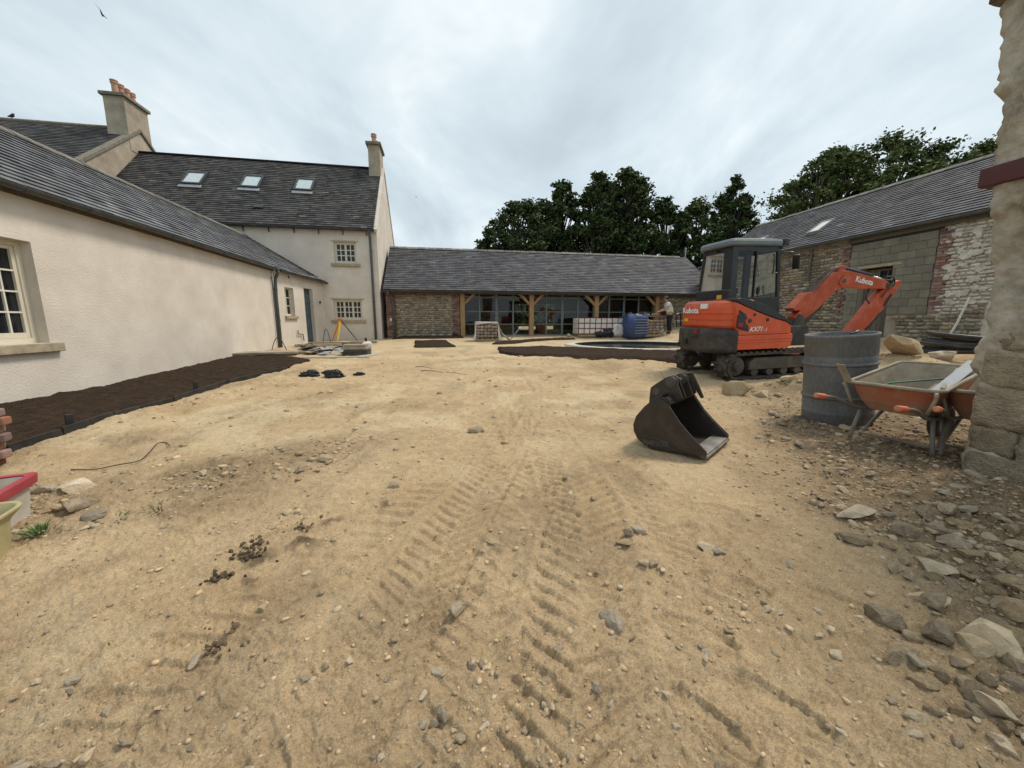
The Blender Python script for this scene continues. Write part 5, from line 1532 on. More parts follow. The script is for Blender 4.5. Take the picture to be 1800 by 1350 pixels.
# ---- cab
cab = thing_part('cab', ex)
xr, xf, yr, yl, zb, zt = -.60, .50, -.12, .82, 1.46, 2.44
def cabpost(a, b_, w0, w1, nm='pillar'):
    m = MB(); ax, ay, az = a; bx_, by_, bz = b_
    m.hexa([(ax, ay, az), (ax+w0, ay, az), (ax+w0, ay+w1, az), (ax, ay+w1, az), (bx_, by_, bz), (bx_+w0, by_, bz), (bx_+w0, by_+w1, bz), (bx_, by_+w1, bz)])
    return m.build(nm, 'cab_black', cab, bevel=.015)
cabpost((xr, yr, zb), (xr+.02, yr+.03, zt), .13, .24)
cabpost((xr, yl-.07, zb), (xr+.02, yl-.16, zt), .09, .07)
cabpost((xf+.02, yr, 1.0), (xf-.08, yr+.03, zt), .07, .06)
cabpost((xf+.02, yl-.06, 1.0), (xf-.08, yl-.14, zt), .07, .06)
m = MB(); m.bx(xr+.01, xf+.05, yr+.005, yr+.05, 1.0, 1.50); m.build('door_sill_panel', 'cab_black', cab, bevel=.008)
m = MB(); m.bx(xr+.01, xf+.05, yl-.06, yl-.01, .95, 1.50); m.build('left_panel', 'cab_black', cab, bevel=.008)
m = MB(); m.bx(xr-.03, xr+.06, yr+.0, yl, 1.44, 1.66); m.build('rear_panel', 'cab_black', cab, bevel=.02)
m = MB(); m.bx(xr-.05, xr-.031, .05, .17, 1.47, 1.56); m.build('sticker', 'decal_yellow', cab)
m = MB(); m.bx(xr+.0, xf+.02, yr+.02, yl-.08, 1.0, 1.04); m.build('floor', 'cab_black', cab)
# header rails and roof
m = MB(); m.bx(xr+.02, xf-.02, yr+.03, yr+.09, 2.36, 2.45); m.build('header', 'cab_black', cab)
m = MB(); m.bx(xr+.02, xf-.02, yl-.18, yl-.11, 2.36, 2.45); m.build('header', 'cab_black', cab)
m = MB(); m.bx(xr+.02, xr+.09, yr+.1, yl-.19, 2.36, 2.45); m.build('header', 'cab_black', cab)
m = MB(); m.bx(xf-.07, xf-.0, yr+.1, yl-.19, 2.36, 2.45); m.build('header', 'cab_black', cab)
def rr_rect(x0, x1, y0, y1, r, z, n=5):
    o = []
    for cx0, cy0, a0 in ((x1-r, y1-r, 0), (x0+r, y1-r, 90), (x0+r, y0+r, 180), (x1-r, y0+r, 270)):
        for k in range(n+1):
            a = R(a0+90*k/n); o.append((cx0+r*math.cos(a), cy0+r*math.sin(a), z))
    return o
m = MB(); m.loft([rr_rect(xr-.04, xf+.0, yr-.01, yl-.06, .08, 2.452), rr_rect(xr-.07, xf+.02, yr-.035, yl-.04, .10, 2.475), rr_rect(xr-.07, xf+.02, yr-.035, yl-.04, .10, 2.535), rr_rect(xr-.04, xf-.01, yr-.01, yl-.06, .10, 2.575), rr_rect(xr+.06, xf-.12, yr+.08, yl-.16, .08, 2.60)])
m.build('roof', 'cab_roof', cab, smooth=False, bevel=0)
# glass
def pane(pts, nm='pane'): MB().add(pts, [tuple(range(len(pts)))]).build(nm, 'cab_glass', cab, fix=False)
pane([(xr+.14, yr+.03, 1.5), (xf+.02, yr+.03, 1.5), (xf-.06, yr+.055, 2.37), (xr+.14, yr+.055, 2.37)])
pane([(xr+.1, yl-.04, 1.5), (xf+.02, yl-.04, 1.5), (xf-.06, yl-.13, 2.37), (xr+.1, yl-.13, 2.37)])
pane([(xr+.02, yr+.22, 1.66), (xr+.02, yl-.06, 1.66), (xr+.04, yl-.15, 2.37), (xr+.04, yr+.24, 2.37)])
pane([(xf+.08, yr+.05, 1.05), (xf+.08, yl-.06, 1.05), (xf-.02, yl-.14, 2.37), (xf-.02, yr+.07, 2.37)])
m = MB(); m.bx(-.062, -.035, yr+.02, yr+.065, 1.5, 2.37); m.build('window_bar', 'cab_black', cab)
m = MB(); m.tube(bend([(.30, yr-.01, 1.95), (.30, yr-.03, 2.0), (.29, yr-.03, 2.28), (.29, yr-.0, 2.3)]), .012, 6); m.build('grab_handle', 'cab_black', cab)
m = MB(); m.tube(bend([(.30, yr-.01, 1.95), (.42, yr-.03, 1.95), (.42, yr-.0, 1.9)]), .012, 6); m.build('grab_handle', 'cab_black', cab)
m = MB(); m.box((.02, yr-.0, 1.62), (.04, .05, .12)); m.build('door_catch', 'cab_black', cab, bevel=.006)
# seat and levers
m = MB(); m.bx(-.30, .12, .12, .58, 1.3, 1.44); m.box((-.32, .35, 1.68), (.12, .46, .6), (0, R(-10), 0)); m.box((-.40, .35, 2.08), (.09, .26, .2), (0, R(-10), 0)); m.build('seat', 'seat', cab, bevel=.03)
for y in (.05, .62):
    m = MB(); m.tube([(.15, y, 1.3), (.2, y, 1.62)], .015, 6); m.lathe([(.02, 0), (.03, .03), (.025, .1), (.01, .12)], 10, (.2, y, 1.60)); m.build('lever', 'seat', cab)
m = MB(); m.bx(-.2, -.08, .0, .06, 1.5, 2.30); m.build('seat_belt_post', 'seat', cab)
# mirror, work light
m = MB(); m.tube(bend([(.47, yr-.02, 2.33), (.62, yr-.16, 2.33), (.64, yr-.18, 2.1)]), .010, 6); m.build('mirror_arm', 'cab_black', cab)
m = MB(); m.box((.64, yr-.18, 2.14), (.05, .12, .27), (R(5), R(-18), R(20))); m.build('mirror', 'cab_black', cab, bevel=.015)
m = MB(); m.box((.53, yr+.03, 2.52), (.10, .17, .12), (0, R(10), 0)); m.box((.49, yr+.03, 2.45), (.05, .05, .08)); m.build('work_light', 'cab_black', cab, bevel=.012)
for x, z in ((-.60, 2.50), (-.58, 2.40)):
    m = MB(); m.box((x-.04, .30, z), (.06, .05, .03)); m.build('roof_fitting', 'cab_black', cab)
# ---- swing post, boom, arm (in the plane y = BY)
BY = -.20; hw = .085
m = MB(); m.bx(.30, .74, BY-.16, BY+.16, .62, .95); exb('swing_bracket', m, 'cw_black', bevel=.03)
sw = MB(); sw.prism([(.72, .58), (.98, .62), (1.02, .86), (.98, 1.12), (.86, 1.16), (.76, 1.02), (.70, .8)], BY-.12, BY+.12, XZ); exb('swing_post', sw, 'cw_black', bevel=.02)
bm_ = thing_part('boom', ex)
bp_ = [(.80, .98), (.78, 1.10), (.90, 1.235), (1.14, 1.50), (1.50, 1.83), (1.66, 1.955), (1.80, 1.985), (1.95, 1.975), (2.92, 1.795), (3.04, 1.74), (3.02, 1.645), (2.93, 1.615), (2.4, 1.63), (1.95, 1.665), (1.80, 1.655), (1.66, 1.56), (1.3, 1.24), (.94, .985)]
m = MB(); m.prism(bp_, BY-hw, BY+hw, XZ); m.build('boom_beam', 'orange_worn', bm_, bevel=.012)
m = MB(); m.prism([(.74, 1.22), (.70, 1.27), (1.0, 1.57), (1.12, 1.56), (1.13, 1.49), (.90, 1.23)], BY-.10, BY+.10, XZ); m.build('hose_cover', 'orange_worn', bm_, bevel=.012)
m = MB(); m.prism([(1.72, 1.74), (1.82, 1.90), (1.94, 1.91), (1.98, 1.80), (1.92, 1.70), (1.78, 1.69)], BY-hw-.02, BY-hw-.001, XZ); m.build('boss_plate', 'orange_worn', bm_, bevel=.006)
m = MB(); m.lathe([(.003, -.11), (.05, -.11), (.05, .11), (.003, .11)], 16, (1.84, BY, 1.78), (R(90), 0, 0)); m.build('pivot_pin', 'steel_dirty', bm_)
m = MB(); m.prism([(1.70, 1.97), (1.76, 2.08), (1.86, 2.08), (1.9, 1.975)], BY-.06, BY+.06, XZ); m.build('cylinder_bracket', 'orange_worn', bm_, bevel=.008)
def cyl(nm, a, b_, r, rod, frac, parent=ex):
    a, b_ = Vector(a), Vector(b_); d = (b_-a); mid = a+d*frac
    t = MB(); t.tube([a, a+d*.02, mid-d*.02, mid], [r*.9, r, r, r*.9], 14); o = t.build(nm, 'cab_black', parent, smooth=True)
    t = MB(); t.tube([mid, b_], rod, 12); t.build('piston_rod', 'chrome', o, smooth=True)
    t = MB(); t.lathe([(rod*.8, -.05), (rod*1.8, -.05), (rod*1.8, .05), (rod*.8, .05)], 12, b_, (R(90), 0, 0)); t.build('rod_eye', 'cab_black', o)
    return o
cyl('boom_cylinder', (.90, BY, .80), (1.74, BY, 1.62), .055, .03, .68)
cyl('arm_cylinder', (1.82, BY, 2.04), (3.16, BY, 1.77), .05, .026, .62)
ar = thing_part('arm', ex)
ap = [(3.30, 1.79), (3.38, 1.77), (3.37, 1.72), (3.10, 1.34), (2.98, 1.18), (2.90, 1.13), (2.40, .62), (2.28, .50), (2.14, .48), (2.10, .56), (2.20, .82), (2.62, 1.30), (2.78, 1.50), (2.92, 1.60), (3.04, 1.66), (3.16, 1.74)]
m = MB(); m.prism(ap, BY-.075, BY+.075, XZ); m.build('arm_beam', 'orange_worn', ar, bevel=.012)
m = MB(); m.prism([(3.12, 1.52), (3.16, 1.50), (3.06, 1.33), (2.99, 1.25), (2.97, 1.29), (3.03, 1.42)], BY-.082, BY-.076, XZ); m.build('arm_slot', 'cab_black', ar)
m = MB(); m.lathe([(.003, -.10), (.055, -.10), (.055, .10), (.003, .10)], 16, (3.0, BY, 1.69), (R(90), 0, 0)); m.build('pivot_pin', 'steel_dirty', ar)
cyl('bucket_cylinder', (3.06, BY, 1.22), (2.46, BY, .55), .042, .022, .6)
m = MB(); m.prism([(2.46, .62), (2.52, .5), (2.34, .36), (2.2, .36), (2.2, .46), (2.34, .5)], BY-.06, BY+.06, XZ); exb('bucket_link', m, 'steel_dirty', bevel=.01)
# hoses
hs_ = thing_part('hydraulic_hoses', ex)
for k in range(4):
    y = BY-.06+.04*k; h = .03+.012*(k % 2)
    m = MB(); m.tube(bend([(.80, y, 1.30), (1.02, y, 1.50+h), (1.30, y, 1.70+h), (1.62, y, 1.99+h), (1.78, y, 2.02+h)], 4), .013, 6); m.build('hose', 'hose', hs_, smooth=True)
for k, (dy, sag) in enumerate(((-.05, .0), (.05, .03))):
    m = MB(); m.tube(bend([(2.9, BY+dy, 1.86), (3.1, BY+dy*2, 1.86-sag), (3.16, BY-.10, 1.70), (2.95, BY-.11, 1.58), (2.86, BY-.10, 1.45)], 5), .012, 6); m.build('hose', 'hose', hs_, smooth=True)
m = MB(); m.tube(bend([(2.6, BY-.03, 1.62), (2.5, BY-.05, 1.45), (2.62, BY-.06, 1.33)], 5), .012, 6); m.build('hose', 'hose', hs_, smooth=True)
for k in range(2):
    m = MB(); m.tube(bend([(.55, BY-.12+.05*k, .75), (.9, BY-.16, .68), (1.02, BY-.13+.04*k, .82), (.98, BY-.1, 1.0)], 5), .013, 6); m.build('hose', 'hose', hs_, smooth=True)
# lettering
text('lettering', 'Kubota', .155, 'decal_white', bm_, frame_mtx((2.37, BY-hw-.002, 1.775), (1, 0, -.18), (0.18, 0, 1)), .001, bold=.004)
text('lettering', 'KX71', .115, 'decal_white', so, frame_mtx((-.555, -.7495, .925), (1, 0, 0), (0.0, 0, 1)), .001, shear=.35, bold=.002)
text('lettering', '-3', .085, 'decal_white', so, frame_mtx((-.36, -.7495, .915), (1, 0, 0), (0.0, 0, 1)), .001, shear=.3)
text('lettering', 'Kubota', .155, 'decal_white', ego, frame_mtx((-1.192, .20, 1.27), (0, -1, 0), (0.0, 0, 1)), .004, bold=.003)

# ================================================================== loose digging bucket
M('bucket_paint', (0.022, 0.018, 0.016), 0.30, var=0.4, scale=5, dust=0.6, dscale=7, dustc=(.085, .052, .03), spec=.5)
M('worn_steel', (0.20, 0.195, 0.185), 0.40, metal=.5, var=.45, scale=7, dust=.3)
bu = Vector((-.73, .68, 0)); bw = Vector((.68, .73, 0)); bw.normalize(); bu = Vector((-bw.y, bw.x, 0))
bk = thing('digging_bucket', 'black digging bucket with side plates lying alone on the sand', 'bucket', (1.59, 3.13, .135), math.atan2(bw.y, bw.x))
# local: x along width, y backwards from the lip, z up
BW = .68
fz = lambda u, z: z+.12*(u+.075)+.0
PF = [(-.075, .012), (-.075, .05), (.066, .159), (.161, .242), (.247, .344), (.285, .40), (.32, .425), (.37, .41), (.481, .289), (.557, .179), (.579, .092), (.57, .03), (.53, -.03), (.46, -.062), (.40, -.07)]
PF = [(u, fz(u, z)) for u, z in PF]
for k, x0 in enumerate((0.0, BW-.022)):
    m = MB(); m.prism(PF, x0, x0+.022, lambda p, q, d: (d, p, q)); sp2 = m.build('side_plate', 'bucket_paint', bk, bevel=.005)
    m = MB(); m.prism([(-.078, fz(-.07, .006)), (-.078, fz(-.07, .055)), (.066, fz(.066, .164)), (.161, fz(.161, .247)), (.247, fz(.247, .35)), (.285, fz(.285, .405)), (.40, fz(.4, .30)), (.34, fz(.34, .18)), (.20, fz(.2, .04)), (.14, fz(.14, -.01))], x0-.012 if k == 0 else x0+.0225, x0-.0005 if k == 0 else x0+.034, lambda p, q, d: (d, p, q)); m.build('wear_plate', 'bucket_paint', sp2, bevel=.003)
# curved shell
sh = [(-.09, fz(-.09, .0)), (.2, fz(.2, -.045)), (.40, fz(.4, -.08)), (.47, fz(.47, -.07)), (.54, fz(.54, -.035)), (.58, fz(.58, .03)), (.588, fz(.588, .092)), (.565, fz(.565, .18)), (.488, fz(.488, .295)), (.375, fz(.375, .42)), (.34, fz(.34, .44))]
m = MB(); rings = []
for x in (.002, BW-.002):
    outer = [(x, u, z) for u, z in sh]; inner = []
    for i, (u, z) in enumerate(sh):
        a = sh[max(i-1, 0)]; c_ = sh[min(i+1, len(sh)-1)]; d = Vector((c_[0]-a[0], c_[1]-a[1])).normalized()
        inner.append((x, u-d.y*.018, z+d.x*.018))
    rings.append(outer+inner[::-1])
m.loft(rings); m.build('shell', 'bucket_paint', bk, bevel=.004)
m = MB(); m.bx(-.004, BW+.004, -.09, -.03, fz(-.075, -.002), fz(-.075, .02)); m.build('cutting_edge', 'worn_steel', bk, bevel=.004)
m = MB(); m.add([(.024, -.08, .031), (BW-.024, -.08, .031), (BW-.024, .06, .03), (.024, .06, .03)], [(0, 1, 2, 3)]); m.build('worn_floor', 'worn_steel', bk, fix=False)
# hinge ears
EAR = [(.502, .24), (.50, .35), (.495, .453), (.45, .50), (.364, .577), (.33, .60), (.298, .605), (.262, .585), (.240, .53), (.21, .47), (.19, .43), (.27, .37), (.36, .36)]
EAR = [(u, fz(u, z)) for u, z in EAR]
for x in (.13, .21, .40, .49):
    m = MB(); m.prism(EAR, x, x+.022, lambda p, q, d: (d, p, q)); ea = m.build('hinge_ear', 'bucket_paint', bk, bevel=.006)
    for (u, z, r) in ((.31, .545, .045), (.44, .43, .035)):
        m = MB(); m.lathe([(r*.5, -.004), (r, -.004), (r*1.1, .0), (r, .03), (r*.5, .03)], 16, (x-.004, u, fz(u, z)), (0, R(90), 0), cap=True); m.build('pin_boss', 'steel_dirty', ea)
m = MB(); m.tube([(.13, .31, fz(.31, .545)), (.51, .31, fz(.31, .545))], .022, 12); m.build('hinge_pin', 'steel_dirty', bk)
m = MB(); m.prism([(.30, .60), (.24, .62), (.17, .50), (.12, .40), (.145, .385), (.21, .47)], .49, .512, lambda p, q, d: (d, p, fz(p, q))); m.build('hook', 'bucket_paint', bk, bevel=.005)
m = MB(); m.tube([(.004, .30, fz(.3, .385)), (BW-.004, .30, fz(.3, .385))], .045, 14); m.build('torque_tube', 'bucket_paint', bk)
m = MB(); m.lathe([(.004, 0), (.068, 0), (.072, .012), (.004, .016)], 18, (-.002, .335, fz(.335, .335)), (0, R(-90), 0)); m.build('end_disc', 'bucket_paint', bk)
text('lettering', 'RHINOX', .062, 'steel_dirty', bk, frame_mtx((-.0015, .36, fz(.36, -.02)), (0, -1, .12), (0, .12, 1)), .0015, bold=.003)
# raised rhino-like badge outline kept as a plain frame
m = MB()
for a, c_ in (((.50, .10), (.50, .02)), ((.50, .02), (.24, .03)),):
    m.tube([(-.001, a[0], fz(*a)), (-.001, c_[0], fz(*c_))], .004, 5)
m.build('weld_bead', 'steel_dirty', bk)

# ================================================================== drum
M('drum_grey', (0.15, 0.151, 0.151), 0.62, c2=(0.085, 0.086, 0.087), scale=3, stretch=(1, 1, .45), dust=.42, dscale=34, dustc=(.34, .33, .31), spec=.35)
DX, DY = 3.80, 4.33
dm = thing('plastic_drum', 'tall grey plastic drum with hoop ribs and splashes beside the wheelbarrow', 'drum', (DX, DY, gh(DX, DY)-.02), .4, rot=(R(-1.5), R(-4.5), .4))
DR, DH = .325, 1.04
pf = [(.30, 0), (DR-.02, .015), (DR, .05), (DR, .15), (DR+.004, .16), (DR+.004, .17), (DR, .18), (DR, .32), (DR, .328), (DR+.012, .334), (DR+.016, .345), (DR+.012, .356), (DR, .362), (DR, .37), (DR, .692), (DR, .70), (DR+.012, .704), (DR+.016, .715), (DR+.012, .726), (DR, .732), (DR, .74), (DR, .79), (DR-.006, .80), (DR-.006, .81), (DR, .82), (DR, DH-.03), (DR+.005, DH-.025), (DR+.005, DH), (DR-.016, DH), (DR-.026, .9), (DR-.04, .1), (.02, .08)]
m = MB(); m.lathe(pf, 56); m.build('drum_body', 'drum_grey', dm, smooth=True)
m = MB(); m.lathe([(.01, .96), (DR-.03, .96)], 40, cap=False); m.build('water', 'pond_water', dm)
m = MB(); m.tube(bend([(-.06, -.12, 1.045), (.0, -.16, 1.065), (.14, -.10, 1.06), (.16, -.03, 1.05)], 5), .012, 6); m.build('handle', 'black_plastic', dm)

# ================================================================== wheelbarrows
M('tray_orange', (0.42, 0.085, 0.03), 0.6, c2=(0.34, 0.24, 0.16), scale=3.5, dust=.35, dscale=5, spec=.3)
M('tray_inside', (0.40, 0.34, 0.25), 0.9, c2=(0.25, 0.21, 0.15), scale=7, bump=.3)
M('tube_grey', (0.20, 0.185, 0.16), 0.6, c2=(0.11, 0.10, 0.085), scale=8, dust=.35)
M('grip_orange', (0.62, 0.14, 0.06), 0.55, var=.12, dust=.2)
def barrow(label, loc, yaw, group=None):
    b = thing('wheelbarrow', label, 'wheelbarrow', loc, yaw)
    # tray: lofted rounded rings, outer and inner
    def ring(x0, x1, w0, w1, r, z0, z1, n=5):
        o = []
        for cx0, cy0, a0, zz_ in ((x1-r, w1-r, 0, z1), (x0+r, w0-r, 90, z0), (x0+r, -w0+r, 180, z0), (x1-r, -w1+r, 270, z1)):
            for k in range(n+1):
                a = R(a0+90*k/n); o.append((cx0+r*math.cos(a), cy0+r*math.sin(a), zz_))
        return o
    o1 = [ring(-.08, .46, .20, .17, .08, .36, .34), ring(-.14, .56, .25, .22, .10, .44, .46), ring(-.22, .74, .315, .29, .12, .61, .76)]
    m = MB(); m.loft(o1, cap=False); m.add(o1[0], [tuple(range(len(o1[0])-1, -1, -1))]); tr = m.build('tray', 'tray_orange', b, smooth=False)
    i1 = [ring(-.07, .45, .19, .16, .08, .372, .352), ring(-.13, .55, .24, .21, .10, .446, .466), ring(-.205, .725, .30, .275, .12, .612, .762)]
    m = MB(); m.loft(i1[::-1], cap=False); n = len(i1[0]); m.add(i1[0], [tuple(range(n))]); m.build('tray_lining', 'tray_inside', tr, smooth=False)
    rim = ring(-.235, .755, .33, .305, .13, .615, .765, 8)
    m = MB(); m.tube(rim+[rim[0], rim[1]], .016, 8); m.build('rim', 'tray_inside', tr, smooth=True)
    for s in (-1, 1):
        pts = bend([(.84, s*.05, .20), (.55, s*.17, .30), (-.12, s*.255, .35), (-.40, s*.285, .47), (-.62, s*.29, .50)], 4)
        m = MB(); m.tube(pts, .0165, 10); m.build('handle_tube', 'tube_grey', b, smooth=True)
        m = MB(); m.tube([(-.56, s*.29, .493), (-.575, s*.29, .494), (-.70, s*.29, .512), (-.705, s*.29, .513)], [.02, .025, .025, .018], 12); m.build('grip', 'grip_orange', b, smooth=True)
        m = MB(); m.lathe([(.004, 0), (.012, 0), (.012, .002), (.004, .002)], 10, (-.706, s*.29, .513), (0, R(-82), 0)); m.build('grip_end', 'tray_inside', b)
        leg = bend([(-.02, s*.255, .35), (-.06, s*.30, .06), (-.03, s*.30, .018), (.08, s*.30, .018), (.11, s*.295, .06), (.30, s*.22, .32)], 5, .4)
        m = MB(); m.tube(leg, .0165, 10); m.build('leg', 'tube_grey', b, smooth=True)
        m = MB(); m.tube(bend([(-.18, s*.27, .41), (-.20, s*.315, .55), (-.235, s*.325, .60)], 4), .014, 8); m.build('stay', 'tray_inside', b, smooth=True)
    m = MB(); m.tube([(.10, -.298, .07), (.10, .298, .07)], .012, 8); m.build('cross_stay', 'tube_grey', b)
    w_ = thing_part('wheel', b, (.86, 0, .19))
    m = MB(); rings = []
    for k in range(28):
        a = 2*math.pi*k/28; rings.append([((.15+.04*math.cos(q))*math.cos(a), .045*math.sin(q), (.15+.04*math.cos(q))*math.sin(a)) for q in [2*math.pi*j/10 for j in range(10)]])
    rings.append(rings[0]); m.loft(rings, cap=False); m.build('tyre', 'rubber', w_, smooth=True)
    m = MB(); m.lathe([(.01, -.035), (.04, -.03), (.115, -.02), (.12, 0), (.115, .02), (.04, .03), (.01, .035)], 20, (0, 0, 0), (R(90), 0, 0)); m.build('rim', 'tube_grey', w_)
    return b
byaw = math.atan2(.37, .93)
bz = lambda x, y: gh(x, y)+.0
b1 = barrow('wheelbarrow with mortar smeared orange tray holding a spirit level and board', (3.57, 3.44, bz(3.57, 3.44)-.01), byaw)
b2 = barrow('second orange wheelbarrow mostly hidden behind the old wall end', (4.06, 3.08, bz(4.06, 3.1)-.01), byaw+.25)
# things lying in the first barrow (positions in its frame)
def in_barrow(p):
    c_, s_ = math.cos(byaw), math.sin(byaw)
    return Vector((3.57+p[0]*c_-p[1]*s_, 3.44+p[0]*s_+p[1]*c_, p[2]+bz(3.57, 3.44)-.01))
def lay(name, label, cat, a, b_, w_, t_, mat, up=(0, 0, 1)):
    a, b_ = in_barrow(a), in_barrow(b_); d = (b_-a).normalized(); s_ = d.cross(Vector(up)).normalized(); n_ = s_.cross(d)
    m = MB(); P = lambda q, i, j: q+s_*i*w_/2+n_*j*t_/2
    m.hexa([P(a, -1, -1), P(b_, -1, -1), P(b_, 1, -1), P(a, 1, -1), P(a, -1, 1), P(b_, -1, 1), P(b_, 1, 1), P(a, 1, 1)])
    return tag(m.build(name, mat), label, cat)
M('alloy', (0.30, 0.325, 0.36), 0.5, var=.12, dust=.35)
lay('spirit_level', 'grey blue spirit level laid across the wheelbarrow tray', 'level', (.02, -.20, .52), (.60, -.24, .82), .10, .03, 'alloy')
lay('timber_offcut', 'small dirty timber offcut in the wheelbarrow under the spirit level', 'timber', (.12, -.10, .43), (.42, -.13, .60), .12, .025, 'tray_inside')
lay('plaster_float', 'pale trowel blade sticking up at the back corner of the wheelbarrow', 'trowel', (-.20, .30, .60), (-.30, .34, .78), .09, .006, 'tray_inside', (1, 0, 0))
M('green_hose', (0.03, 0.13, 0.085), 0.5, var=.2)
m = MB(); m.tube(bend([in_barrow(q) for q in ((.05, .1, .42), (.16, .22, .58), (.42, .05, .62), (.55, -.12, .66))], 5), .008, 6)
tag(m.build('garden_hose', 'green_hose', smooth=True), 'thin green hose lying inside the wheelbarrow tray', 'hose')

# ================================================================== tubs, bricks and grass at the left edge
M('tub_white', (0.60, 0.57, 0.52), 0.5, c2=(0.45, 0.42, 0.36), scale=6, dust=.4, dscale=9)
M('tub_red', (0.36, 0.03, 0.055), 0.5, var=.2, dust=.2)
M('tub_yellow', (0.46, 0.40, 0.18), 0.6, c2=(0.34, 0.30, 0.17), scale=6, dust=.45, dscale=7)
M('mortar_dry', (0.22, 0.18, 0.145), 0.95, var=.3, bump=.6)
tp = Vector((-3.13, 2.0, 0.03))
tb = thing('square_tub', 'white square plastic tub with crimson rim half full of mortar', 'tub', tp, R(28))
m = MB(); m.loft([rr_rect(-.19, .19, -.19, .19, .05, 0), rr_rect(-.215, .215, -.215, .215, .05, .29), rr_rect(-.20, .20, -.20, .20, .05, .29), rr_rect(-.178, .178, -.178, .178, .05, .012)]); m.build('tub_body', 'tub_white', tb)
m = MB(); m.loft([rr_rect(-.235, .235, -.235, .235, .05, .245), rr_rect(-.24, .24, -.24, .24, .05, .30), rr_rect(-.20, .20, -.20, .20, .05, .30), rr_rect(-.219, .219, -.219, .219, .05, .245)]); m.build('rim', 'tub_red', tb)
m = MB(); m.loft([rr_rect(-.198, .198, -.198, .198, .05, .268), rr_rect(-.199, .199, -.199, .199, .05, .274)]); m.build('mortar', 'mortar_dry', tb)
m = MB(); m.tube(bend([(.0, .235, .28), (-.05, .25, .44), (-.16, .24, .45), (-.18, .235, .28)], 5), .011, 7); m.build('handle', 'tub_red', tb)
yp = Vector((-2.78, 1.73, 0.02))
yb_ = thing('yellow_bucket', 'grubby yellow plastic bucket in front of the square tub', 'bucket', yp, R(28))
m = MB(); m.loft([rr_rect(-.135, .135, -.135, .135, .09, 0), rr_rect(-.15, .15, -.15, .15, .10, .03), rr_rect(-.165, .165, -.165, .165, .10, .22), rr_rect(-.20, .20, -.20, .20, .10, .27), rr_rect(-.20, .20, -.20, .20, .10, .285), rr_rect(-.185, .185, -.185, .185, .10, .285), rr_rect(-.155, .155, -.155, .155, .10, .22), rr_rect(-.13, .13, -.13, .13, .09, .02)]); m.build('bucket_body', 'tub_yellow', yb_, smooth=False, bevel=.006)
m = MB(); m.loft([rr_rect(-.160, .160, -.160, .160, .10, .225), rr_rect(-.161, .161, -.161, .161, .10, .232)]); m.build('mortar', 'mortar_dry', yb_)
for k in range(7):
    x, y = -3.42-.03*(k % 2)-.13*(k % 2), 2.46+.05*(k % 2)
    m = MB(); m.box((0, 0, 0), (.215, .1, .065))
    o = m.build('brick', 'brick_old', None, bevel=.012); o.location = (-4.24+.05*(k % 2), 2.90+.01*k, surf(-4.1, 2.88)+.034+.066*k); o.rotation_euler = (random.uniform(-.03, .03), 0, .5+random.uniform(-.15, .15))
    tag(o, 'old red brick in the small stack behind the square tub', 'brick', 'bricks stacked behind the tub')
def tuft(x, y, n, h, label):
    m = MB(); rr = random.Random(int(x*100))
    for k in range(n):
        a = rr.uniform(0, 6.3); r = rr.uniform(0, .07); bx_, by_ = r*math.cos(a), r*math.sin(a); hh = h*rr.uniform(.5, 1.1); le = rr.uniform(.02, .09)
        w_ = .004; d = Vector((math.cos(a), math.sin(a), 0)); s_ = Vector((-d.y, d.x, 0))*w_
        p0 = Vector((bx_, by_, -.01)); p1 = p0+d*le*.4+Vector((0, 0, hh*.6)); p2 = p0+d*le+Vector((0, 0, hh))
        m.add([p0-s_, p0+s_, p1+s_*.7, p1-s_*.7, p2], [(0, 1, 2, 3), (3, 2, 4)])
    o = m.build('grass_tuft', 'grass', fix=False); o.location = (x, y, surf(x, y)); tag(o, label, 'grass')
tuft(-2.70, 2.0, 60, .05, 'green grass tuft growing against the foot of the square tub')
tuft(-2.42, 2.16, 30, .03, 'low green weed on rubble just right of the square tub')
tuft(-2.30, 2.32, 30, .04, 'small green weed beside the grey blocks')
M('rusty_wire', (0.05, 0.035, 0.025), 0.8, var=.3)
pts = [Gt(*q, .012) for q in ((125, 826), (165, 826), (205, 818), (245, 811), (262, 797), (276, 779), (293, 778), (298, 784))]
m = MB(); m.tube(bend(pts, 3), .0042, 6); tag(m.build('wire', 'rusty_wire', smooth=True), 'bent length of dark wire lying across the sand near the bed', 'wire')

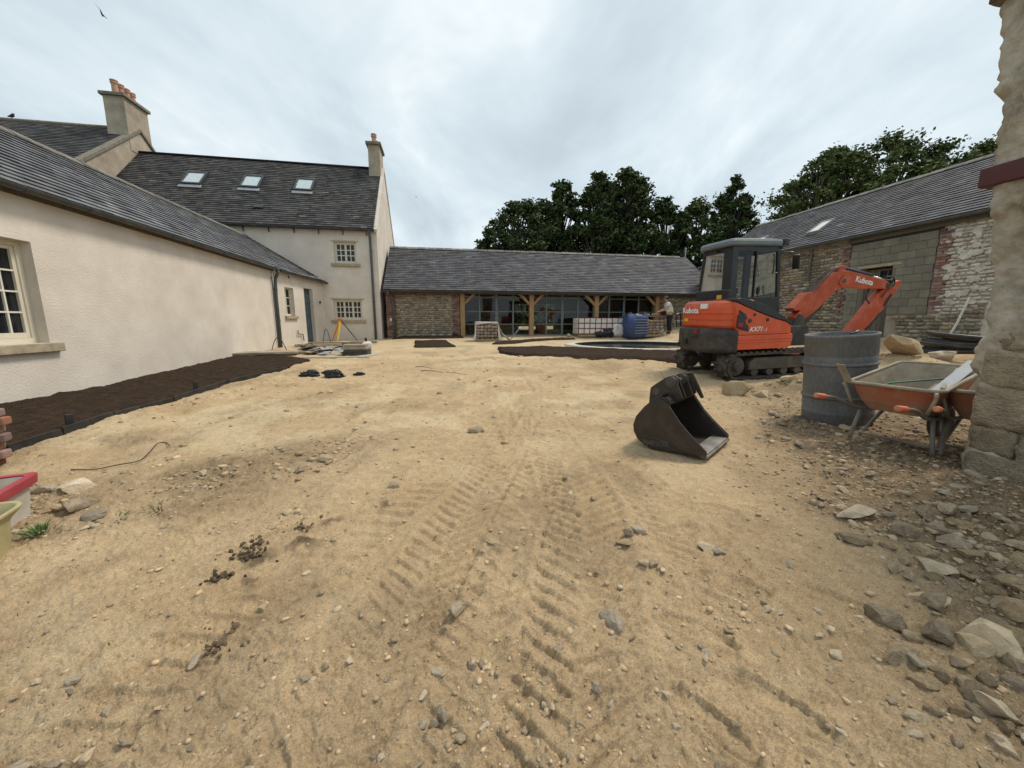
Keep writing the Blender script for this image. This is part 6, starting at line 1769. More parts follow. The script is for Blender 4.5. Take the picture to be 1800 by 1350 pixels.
# ================================================================== trees beyond the roofs
def leaf_mat(name, a, b_):
    m = M(name, a, .75, c2=b_, scale=.35, attr=True, spec=.25, detail=3)
    bs = m.node_tree.nodes['Principled BSDF']
    bs.inputs['Transmission Weight'].default_value = 0.0
    return m
leaf_mat('leaf_dark', (.075, .105, .036), (.030, .050, .019))
leaf_mat('leaf_mid', (.115, .145, .046), (.048, .070, .024))
def tree(label, x, y, h, rx, base, seed, n=9000, mat='leaf_dark', lean=0.0, leaf=.21, top=.55, ncl=60, trunk=.32, group=None, round_=1.0):
    leaf = .0052*y; n = int(n*(2.3 if y > 35 else 2.0)); ncl = int(ncl*(2.4 if y > 35 else 1.9)); rx = rx*1.14
    rr = random.Random(seed); nr = np.random.default_rng(seed)
    t = thing('tree', label, 'tree', (x, y, .5), 0, group)
    tm = MB(); pts = []; K = 8
    for k in range(K+1):
        f = k/K; pts.append(Vector((lean*h*f*f+.25*math.sin(f*5+seed), .2*math.cos(f*4+seed), h*.88*f)))
    tm.tube(pts, [trunk*(1-.88*k/K) for k in range(K+1)], 9)
    cl = []
    for k in range(ncl):
        f = rr.uniform(base, 1.0)
        # crown half width at this height
        g = (f-base)/(1-base)
        wdt = rx*(math.sin(math.pi*min(1, g*.86+.14))**.62)*(1.0 if g > .25 else .8+.8*g)*round_
        a = rr.uniform(0, 2*math.pi); q = rr.uniform(.25, 1.0)**.6
        # uneven outline
        wdt *= .72+.5*vnoise(np.array([a*1.3+seed]), np.array([f*5.0]), seed)[0]
        ax = pts[min(K, int(f*K))]
        c_ = Vector((lean*h*f*f+wdt*q*math.cos(a), wdt*q*math.sin(a), h*f-rr.uniform(0, .05)*h))
        st = pts[max(1, min(K-1, int(max(base*.7, f-.22)*K)))]
        mid = st.lerp(c_, .5)+Vector((0, 0, .06*h*rr.uniform(0, 1)))
        tm.tube([st, mid, c_], [trunk*.30*(1.1-f), trunk*.16, .02], 5)
        cl.append((c_, rx*rr.uniform(.09, .27)))
    tm.build('trunk', 'bark', t, smooth=True)
    per = n//ncl
    V = []; C = []
    for c_, r in cl:
        p = nr.normal(0, 1, (per, 3)); p /= np.linalg.norm(p, axis=1)[:, None]+1e-9
        p *= np.minimum(np.abs(nr.normal(0, .62, (per, 1))), 1.0)*r
        an_ = rr.uniform(0, 6.3); p[:, 2] *= rr.uniform(.45, 1.0); p[:, 0] *= rr.uniform(.8, 1.5)
        p[:, 2] += .25*p[:, 0]*math.cos(an_)
        p += np.array(c_)[None, :]
        d1 = nr.normal(0, 1, (per, 3)); d1[:, 2] *= .6; d1 /= np.linalg.norm(d1, axis=1)[:, None]
        d2 = np.cross(d1, nr.normal(0, 1, (per, 3))); d2 /= np.linalg.norm(d2, axis=1)[:, None]+1e-9
        s_ = leaf*nr.uniform(.5, 1.15, (per, 1))
        q = np.stack([p-d1*s_, p+d2*s_*.55, p+d1*s_, p-d2*s_*.55], 1)
        V.append(q)
        g = nr.uniform(.65, 1.4, per); C.append(np.repeat(g, 4))
    V = np.concatenate(V).reshape(-1, 3); C = np.concatenate(C)
    nf = len(V)//4
    me = bpy.data.meshes.new('crown')
    me.vertices.add(len(V)); me.vertices.foreach_set('co', V.reshape(-1).astype(np.float32))
    me.loops.add(len(V)); me.loops.foreach_set('vertex_index', np.arange(len(V), dtype=np.int32))
    me.polygons.add(nf); me.polygons.foreach_set('loop_start', np.arange(0, nf*4, 4, dtype=np.int32)); me.polygons.foreach_set('loop_total', np.full(nf, 4, dtype=np.int32))
    at = me.color_attributes.new('Col', 'FLOAT_COLOR', 'CORNER')
    at.data.foreach_set('color', np.stack([C*1.02, C, C*.95, np.ones_like(C)], -1).reshape(-1).astype(np.float32))
    me.update(calc_edges=True)
    link('crown', me, mat, t)
    return t
def tree_at(label, px, py_top, Y, wpx, base, seed, **k):
    r = ray(px, py_top); t_ = Y/r[1]; x = r[0]*t_; ztop = EYE+r[2]*t_
    return tree(label, x, Y, (ztop-.5)*.985, wpx/2*t_, base, seed, **k)
tree_at('short bushy tree at the end of the row behind the oak framed barn', 862, 400, 40, 70, .12, 301, n=6000, ncl=45)
tree_at('broad dark tree with a stepped outline next to the short bushy tree', 915, 345, 39, 125, .12, 302, n=11000, ncl=75)
tree_at('tall slim tree with a clear trunk and small round top behind the oak framed barn', 990, 308, 42, 92, .30, 303, n=9000, ncl=55)
tree_at('very tall dark tree in the middle of the row behind the oak framed barn', 1052, 300, 40, 100, .15, 304, n=11000, ncl=70)
tree_at('tallest tree with wispy top twigs behind the oak framed barn', 1108, 290, 41, 105, .18, 305, n=11000, ncl=65)
tree_at('dense tree filling the gap between the broad tree and the slim tree', 955, 352, 44, 95, .12, 331, n=8000, ncl=55)
tree_at('dense tree filling the gap beside the very tall dark tree', 1078, 318, 44, 95, .12, 332, n=9000, ncl=60)
tree_at('medium round tree with a forked bare stem and sky showing below', 1172, 348, 42, 95, .34, 306, n=8000, ncl=48)
tree_at('lighter green tree between the round tree and the ivy clad one', 1228, 345, 44, 95, .15, 307, n=8000, ncl=50, mat='leaf_mid')
tree_at('tall ivy clad tree leaning right above the excavator cab', 1286, 308, 38, 84, .10, 308, n=11000, ncl=70, lean=.03)
tree_at('thin tree with open windswept branches at the left end of the beech row', 1424, 268, 27, 92, .35, 311, n=6500, ncl=40, mat='leaf_mid', lean=.07)
tree_at('wide spreading beech behind the stone barn ridge', 1475, 250, 28, 170, .30, 312, n=11000, ncl=75, mat='leaf_mid')
tree_at('tallest beech with a flat domed crown behind the stone barn', 1570, 236, 28, 190, .28, 313, n=13000, ncl=85, mat='leaf_mid')
tree_at('beech with sky gaps next to the old rendered wall', 1660, 246, 27, 150, .32, 314, n=9500, ncl=60, mat='leaf_mid')
tree_at('last beech half hidden behind the old rendered wall', 1735, 250, 26, 140, .30, 315, n=9000, ncl=55, mat='leaf_mid')
# foliage bank added to block the bright sky seen through the barn glazing
hd = MB()
rr = np.random.default_rng(77)
added_hedge = thing('added_hedge', 'added dark foliage blocking the sky behind the middle glazed screen', 'added_hedge', (4.0, 31.0, .6), RZ)
NH = 9000
P = np.stack([rr.uniform(-9, 9, NH), rr.normal(0, .5, NH), rr.uniform(0, 2.6, NH)], -1)
D1 = rr.normal(0, 1, (NH, 3)); D1 /= np.linalg.norm(D1, axis=1)[:, None]; D2 = np.cross(D1, rr.normal(0, 1, (NH, 3))); D2 /= np.linalg.norm(D2, axis=1)[:, None]
Q = np.stack([P-D1*.2, P+D2*.14, P+D1*.2, P-D2*.14], 1).reshape(-1, 3)
hd.add(Q, [(4*k, 4*k+1, 4*k+2, 4*k+3) for k in range(NH)], 0, (1, 1, 1)); hd.build('foliage', 'leaf_mid', added_hedge, fix=False)
m = MB()
for k in range(18): m.tube([(-8.5+k, 0, -.2), (-8.5+k, 0, 1.8)], .05, 5)
m.build('stem', 'bark', added_hedge)
# low scrub and distant hedges seen under the crowns
tree_at('low dark shrub below the round tree', 1150, 420, 46, 80, .02, 321, n=4000, ncl=30, trunk=.1)
tree_at('low dark shrub beside the bushy tree', 900, 428, 44, 100, .02, 322, n=4500, ncl=30, trunk=.1)
tree_at('low dark shrub behind the excavator cab', 1265, 405, 46, 95, .02, 323, n=5000, ncl=34, trunk=.1)
# a slim pole standing behind the barn ridge
pp = ray(1205, 436); t_ = 27/pp[1]
m = MB(); m.tube([(pp[0]*t_, 27, .6), (pp[0]*t_, 27, EYE+pp[2]*t_)], .07, 8); tag(m.build('flue_pipe', 'gutter', smooth=True), 'dark flue pipe standing just behind the barn ridge', 'flue')

# ================================================================== the man at the work table
M('skin', (.42, .24, .16), .6, var=.08)
M('tshirt', (.62, .60, .55), .85, var=.06, scale=14)
M('trousers', (.016, .017, .02), .85, var=.25, scale=12)
M('cap_cloth', (.12, .095, .07), .85, var=.15)
M('boots', (.05, .035, .025), .8, var=.2)
def skinned(name, verts, edges, radii, mat, parent, root=0, sub=2):
    me = bpy.data.meshes.new(name); me.from_pydata(verts, edges, [])
    o = bpy.data.objects.new(name, me); col.objects.link(o); o.parent = parent
    md = o.modifiers.new('Skin', 'SKIN')
    md.use_smooth_shade = True
    sv = me.skin_vertices[0].data
    for i, r in enumerate(radii):
        sv[i].radius = r if isinstance(r, tuple) else (r, r); sv[i].use_root = (i == root)
    s2 = o.modifiers.new('Sub', 'SUBSURF'); s2.levels = sub; s2.render_levels = sub
    me.materials.append(MATS[mat])
    return o
PX = Vector((7.45, 18.15)); PZ = gh(PX.x, PX.y)
man = thing('person', 'person in white t-shirt, dark trousers and cap bending over a work table', 'person', (PX.x, PX.y, PZ), R(172))
# local +x is the way he faces (towards the table), z up
hip, chest, neck, head = (0, 0, .92), (.10, 0, 1.22), (.18, 0, 1.46), (.25, 0, 1.60)
vs, es, rs = [], [], []
def nv(p, r, link_=None):
    vs.append(p); rs.append(r)
    if link_ is not None: es.append((link_, len(vs)-1))
    return len(vs)-1
a = nv(hip, (.13, .16)); b_ = nv((.05, 0, 1.08), (.11, .145), a); c_ = nv(chest, (.12, .165), b_); d = nv((.165, 0, 1.40), (.09, .13), c_); e_ = nv(neck, .05, d)
f_ = nv((.215, 0, 1.53), .062, e_); g_ = nv((.24, 0, 1.60), (.095, .08), f_); g2 = nv((.25, 0, 1.67), (.085, .075), g_); nv((.335, 0, 1.60), .014, g_)
for s in (-1, 1):
    sh_ = nv((.16, s*.17, 1.38), .058, d); el = nv((.26, s*.235, 1.14), .045, sh_); wr = nv((.47, s*.17, 1.05), .030, el); pm = nv((.54, s*.15, 1.03), (.016, .036), wr)
    for q in range(4):
        k1 = nv((.59, s*(.15-.030+.02*q), 1.02), .0085, pm); nv((.62-.008*abs(q-1.5), s*(.15-.032+.021*q), 1.0), .0075, k1)
    k1 = nv((.545, s*.105, 1.02), .009, pm); nv((.58, s*.09, 1.0), .008, k1)
    th_ = nv((.02, s*.095, .84), .082, a); kn = nv((.045, s*.11, .47), .055, th_); an = nv((-.02, s*.12, .09), .038, kn); nv((.10, s*.13, .035), .034, an)
    nv((.24, s*.085, 1.60), .014, g_)
skinned('body', vs, es, rs, 'skin', man)
tv = [(0.01, 0, .90), (.05, 0, 1.08), (.10, 0, 1.22), (.165, 0, 1.40), (.175, 0, 1.455)]
te = [(0, 1), (1, 2), (2, 3), (3, 4)]; tr_ = [(.145, .175), (.13, .165), (.138, .185), (.11, .16), (.075, .075)]
for s in (-1, 1):
    tv += [(.16, s*.175, 1.385), (.215, s*.215, 1.25)]; k = len(tv); te += [(3, k-2), (k-2, k-1)]; tr_ += [.078, .068]
skinned('tshirt', tv, te, tr_, 'tshirt', man)
tv = [(0, 0, .93)]; te = []; tr_ = [(.14, .172)]
for s in (-1, 1):
    tv += [(.02, s*.095, .82), (.045, s*.11, .47), (-.015, s*.12, .12)]; k = len(tv); te += [(0, k-3), (k-3, k-2), (k-2, k-1)]; tr_ += [.096, .074, .064]
skinned('trousers', tv, te, tr_, 'trousers', man)
for s in (-1, 1):
    skinned('boot', [(-.04, s*.12, .05), (.04, s*.125, .05), (.13, s*.13, .035), (-.02, s*.12, .13)], [(0, 1), (1, 2), (0, 3)], [.05, .05, .042, .05], 'boots', man)
m = MB(); m.lathe([(.09, 0), (.094, .03), (.085, .07), (.05, .095), (.004, .10)], 16, (.245, 0, 1.655)); m.prism([(.30, -.06), (.40, -.04), (.42, 0), (.40, .04), (.30, .06)], 1.655, 1.667, lambda p, q, d: (p, q, d)); m.build('cap', 'cap_cloth', man, smooth=False)
m = MB(); m.lathe([(.088, -.05), (.094, 0), (.09, .02)], 14, (.235, 0, 1.63), cap=False); m.build('hair', 'rubber', man)

# ================================================================== site materials along the barn terrace
bf = lambda x, y, z=None: Vector((B0.x+.983*x-.184*y, B0.y+.184*x+.983*y, 0))
def on_b(x, y):
    p = bf(x, y); p.z = gh(p.x, p.y); return p
M('cobble', (.36, .26, .19), .9, c2=(.22, .16, .12), scale=9, rnd=.35, hue=.4, bump=.3)
M('pallet_wood', (.30, .22, .13), .85, var=.25, stretch=(1, 8, 8))
M('bag_white', (.62, .60, .55), .7, var=.1, scale=6)
M('bag_clear', (.62, .60, .57), .35, var=.12, scale=6)
M('bag_blue', (.055, .085, .20), .7, c2=(.035, .055, .14), scale=7)
M('bag_black', (.014, .015, .018), .28, var=.2)
M('strap_maroon', (.16, .02, .03), .6, var=.2)
def pallet(parent, w_=1.0, d=1.0):
    for k in range(5):
        MB().bx(-w_/2+k*(w_-.1)/4, -w_/2+k*(w_-.1)/4+.1, -d/2, d/2, .10, .122).build('pallet_slat', 'pallet_wood', parent)
    for y in (-d/2+.05, 0, d/2-.05):
        MB().bx(-w_/2, w_/2, y-.045, y+.045, .0, .098).build('pallet_bearer', 'pallet_wood', parent)
# cobbles in a torn net bag on a pallet
p = Gt(855, 599); cb = thing('cobble_bag', 'white net sack of brown cobbles slumped on a pallet before the barn', 'sack', p, RZ)
pallet(cb, .95, .85)
rr = random.Random(4)
for z in range(5):
    for i in range(6):
        for yy in (-.30, 0.0, .28) if z == 4 else (-.32,):
            me = mesh_with(STU[rr.randrange(8)], 'cobble')
            inst('cobble', me, cb, (-.36+.145*i+rr.uniform(-.02, .02), yy+rr.uniform(-.02, .02), .2+.125*z), (0, rr.uniform(-.2, .2), rr.uniform(0, 3)), (.16, .16, .125))
MB().bx(-.42, .42, -.26, .38, .125, .68).build('bag_filling', 'bag_clear', cb, bevel=.05)
for xs_ in (-1, 1):
    m = MB(); m.add([(xs_*.46, -.40, .05), (xs_*.45, .40, .08), (xs_*.43, .38, .80), (xs_*.44, -.36, .78), (xs_*.62, -.5, .02), (xs_*.52, -.45, .3)], [(0, 1, 2, 3), (0, 3, 5, 4)]); o = m.build('bag_side', 'bag_clear', cb, fix=False); sd_ = o.modifiers.new('s', 'SOLIDIFY'); sd_.thickness = .012
m = MB(); m.add([(-.47, -.38, .80), (.46, -.38, .78), (.42, -.37, .70), (.1, -.40, .74), (-.2, -.40, .71), (-.43, -.37, .66)], [(0, 1, 2, 3, 4, 5)]); o = m.build('bag_hem', 'bag_clear', cb, fix=False); o.modifiers.new('s', 'SOLIDIFY').thickness = .014
m = MB(); m.add([(.44, -.36, .70), (.62, -.46, .30), (.98, -.60, .02), (.95, .1, .02), (.5, .3, .5)], [(0, 1, 2, 3, 4)]); o = m.build('bag_skirt', 'bag_clear', cb, fix=False); o.modifiers.new('s', 'SOLIDIFY').thickness = .01
# shrink wrapped packs of white blocks with maroon straps
p = Gt(1050, 591); wp = thing('block_pack', 'pack of white wrapped blocks bound with maroon straps on the terrace', 'pack', p, RZ)
pallet(wp, 2.2, .8)
for i in range(8):
    for j in range(3):
        MB().bx(-1.10+.275*i+.006, -1.10+.275*i+.269, -.4, .4, .125+.24*j+.004, .125+.24*j+.236).build('wrapped_block', 'bag_white', wp, bevel=.02)
for i in range(9):
    x = -1.10+.275*i
    MB().bx(x-.018, x+.018, -.409, -.402, .12, .86).build('strap', 'strap_maroon', wp)
for j in range(4):
    MB().bx(-1.1, 1.1, -.416, -.4095, .115+.24*j, .15+.24*j).build('strap', 'strap_maroon', wp)
# soft bags
def blob(name, label, cat, px, py, sx, sy, sz, mat, seed, lump=.12, sq=4.0):
    p = Gt(px, py); p.z -= .02
    bm = bmesh.new(); bmesh.ops.create_icosphere(bm, subdivisions=4, radius=1.0)
    for v in bm.verts:
        q = v.co; L4 = (abs(q.x)**sq+abs(q.y)**sq+abs(q.z)**sq)**(1/sq); q = q/L4
        n_ = vnoise(np.array([q.x*3+seed+q.z]), np.array([q.y*3+q.z*2.5]), seed)[0]-.5
        n2 = vnoise(np.array([q.x*7+seed]), np.array([q.z*7+q.y*3]), seed+3)[0]-.5
        q = q*(1+lump*n_+lump*.5*n2)
        v.co = Vector((q.x*sx/2, q.y*sy/2, q.z*sz/2+sz/2))
    me = bpy.data.meshes.new(name); bm.to_mesh(me); bm.free(); me.polygons.foreach_set('use_smooth', [True]*len(me.polygons))
    o = link(name, me, mat); o.location = p; o.rotation_euler = (0, 0, RZ)
    return tag(o, label, cat)
blob('rubbish_sack', 'shiny black rubbish sack slumped before the white block pack', 'sack', 1066, 592, .75, .6, .45, 'bag_black', 5, .5, 2.2)
blob('rubbish_sack', 'smaller black rubbish sack leaning on the cream bulk bag', 'sack', 1052, 593, .5, .5, .32, 'bag_black', 6, .5, 2.2)
blob('bulk_bag', 'cream bulk bag of sand between black sacks and the blue bag', 'bag', 1084, 591, .72, .7, .62, 'bag_clear', 8, .18)
p = Gt(1113, 593); bb = thing('blue_bulk_bag', 'tall blue woven bulk bag with folded top and pale bands', 'bag', p, RZ+.1)
def bagring(w_, d, z, r=.10, jit=0.0, seed=0):
    o = rr_rect(-w_/2, w_/2, -d/2, d/2, r, z, 4); q = random.Random(seed)
    return [(x+q.uniform(-jit, jit), y+q.uniform(-jit, jit), zz_) for x, y, zz_ in o]
m = MB(); m.loft([bagring(.95, .9, 0), bagring(1.04, .95, .15, jit=.02, seed=1), bagring(1.0, .93, .4, jit=.03, seed=2), bagring(1.04, .95, .65, jit=.03, seed=3), bagring(.98, .9, .9, jit=.03, seed=4), bagring(.9, .85, 1.0, jit=.05, seed=5)]); m.build('bag_body', 'bag_blue', bb, smooth=True)
for k in range(6):
    MB().bx(-.32, .46, -.53, -.515, .20+.12*k, .225+.12*k).build('pale_band', 'alloy', bb)
m = MB(); m.loft([bagring(.42, .3, .1), bagring(.46, .34, .6, jit=.03, seed=7), bagring(.40, .3, 1.08, jit=.04, seed=8)]); o = m.build('folded_side', 'bag_blue', bb, smooth=True); o.location = (-.46, -.38, 0)
m = MB(); m.box((.12, -.2, 1.03), (.22, .2, .08), (.1, .2, .3)); m.build('label_sheet', 'white_plastic', bb)
for x in (-.42, .44):
    m = MB(); m.tube(bend([(x, -.4, .9), (x*.9, -.3, 1.16), (x*.8, .0, 1.1), (x, .2, .9)], 5), .02, 6); m.build('lifting_loop', 'bag_blue', bb)
# pallet of walling stone and table
p = Gt(1142, 591); st_ = thing('stone_pallet', 'net wrapped pallet of pale walling stone beside the blue bag', 'pallet', p, RZ)
pallet(st_, .9, .8)
rr = random.Random(9)
for j in range(5):
    for i in range(5):
        inst('stone', mesh_with(STU[rr.randrange(8)], 'cobble'), st_, (-.36+.18*i+rr.uniform(-.02, .02), -.28, .19+.125*j), (0, rr.uniform(-.1, .1), 0), (.2, .22, .13))
MB().bx(-.44, .44, -.24, .38, .125, .74).build('stone_fill', 'bag_clear', st_, bevel=.04)
wt = thing('work_table', 'rough work table of boards on trestles loaded with stones before the man', 'table', on_b(12.55, -.75), RZ)
for k in range(4): MB().bx(-.75, .75, -.4+.2*k, -.205+.2*k, .82, .86).build('table_board', 'pallet_wood', wt, bevel=.004)
for x in (-.6, .6):
    for s in (-1, 1):
        m = MB(); m.tube([(x, s*.12, .82), (x+.05*s, s*.36, 0)], .028, 6); m.build('leg', 'pallet_wood', wt)
    MB().bx(x-.03, x+.03, -.25, .25, .35, .40).build('stretcher', 'pallet_wood', wt)
tp_ = on_b(12.55, -.75)
rr = random.Random(12)
for k in range(5):
    q = on_b(12.05+.16*k, -.85+rr.uniform(-.1, .2)); o = inst('stone', mesh_with(STU[k], 'cobble'), None, (q.x, q.y, tp_.z+.86+.05), (0, 0, rr.uniform(0, 3)), (.18, .18, .11))
    tag(o, 'dressing stone lying on the boards of the work table', 'stone', 'stones on the work table')
q = on_b(13.0, -.85)
m = MB(); m.lathe([(.11, 0), (.14, .2), (.15, .21), (.13, .2), (.1, .02), (.01, .02)], 18); o = m.build('mixing_bucket', 'black_plastic', smooth=False); o.location = (q.x, q.y, tp_.z+.861); tag(o, 'black mixing bucket on the work table by the hands of the man', 'bucket')
q = Gt(1160, 590.5); m = MB(); m.lathe([(.12, 0), (.15, .30), (.158, .31), (.158, .33), (.145, .33), (.115, .02), (.01, .02)], 18); o = m.build('pail', 'white_plastic'); o.location = q; tag(o, 'white plastic pail on the ground before the work table', 'pail')
q = on_b(13.9, -1.2); fr = thing('trestle', 'pale metal trestle frame behind the excavator counterweight', 'trestle', q, RZ)
for x in (-.5, 0, .5):
    m = MB(); m.tube([(x, 0, 0), (x, 0, .42)], .02, 6); m.build('leg', 'alloy', fr)
m = MB(); m.tube([(-.55, 0, .42), (.55, 0, .42)], .022, 6); m.build('bar', 'alloy', fr)
q = Gt(1000, 592); o = inst('stone', ROCKS[2], None, q+Vector((0, 0, .06)), (.1, .2, .4), (.25, .2, .22)); tag(o, 'pale broken stone lying before the middle glazed screen', 'stone')
# things inside the barn
q = on_b(7.35, 1.0); q.z = B0.z+.60
for k in range(5):
    m = MB(); m.loft([rr_rect(-.22, .22, -.15, .15, .02, 0), rr_rect(-.24, .24, -.165, .165, .02, .105), rr_rect(-.225, .225, -.15, .15, .02, .105), rr_rect(-.205, .205, -.135, .135, .02, .012)]); o = m.build('crate', 'lamp_red', bevel=0); o.location = (q.x, q.y, q.z+.11*k); o.rotation_euler = (0, 0, RZ)
    tag(o, 'red plastic crate in the stack just inside the middle glazed screen', 'crate', 'red crates in the barn')
M('cardboard', (.32, .20, .10), .85, var=.15)
for (x, y, w_, h, lab) in ((5.6, 1.4, .7, .55, 'large brown cardboard box inside the first glazed bay'), (6.1, 1.6, .5, .42, 'smaller brown cardboard box beside the large one in the barn')):
    q = on_b(x, y); m = MB(); m.bx(-w_/2, w_/2, -.25, .25, 0, h); m.bx(-w_/2, w_/2, -.255, -.2505, h*.48, h*.52); m.bx(-.03, .03, -.256, .25, h, h+.004); o = m.build('cardboard_box', 'cardboard', bevel=.006); o.location = (q.x, q.y, .601); o.rotation_euler = (0, 0, RZ); tag(o, lab, 'box')
M('red_wood', (.22, .045, .03), .6, var=.2)
q = on_b(4.6, 1.9); tbn = thing('bench', 'dark red bench standing inside the first glazed bay', 'bench', (q.x, q.y, .601), RZ)
MB().bx(-.9, .9, -.2, .2, .74, .79).build('seat_board', 'red_wood', tbn, bevel=.006)
MB().bx(-.9, .9, .16, .2, .95, 1.15).build('back_board', 'red_wood', tbn, bevel=.006)
for x in (-.8, 0, .8):
    MB().bx(x-.03, x+.03, -.17, .2, 0, .739).build('leg', 'red_wood', tbn); MB().bx(x-.03, x+.03, .2005, .23, .6, 1.15).build('back_slat', 'red_wood', tbn)
# leaning stake with knob on the curved bed
p = Gt(895, 600); m = MB(); m.tube([p, p+Vector((.42, .1, .52))], .018, 8); sk = thing('marker_stake', 'blue grey stake with white knob leaning over the curved soil bed', 'stake', p); sk.location = p
m = MB(); m.tube([(0, 0, 0), (.42, .1, .52)], .02, 8); m.build('shaft', 'alloy', sk); m = MB(); m.lathe([(.004, -.05), (.04, -.035), (.05, 0), (.04, .035), (.004, .05)], 12, (.43, .1, .54)); m.build('knob', 'white_plastic', sk)

# ================================================================== paving and clutter by the farmhouse
def slab(px, py, L_, W_, T_, yaw, label, mat='flagstone', lift=0.0, tilt=0.0, name='paving_slab'):
    p = Gt(px, py); m = MB(); rg_ = random.Random(int(px*3+py+lift*100))
    top = [(-L_/2+rg_.uniform(0, .03), -W_/2+rg_.uniform(0, .03)), (L_/2-rg_.uniform(0, .03), -W_/2+rg_.uniform(0, .02)), (L_/2-rg_.uniform(0, .03), W_/2-rg_.uniform(0, .03)), (-L_/2+rg_.uniform(0, .03), W_/2)]
    m.prism(top, 0, T_, lambda a, b_, d: (a, b_, d)); o = m.build(name, mat, bevel=.008)
    o.location = p+Vector((0, 0, lift)); o.rotation_euler = (tilt, 0, yaw)
    return tag(o, label, 'slab')
yw = math.atan2(.9838, -.1795)-math.pi/2+.25
slab(432, 627, .75, .6, .06, yw, 'lower riven slab at the wall end of the flat slab stack', 'flagstone')
slab(434, 627, .72, .6, .06, yw+.08, 'upper riven slab at the wall end of the flat slab stack', 'flagstone', .065)
slab(490, 625, .95, .65, .06, yw, 'dark lower slab in the middle of the flat slab row', 'flag_dark')
slab(492, 625, .98, .68, .06, yw+.05, 'broad pale slab topping the flat slab row', 'flagstone', .065)
slab(520, 622, .5, .5, .07, yw+.3, 'short slab closing the flat slab row', 'flagstone', .0)
slab(628, 624, .72, .5, .08, .1, 'bottom dark slab of the square stack near the jerrycan', 'flag_dark')
slab(629, 624, .70, .5, .08, .16, 'second dark slab of the square stack near the jerrycan', 'flag_dark', .085)
slab(627, 624, .72, .5, .07, .08, 'third slab of the square stack near the jerrycan', 'flagstone', .17)
slab(626, 624, .66, .45, .06, .22, 'top slab of the square stack near the jerrycan', 'flagstone', .245)
slab(600, 606, 2.1, .35, .10, .16, 'long stone step lying before the lower farmhouse window', 'flagstone')
slab(560, 609, 1.5, .32, .09, .3, 'long kerb slab lying behind the broken slates', 'flagstone')
slab(640, 603, 1.0, .3, .08, .15, 'pale kerb slab near the downpipe of the farmhouse', 'flagstone', .0)
slab(588, 630, 1.9, .07, .05, .12, 'thin pale kerb strip edging the gravel before the clutter', 'kerb', .0)
slab(648, 626, .8, .10, .04, 1.2, 'pale batten lying on gravel beside the jerrycan', 'kerb', .0)
rr = random.Random(31)
for k in range(26):
    px_, py_ = rr.uniform(536, 612), rr.uniform(613, 626)
    p = Gt(px_, py_); m = MB(); a, b_ = rr.uniform(.12, .32), rr.uniform(.08, .2)
    m.prism([(-a, -b_), (a*rr.uniform(.5, 1), -b_*rr.uniform(.7, 1)), (a, b_*.6), (-a*.4, b_)], 0, .022, lambda u, v, d: (u, v, d))
    o = m.build('broken_slate', rr.choice(['flag_dark', 'flagstone', 'lead']), bevel=.004); o.location = p+Vector((0, 0, .02+rr.uniform(0, .06))); o.rotation_euler = (rr.uniform(-.4, .4), rr.uniform(-.35, .35), rr.uniform(0, 6))
    tag(o, 'broken slate in the jumbled heap between the two slab stacks', 'slate', 'broken slates by the farmhouse')
p = Gt(646, 617); jc = thing('jerrycan', 'white plastic jerrycan with black cap on the paving', 'jerrycan', p, .5)
m = MB(); m.loft([rr_rect(-.13, .13, -.09, .09, .03, 0), rr_rect(-.14, .14, -.10, .10, .03, .03), rr_rect(-.14, .14, -.10, .10, .03, .24), rr_rect(-.08, .08, -.06, .06, .03, .30)]); m.build('can_body', 'white_plastic', jc)
m = MB(); m.lathe([(.035, 0), (.035, .12), (.01, .13)], 12, (-.03, 0, .29)); m.build('spout', 'black_plastic', jc)
# survey tripod
p = Gt(601, 604); tp2 = thing('survey_tripod', 'yellow and black survey tripod before the lower farmhouse window', 'tripod', p)
apex = Vector((0, 0, .92))
for f, mt, r in ((Vector((-.36, -.1, 0)), 'orange_metal', .035), (Vector((-.0, -.42, -.02)), 'decal_yellow', .045), (Vector((.62, .15, 0)), 'black_plastic', .022)):
    m = MB(); m.tube([apex, apex.lerp(f, .55), f], [r, r*.95, r*.5], 6); m.build('leg', mt, tp2)
m = MB(); m.lathe([(.03, -.06), (.09, -.03), (.10, .0), (.10, .03), (.03, .035)], 14, apex); m.build('head', 'orange_metal', tp2)
# hoses and cables
def cable(name, label, pxs, r, mat='black_plastic', cat='cable', lift=.02):
    pts = [Gt(a, b_, lift+(c_[0] if c_ else 0)) for a, b_, *c_ in pxs]; m = MB(); m.tube(bend(pts, 4), r, 6)
    return tag(m.build(name, mat, smooth=True), label, cat)
wq = Gt(485, 616)
def arch(name, label, x0, x1, py, h, r=.012, cat='cable'):
    a, b_ = Gt(x0, py), Gt(x1, py+1); pts = [a+(b_-a)*(k/8)+Vector((0, 0, h*math.sin(math.pi*k/8))) for k in range(9)]
    m = MB(); m.tube(pts, r, 6); return tag(m.build(name, 'black_plastic', smooth=True), label, cat)
arch('cable_loop', 'black cable arching out of the ground by the wing downpipe', 478, 504, 615, .42)
arch('cable_loop', 'black cable hooping up in the corner beside the tripod', 568, 582, 603, .55)
arch('cable_loop', 'low black cable loop over the broken slates', 530, 560, 614, .2)
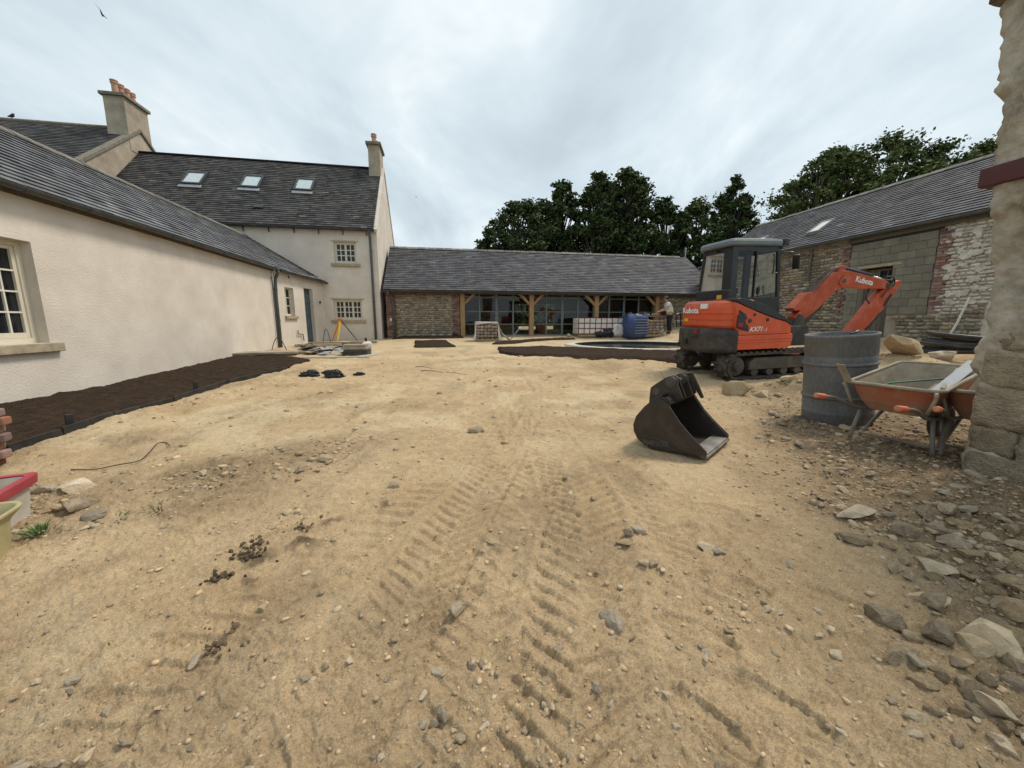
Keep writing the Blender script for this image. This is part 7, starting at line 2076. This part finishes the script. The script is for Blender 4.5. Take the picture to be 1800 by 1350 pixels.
# black plastic scraps
def scrap(px, py, s, label, seed):
    o = blob('plastic_scrap', label, 'scrap', px, py, s*2.0, s*1.2, s*1.1, 'bag_black', seed+40, .75, 2.0)
    o.location.z -= s*.25
scrap(545, 662, .16, 'upright scrap of black plastic nearest the soil bed', 1)
scrap(585, 663, .17, 'crumpled black plastic scrap beside the upright one', 2)
scrap(632, 660, .10, 'small black plastic scrap at the end of the three scraps', 3)
for (px_, py_, w_) in ((745, 645, 30), (760, 652, 40), (800, 656, 44)):
    p0, p1 = Gt(px_-w_/2, py_, .01), Gt(px_+w_/2, py_+3, .01); m = MB(); m.tube([p0, p0.lerp(p1, .4)+Vector((0, .05, .02)), p1], [.008, .006, .003], 5); tag(m.build('root', 'rusty_wire', smooth=True), 'dark broken root lying on the sand beyond the black scraps', 'root', 'broken roots on the sand')

# ================================================================== coil of black pipe and rock on the right
cp = Vector((9.3, 7.55, gh(9.3, 7.55))); co = thing('pipe_coil', 'coil of thick black drainage pipe behind the wheelbarrow', 'pipe', cp, .3)
for k in range(6):
    r_ = .95-.05*(k % 3); z_ = .06+.085*(k//2)+(.02 if k % 2 else 0)
    m = MB(); pts = [(r_*math.cos(a), r_*.85*math.sin(a), z_+.03*math.sin(a*2+k)+(.16*max(0, math.cos(a-2.6)) if k == 5 else 0)) for a in [2*math.pi*j/40 for j in range(41)]]
    m.tube(pts, .042, 8); m.build('pipe_turn', 'black_plastic', co, smooth=True)
p = Vector((7.45, 7.3)); o = inst('boulder', ROCKS[4], None, (p.x, p.y, gh(p.x, p.y)+.16), (.2, .3, 1.0), (.95, .8, .75)); tag(o, 'large yellow sandstone boulder on the heap behind the drum', 'stone')
p = Vector((6.5, 6.6)); o = inst('stone', ROCKS[1], None, (p.x, p.y, gh(p.x, p.y)+.1), (.2, .1, 2.0), (.3, .25, .28)); tag(o, 'white chalky stone just right of the drum', 'stone')
p = Vector((8.2, 7.2)); o = inst('stone', ROCKS[3], None, (p.x, p.y, gh(p.x, p.y)+.1), (.2, .1, 2.0), (.5, .4, .35)); tag(o, 'tan stone on the heap between boulder and pipe coil', 'stone')

# ================================================================== birds
M('bird_black', (.012, .013, .018), .6, var=.2)
def bird(label, px, py, Y, span, roll, yaw):
    r = ray(px, py); t_ = Y/r[1]; b = thing('swallow', label, 'bird', (r[0]*t_, Y, EYE+r[2]*t_), 0, rot=(roll, .3, yaw))
    m = MB(); m.tube([(.5*span, 0, 0), (.42*span, 0, .01), (.2*span, 0, .0), (-.1*span, 0, 0), (-.3*span, 0, 0)], [.01*span, .05*span, .075*span, .06*span, .015*span], 8); m.build('body', 'bird_black', b, smooth=True)
    for s in (-1, 1):
        m = MB(); m.add([(.26*span, s*.04*span, .02*span), (.02*span, s*.04*span, .02*span), (.12*span, s*.42*span, .10*span), (.22*span, s*.40*span, .10*span), (-.18*span, s*.85*span, .05*span)], [(0, 1, 2, 3), (3, 2, 4)]); o = m.build('wing', 'bird_black', b, fix=False); o.modifiers.new('s', 'SOLIDIFY').thickness = .008*span
        m = MB(); m.add([(-.28*span, 0, 0), (-.62*span, s*.14*span, 0), (-.34*span, s*.05*span, 0)], [(0, 1, 2)]); o = m.build('tail_fork', 'bird_black', b, fix=False); o.modifiers.new('s', 'SOLIDIFY').thickness = .006*span
bird('swallow flying high in open sky above the big chimney', 178, 22, 12, .26, 1.0, 2.2)
bird('tiny distant swallow in open sky beside the gable chimney', 731, 346, 30, .2, .4, .3)
for i, (lx, h) in enumerate(((-16.2, .30), (-14.95, .2))):
    q = H0+Vector((.983*lx-.184*3.72, .184*lx+.983*3.72, 0)); b = thing('perched_bird', ('taller dark bird perched on the ridge of the tall house', 'smaller dark bird perched on the ridge of the tall house')[i], 'bird', (q.x, q.y, 9.75), .5)
    m = MB(); m.tube([(-.12, 0, .06), (0, 0, .10), (.05, 0, h*.7), (.06, 0, h), (.12, 0, h+.01)], [.012, .06, .06, .035, .005], 8); m.build('body', 'bird_black', b, smooth=True)
    for s in (-.02, .02):
        m = MB(); m.tube([(0, s, -.02), (0, s, .07)], .006, 5); m.build('leg', 'bird_black', b)
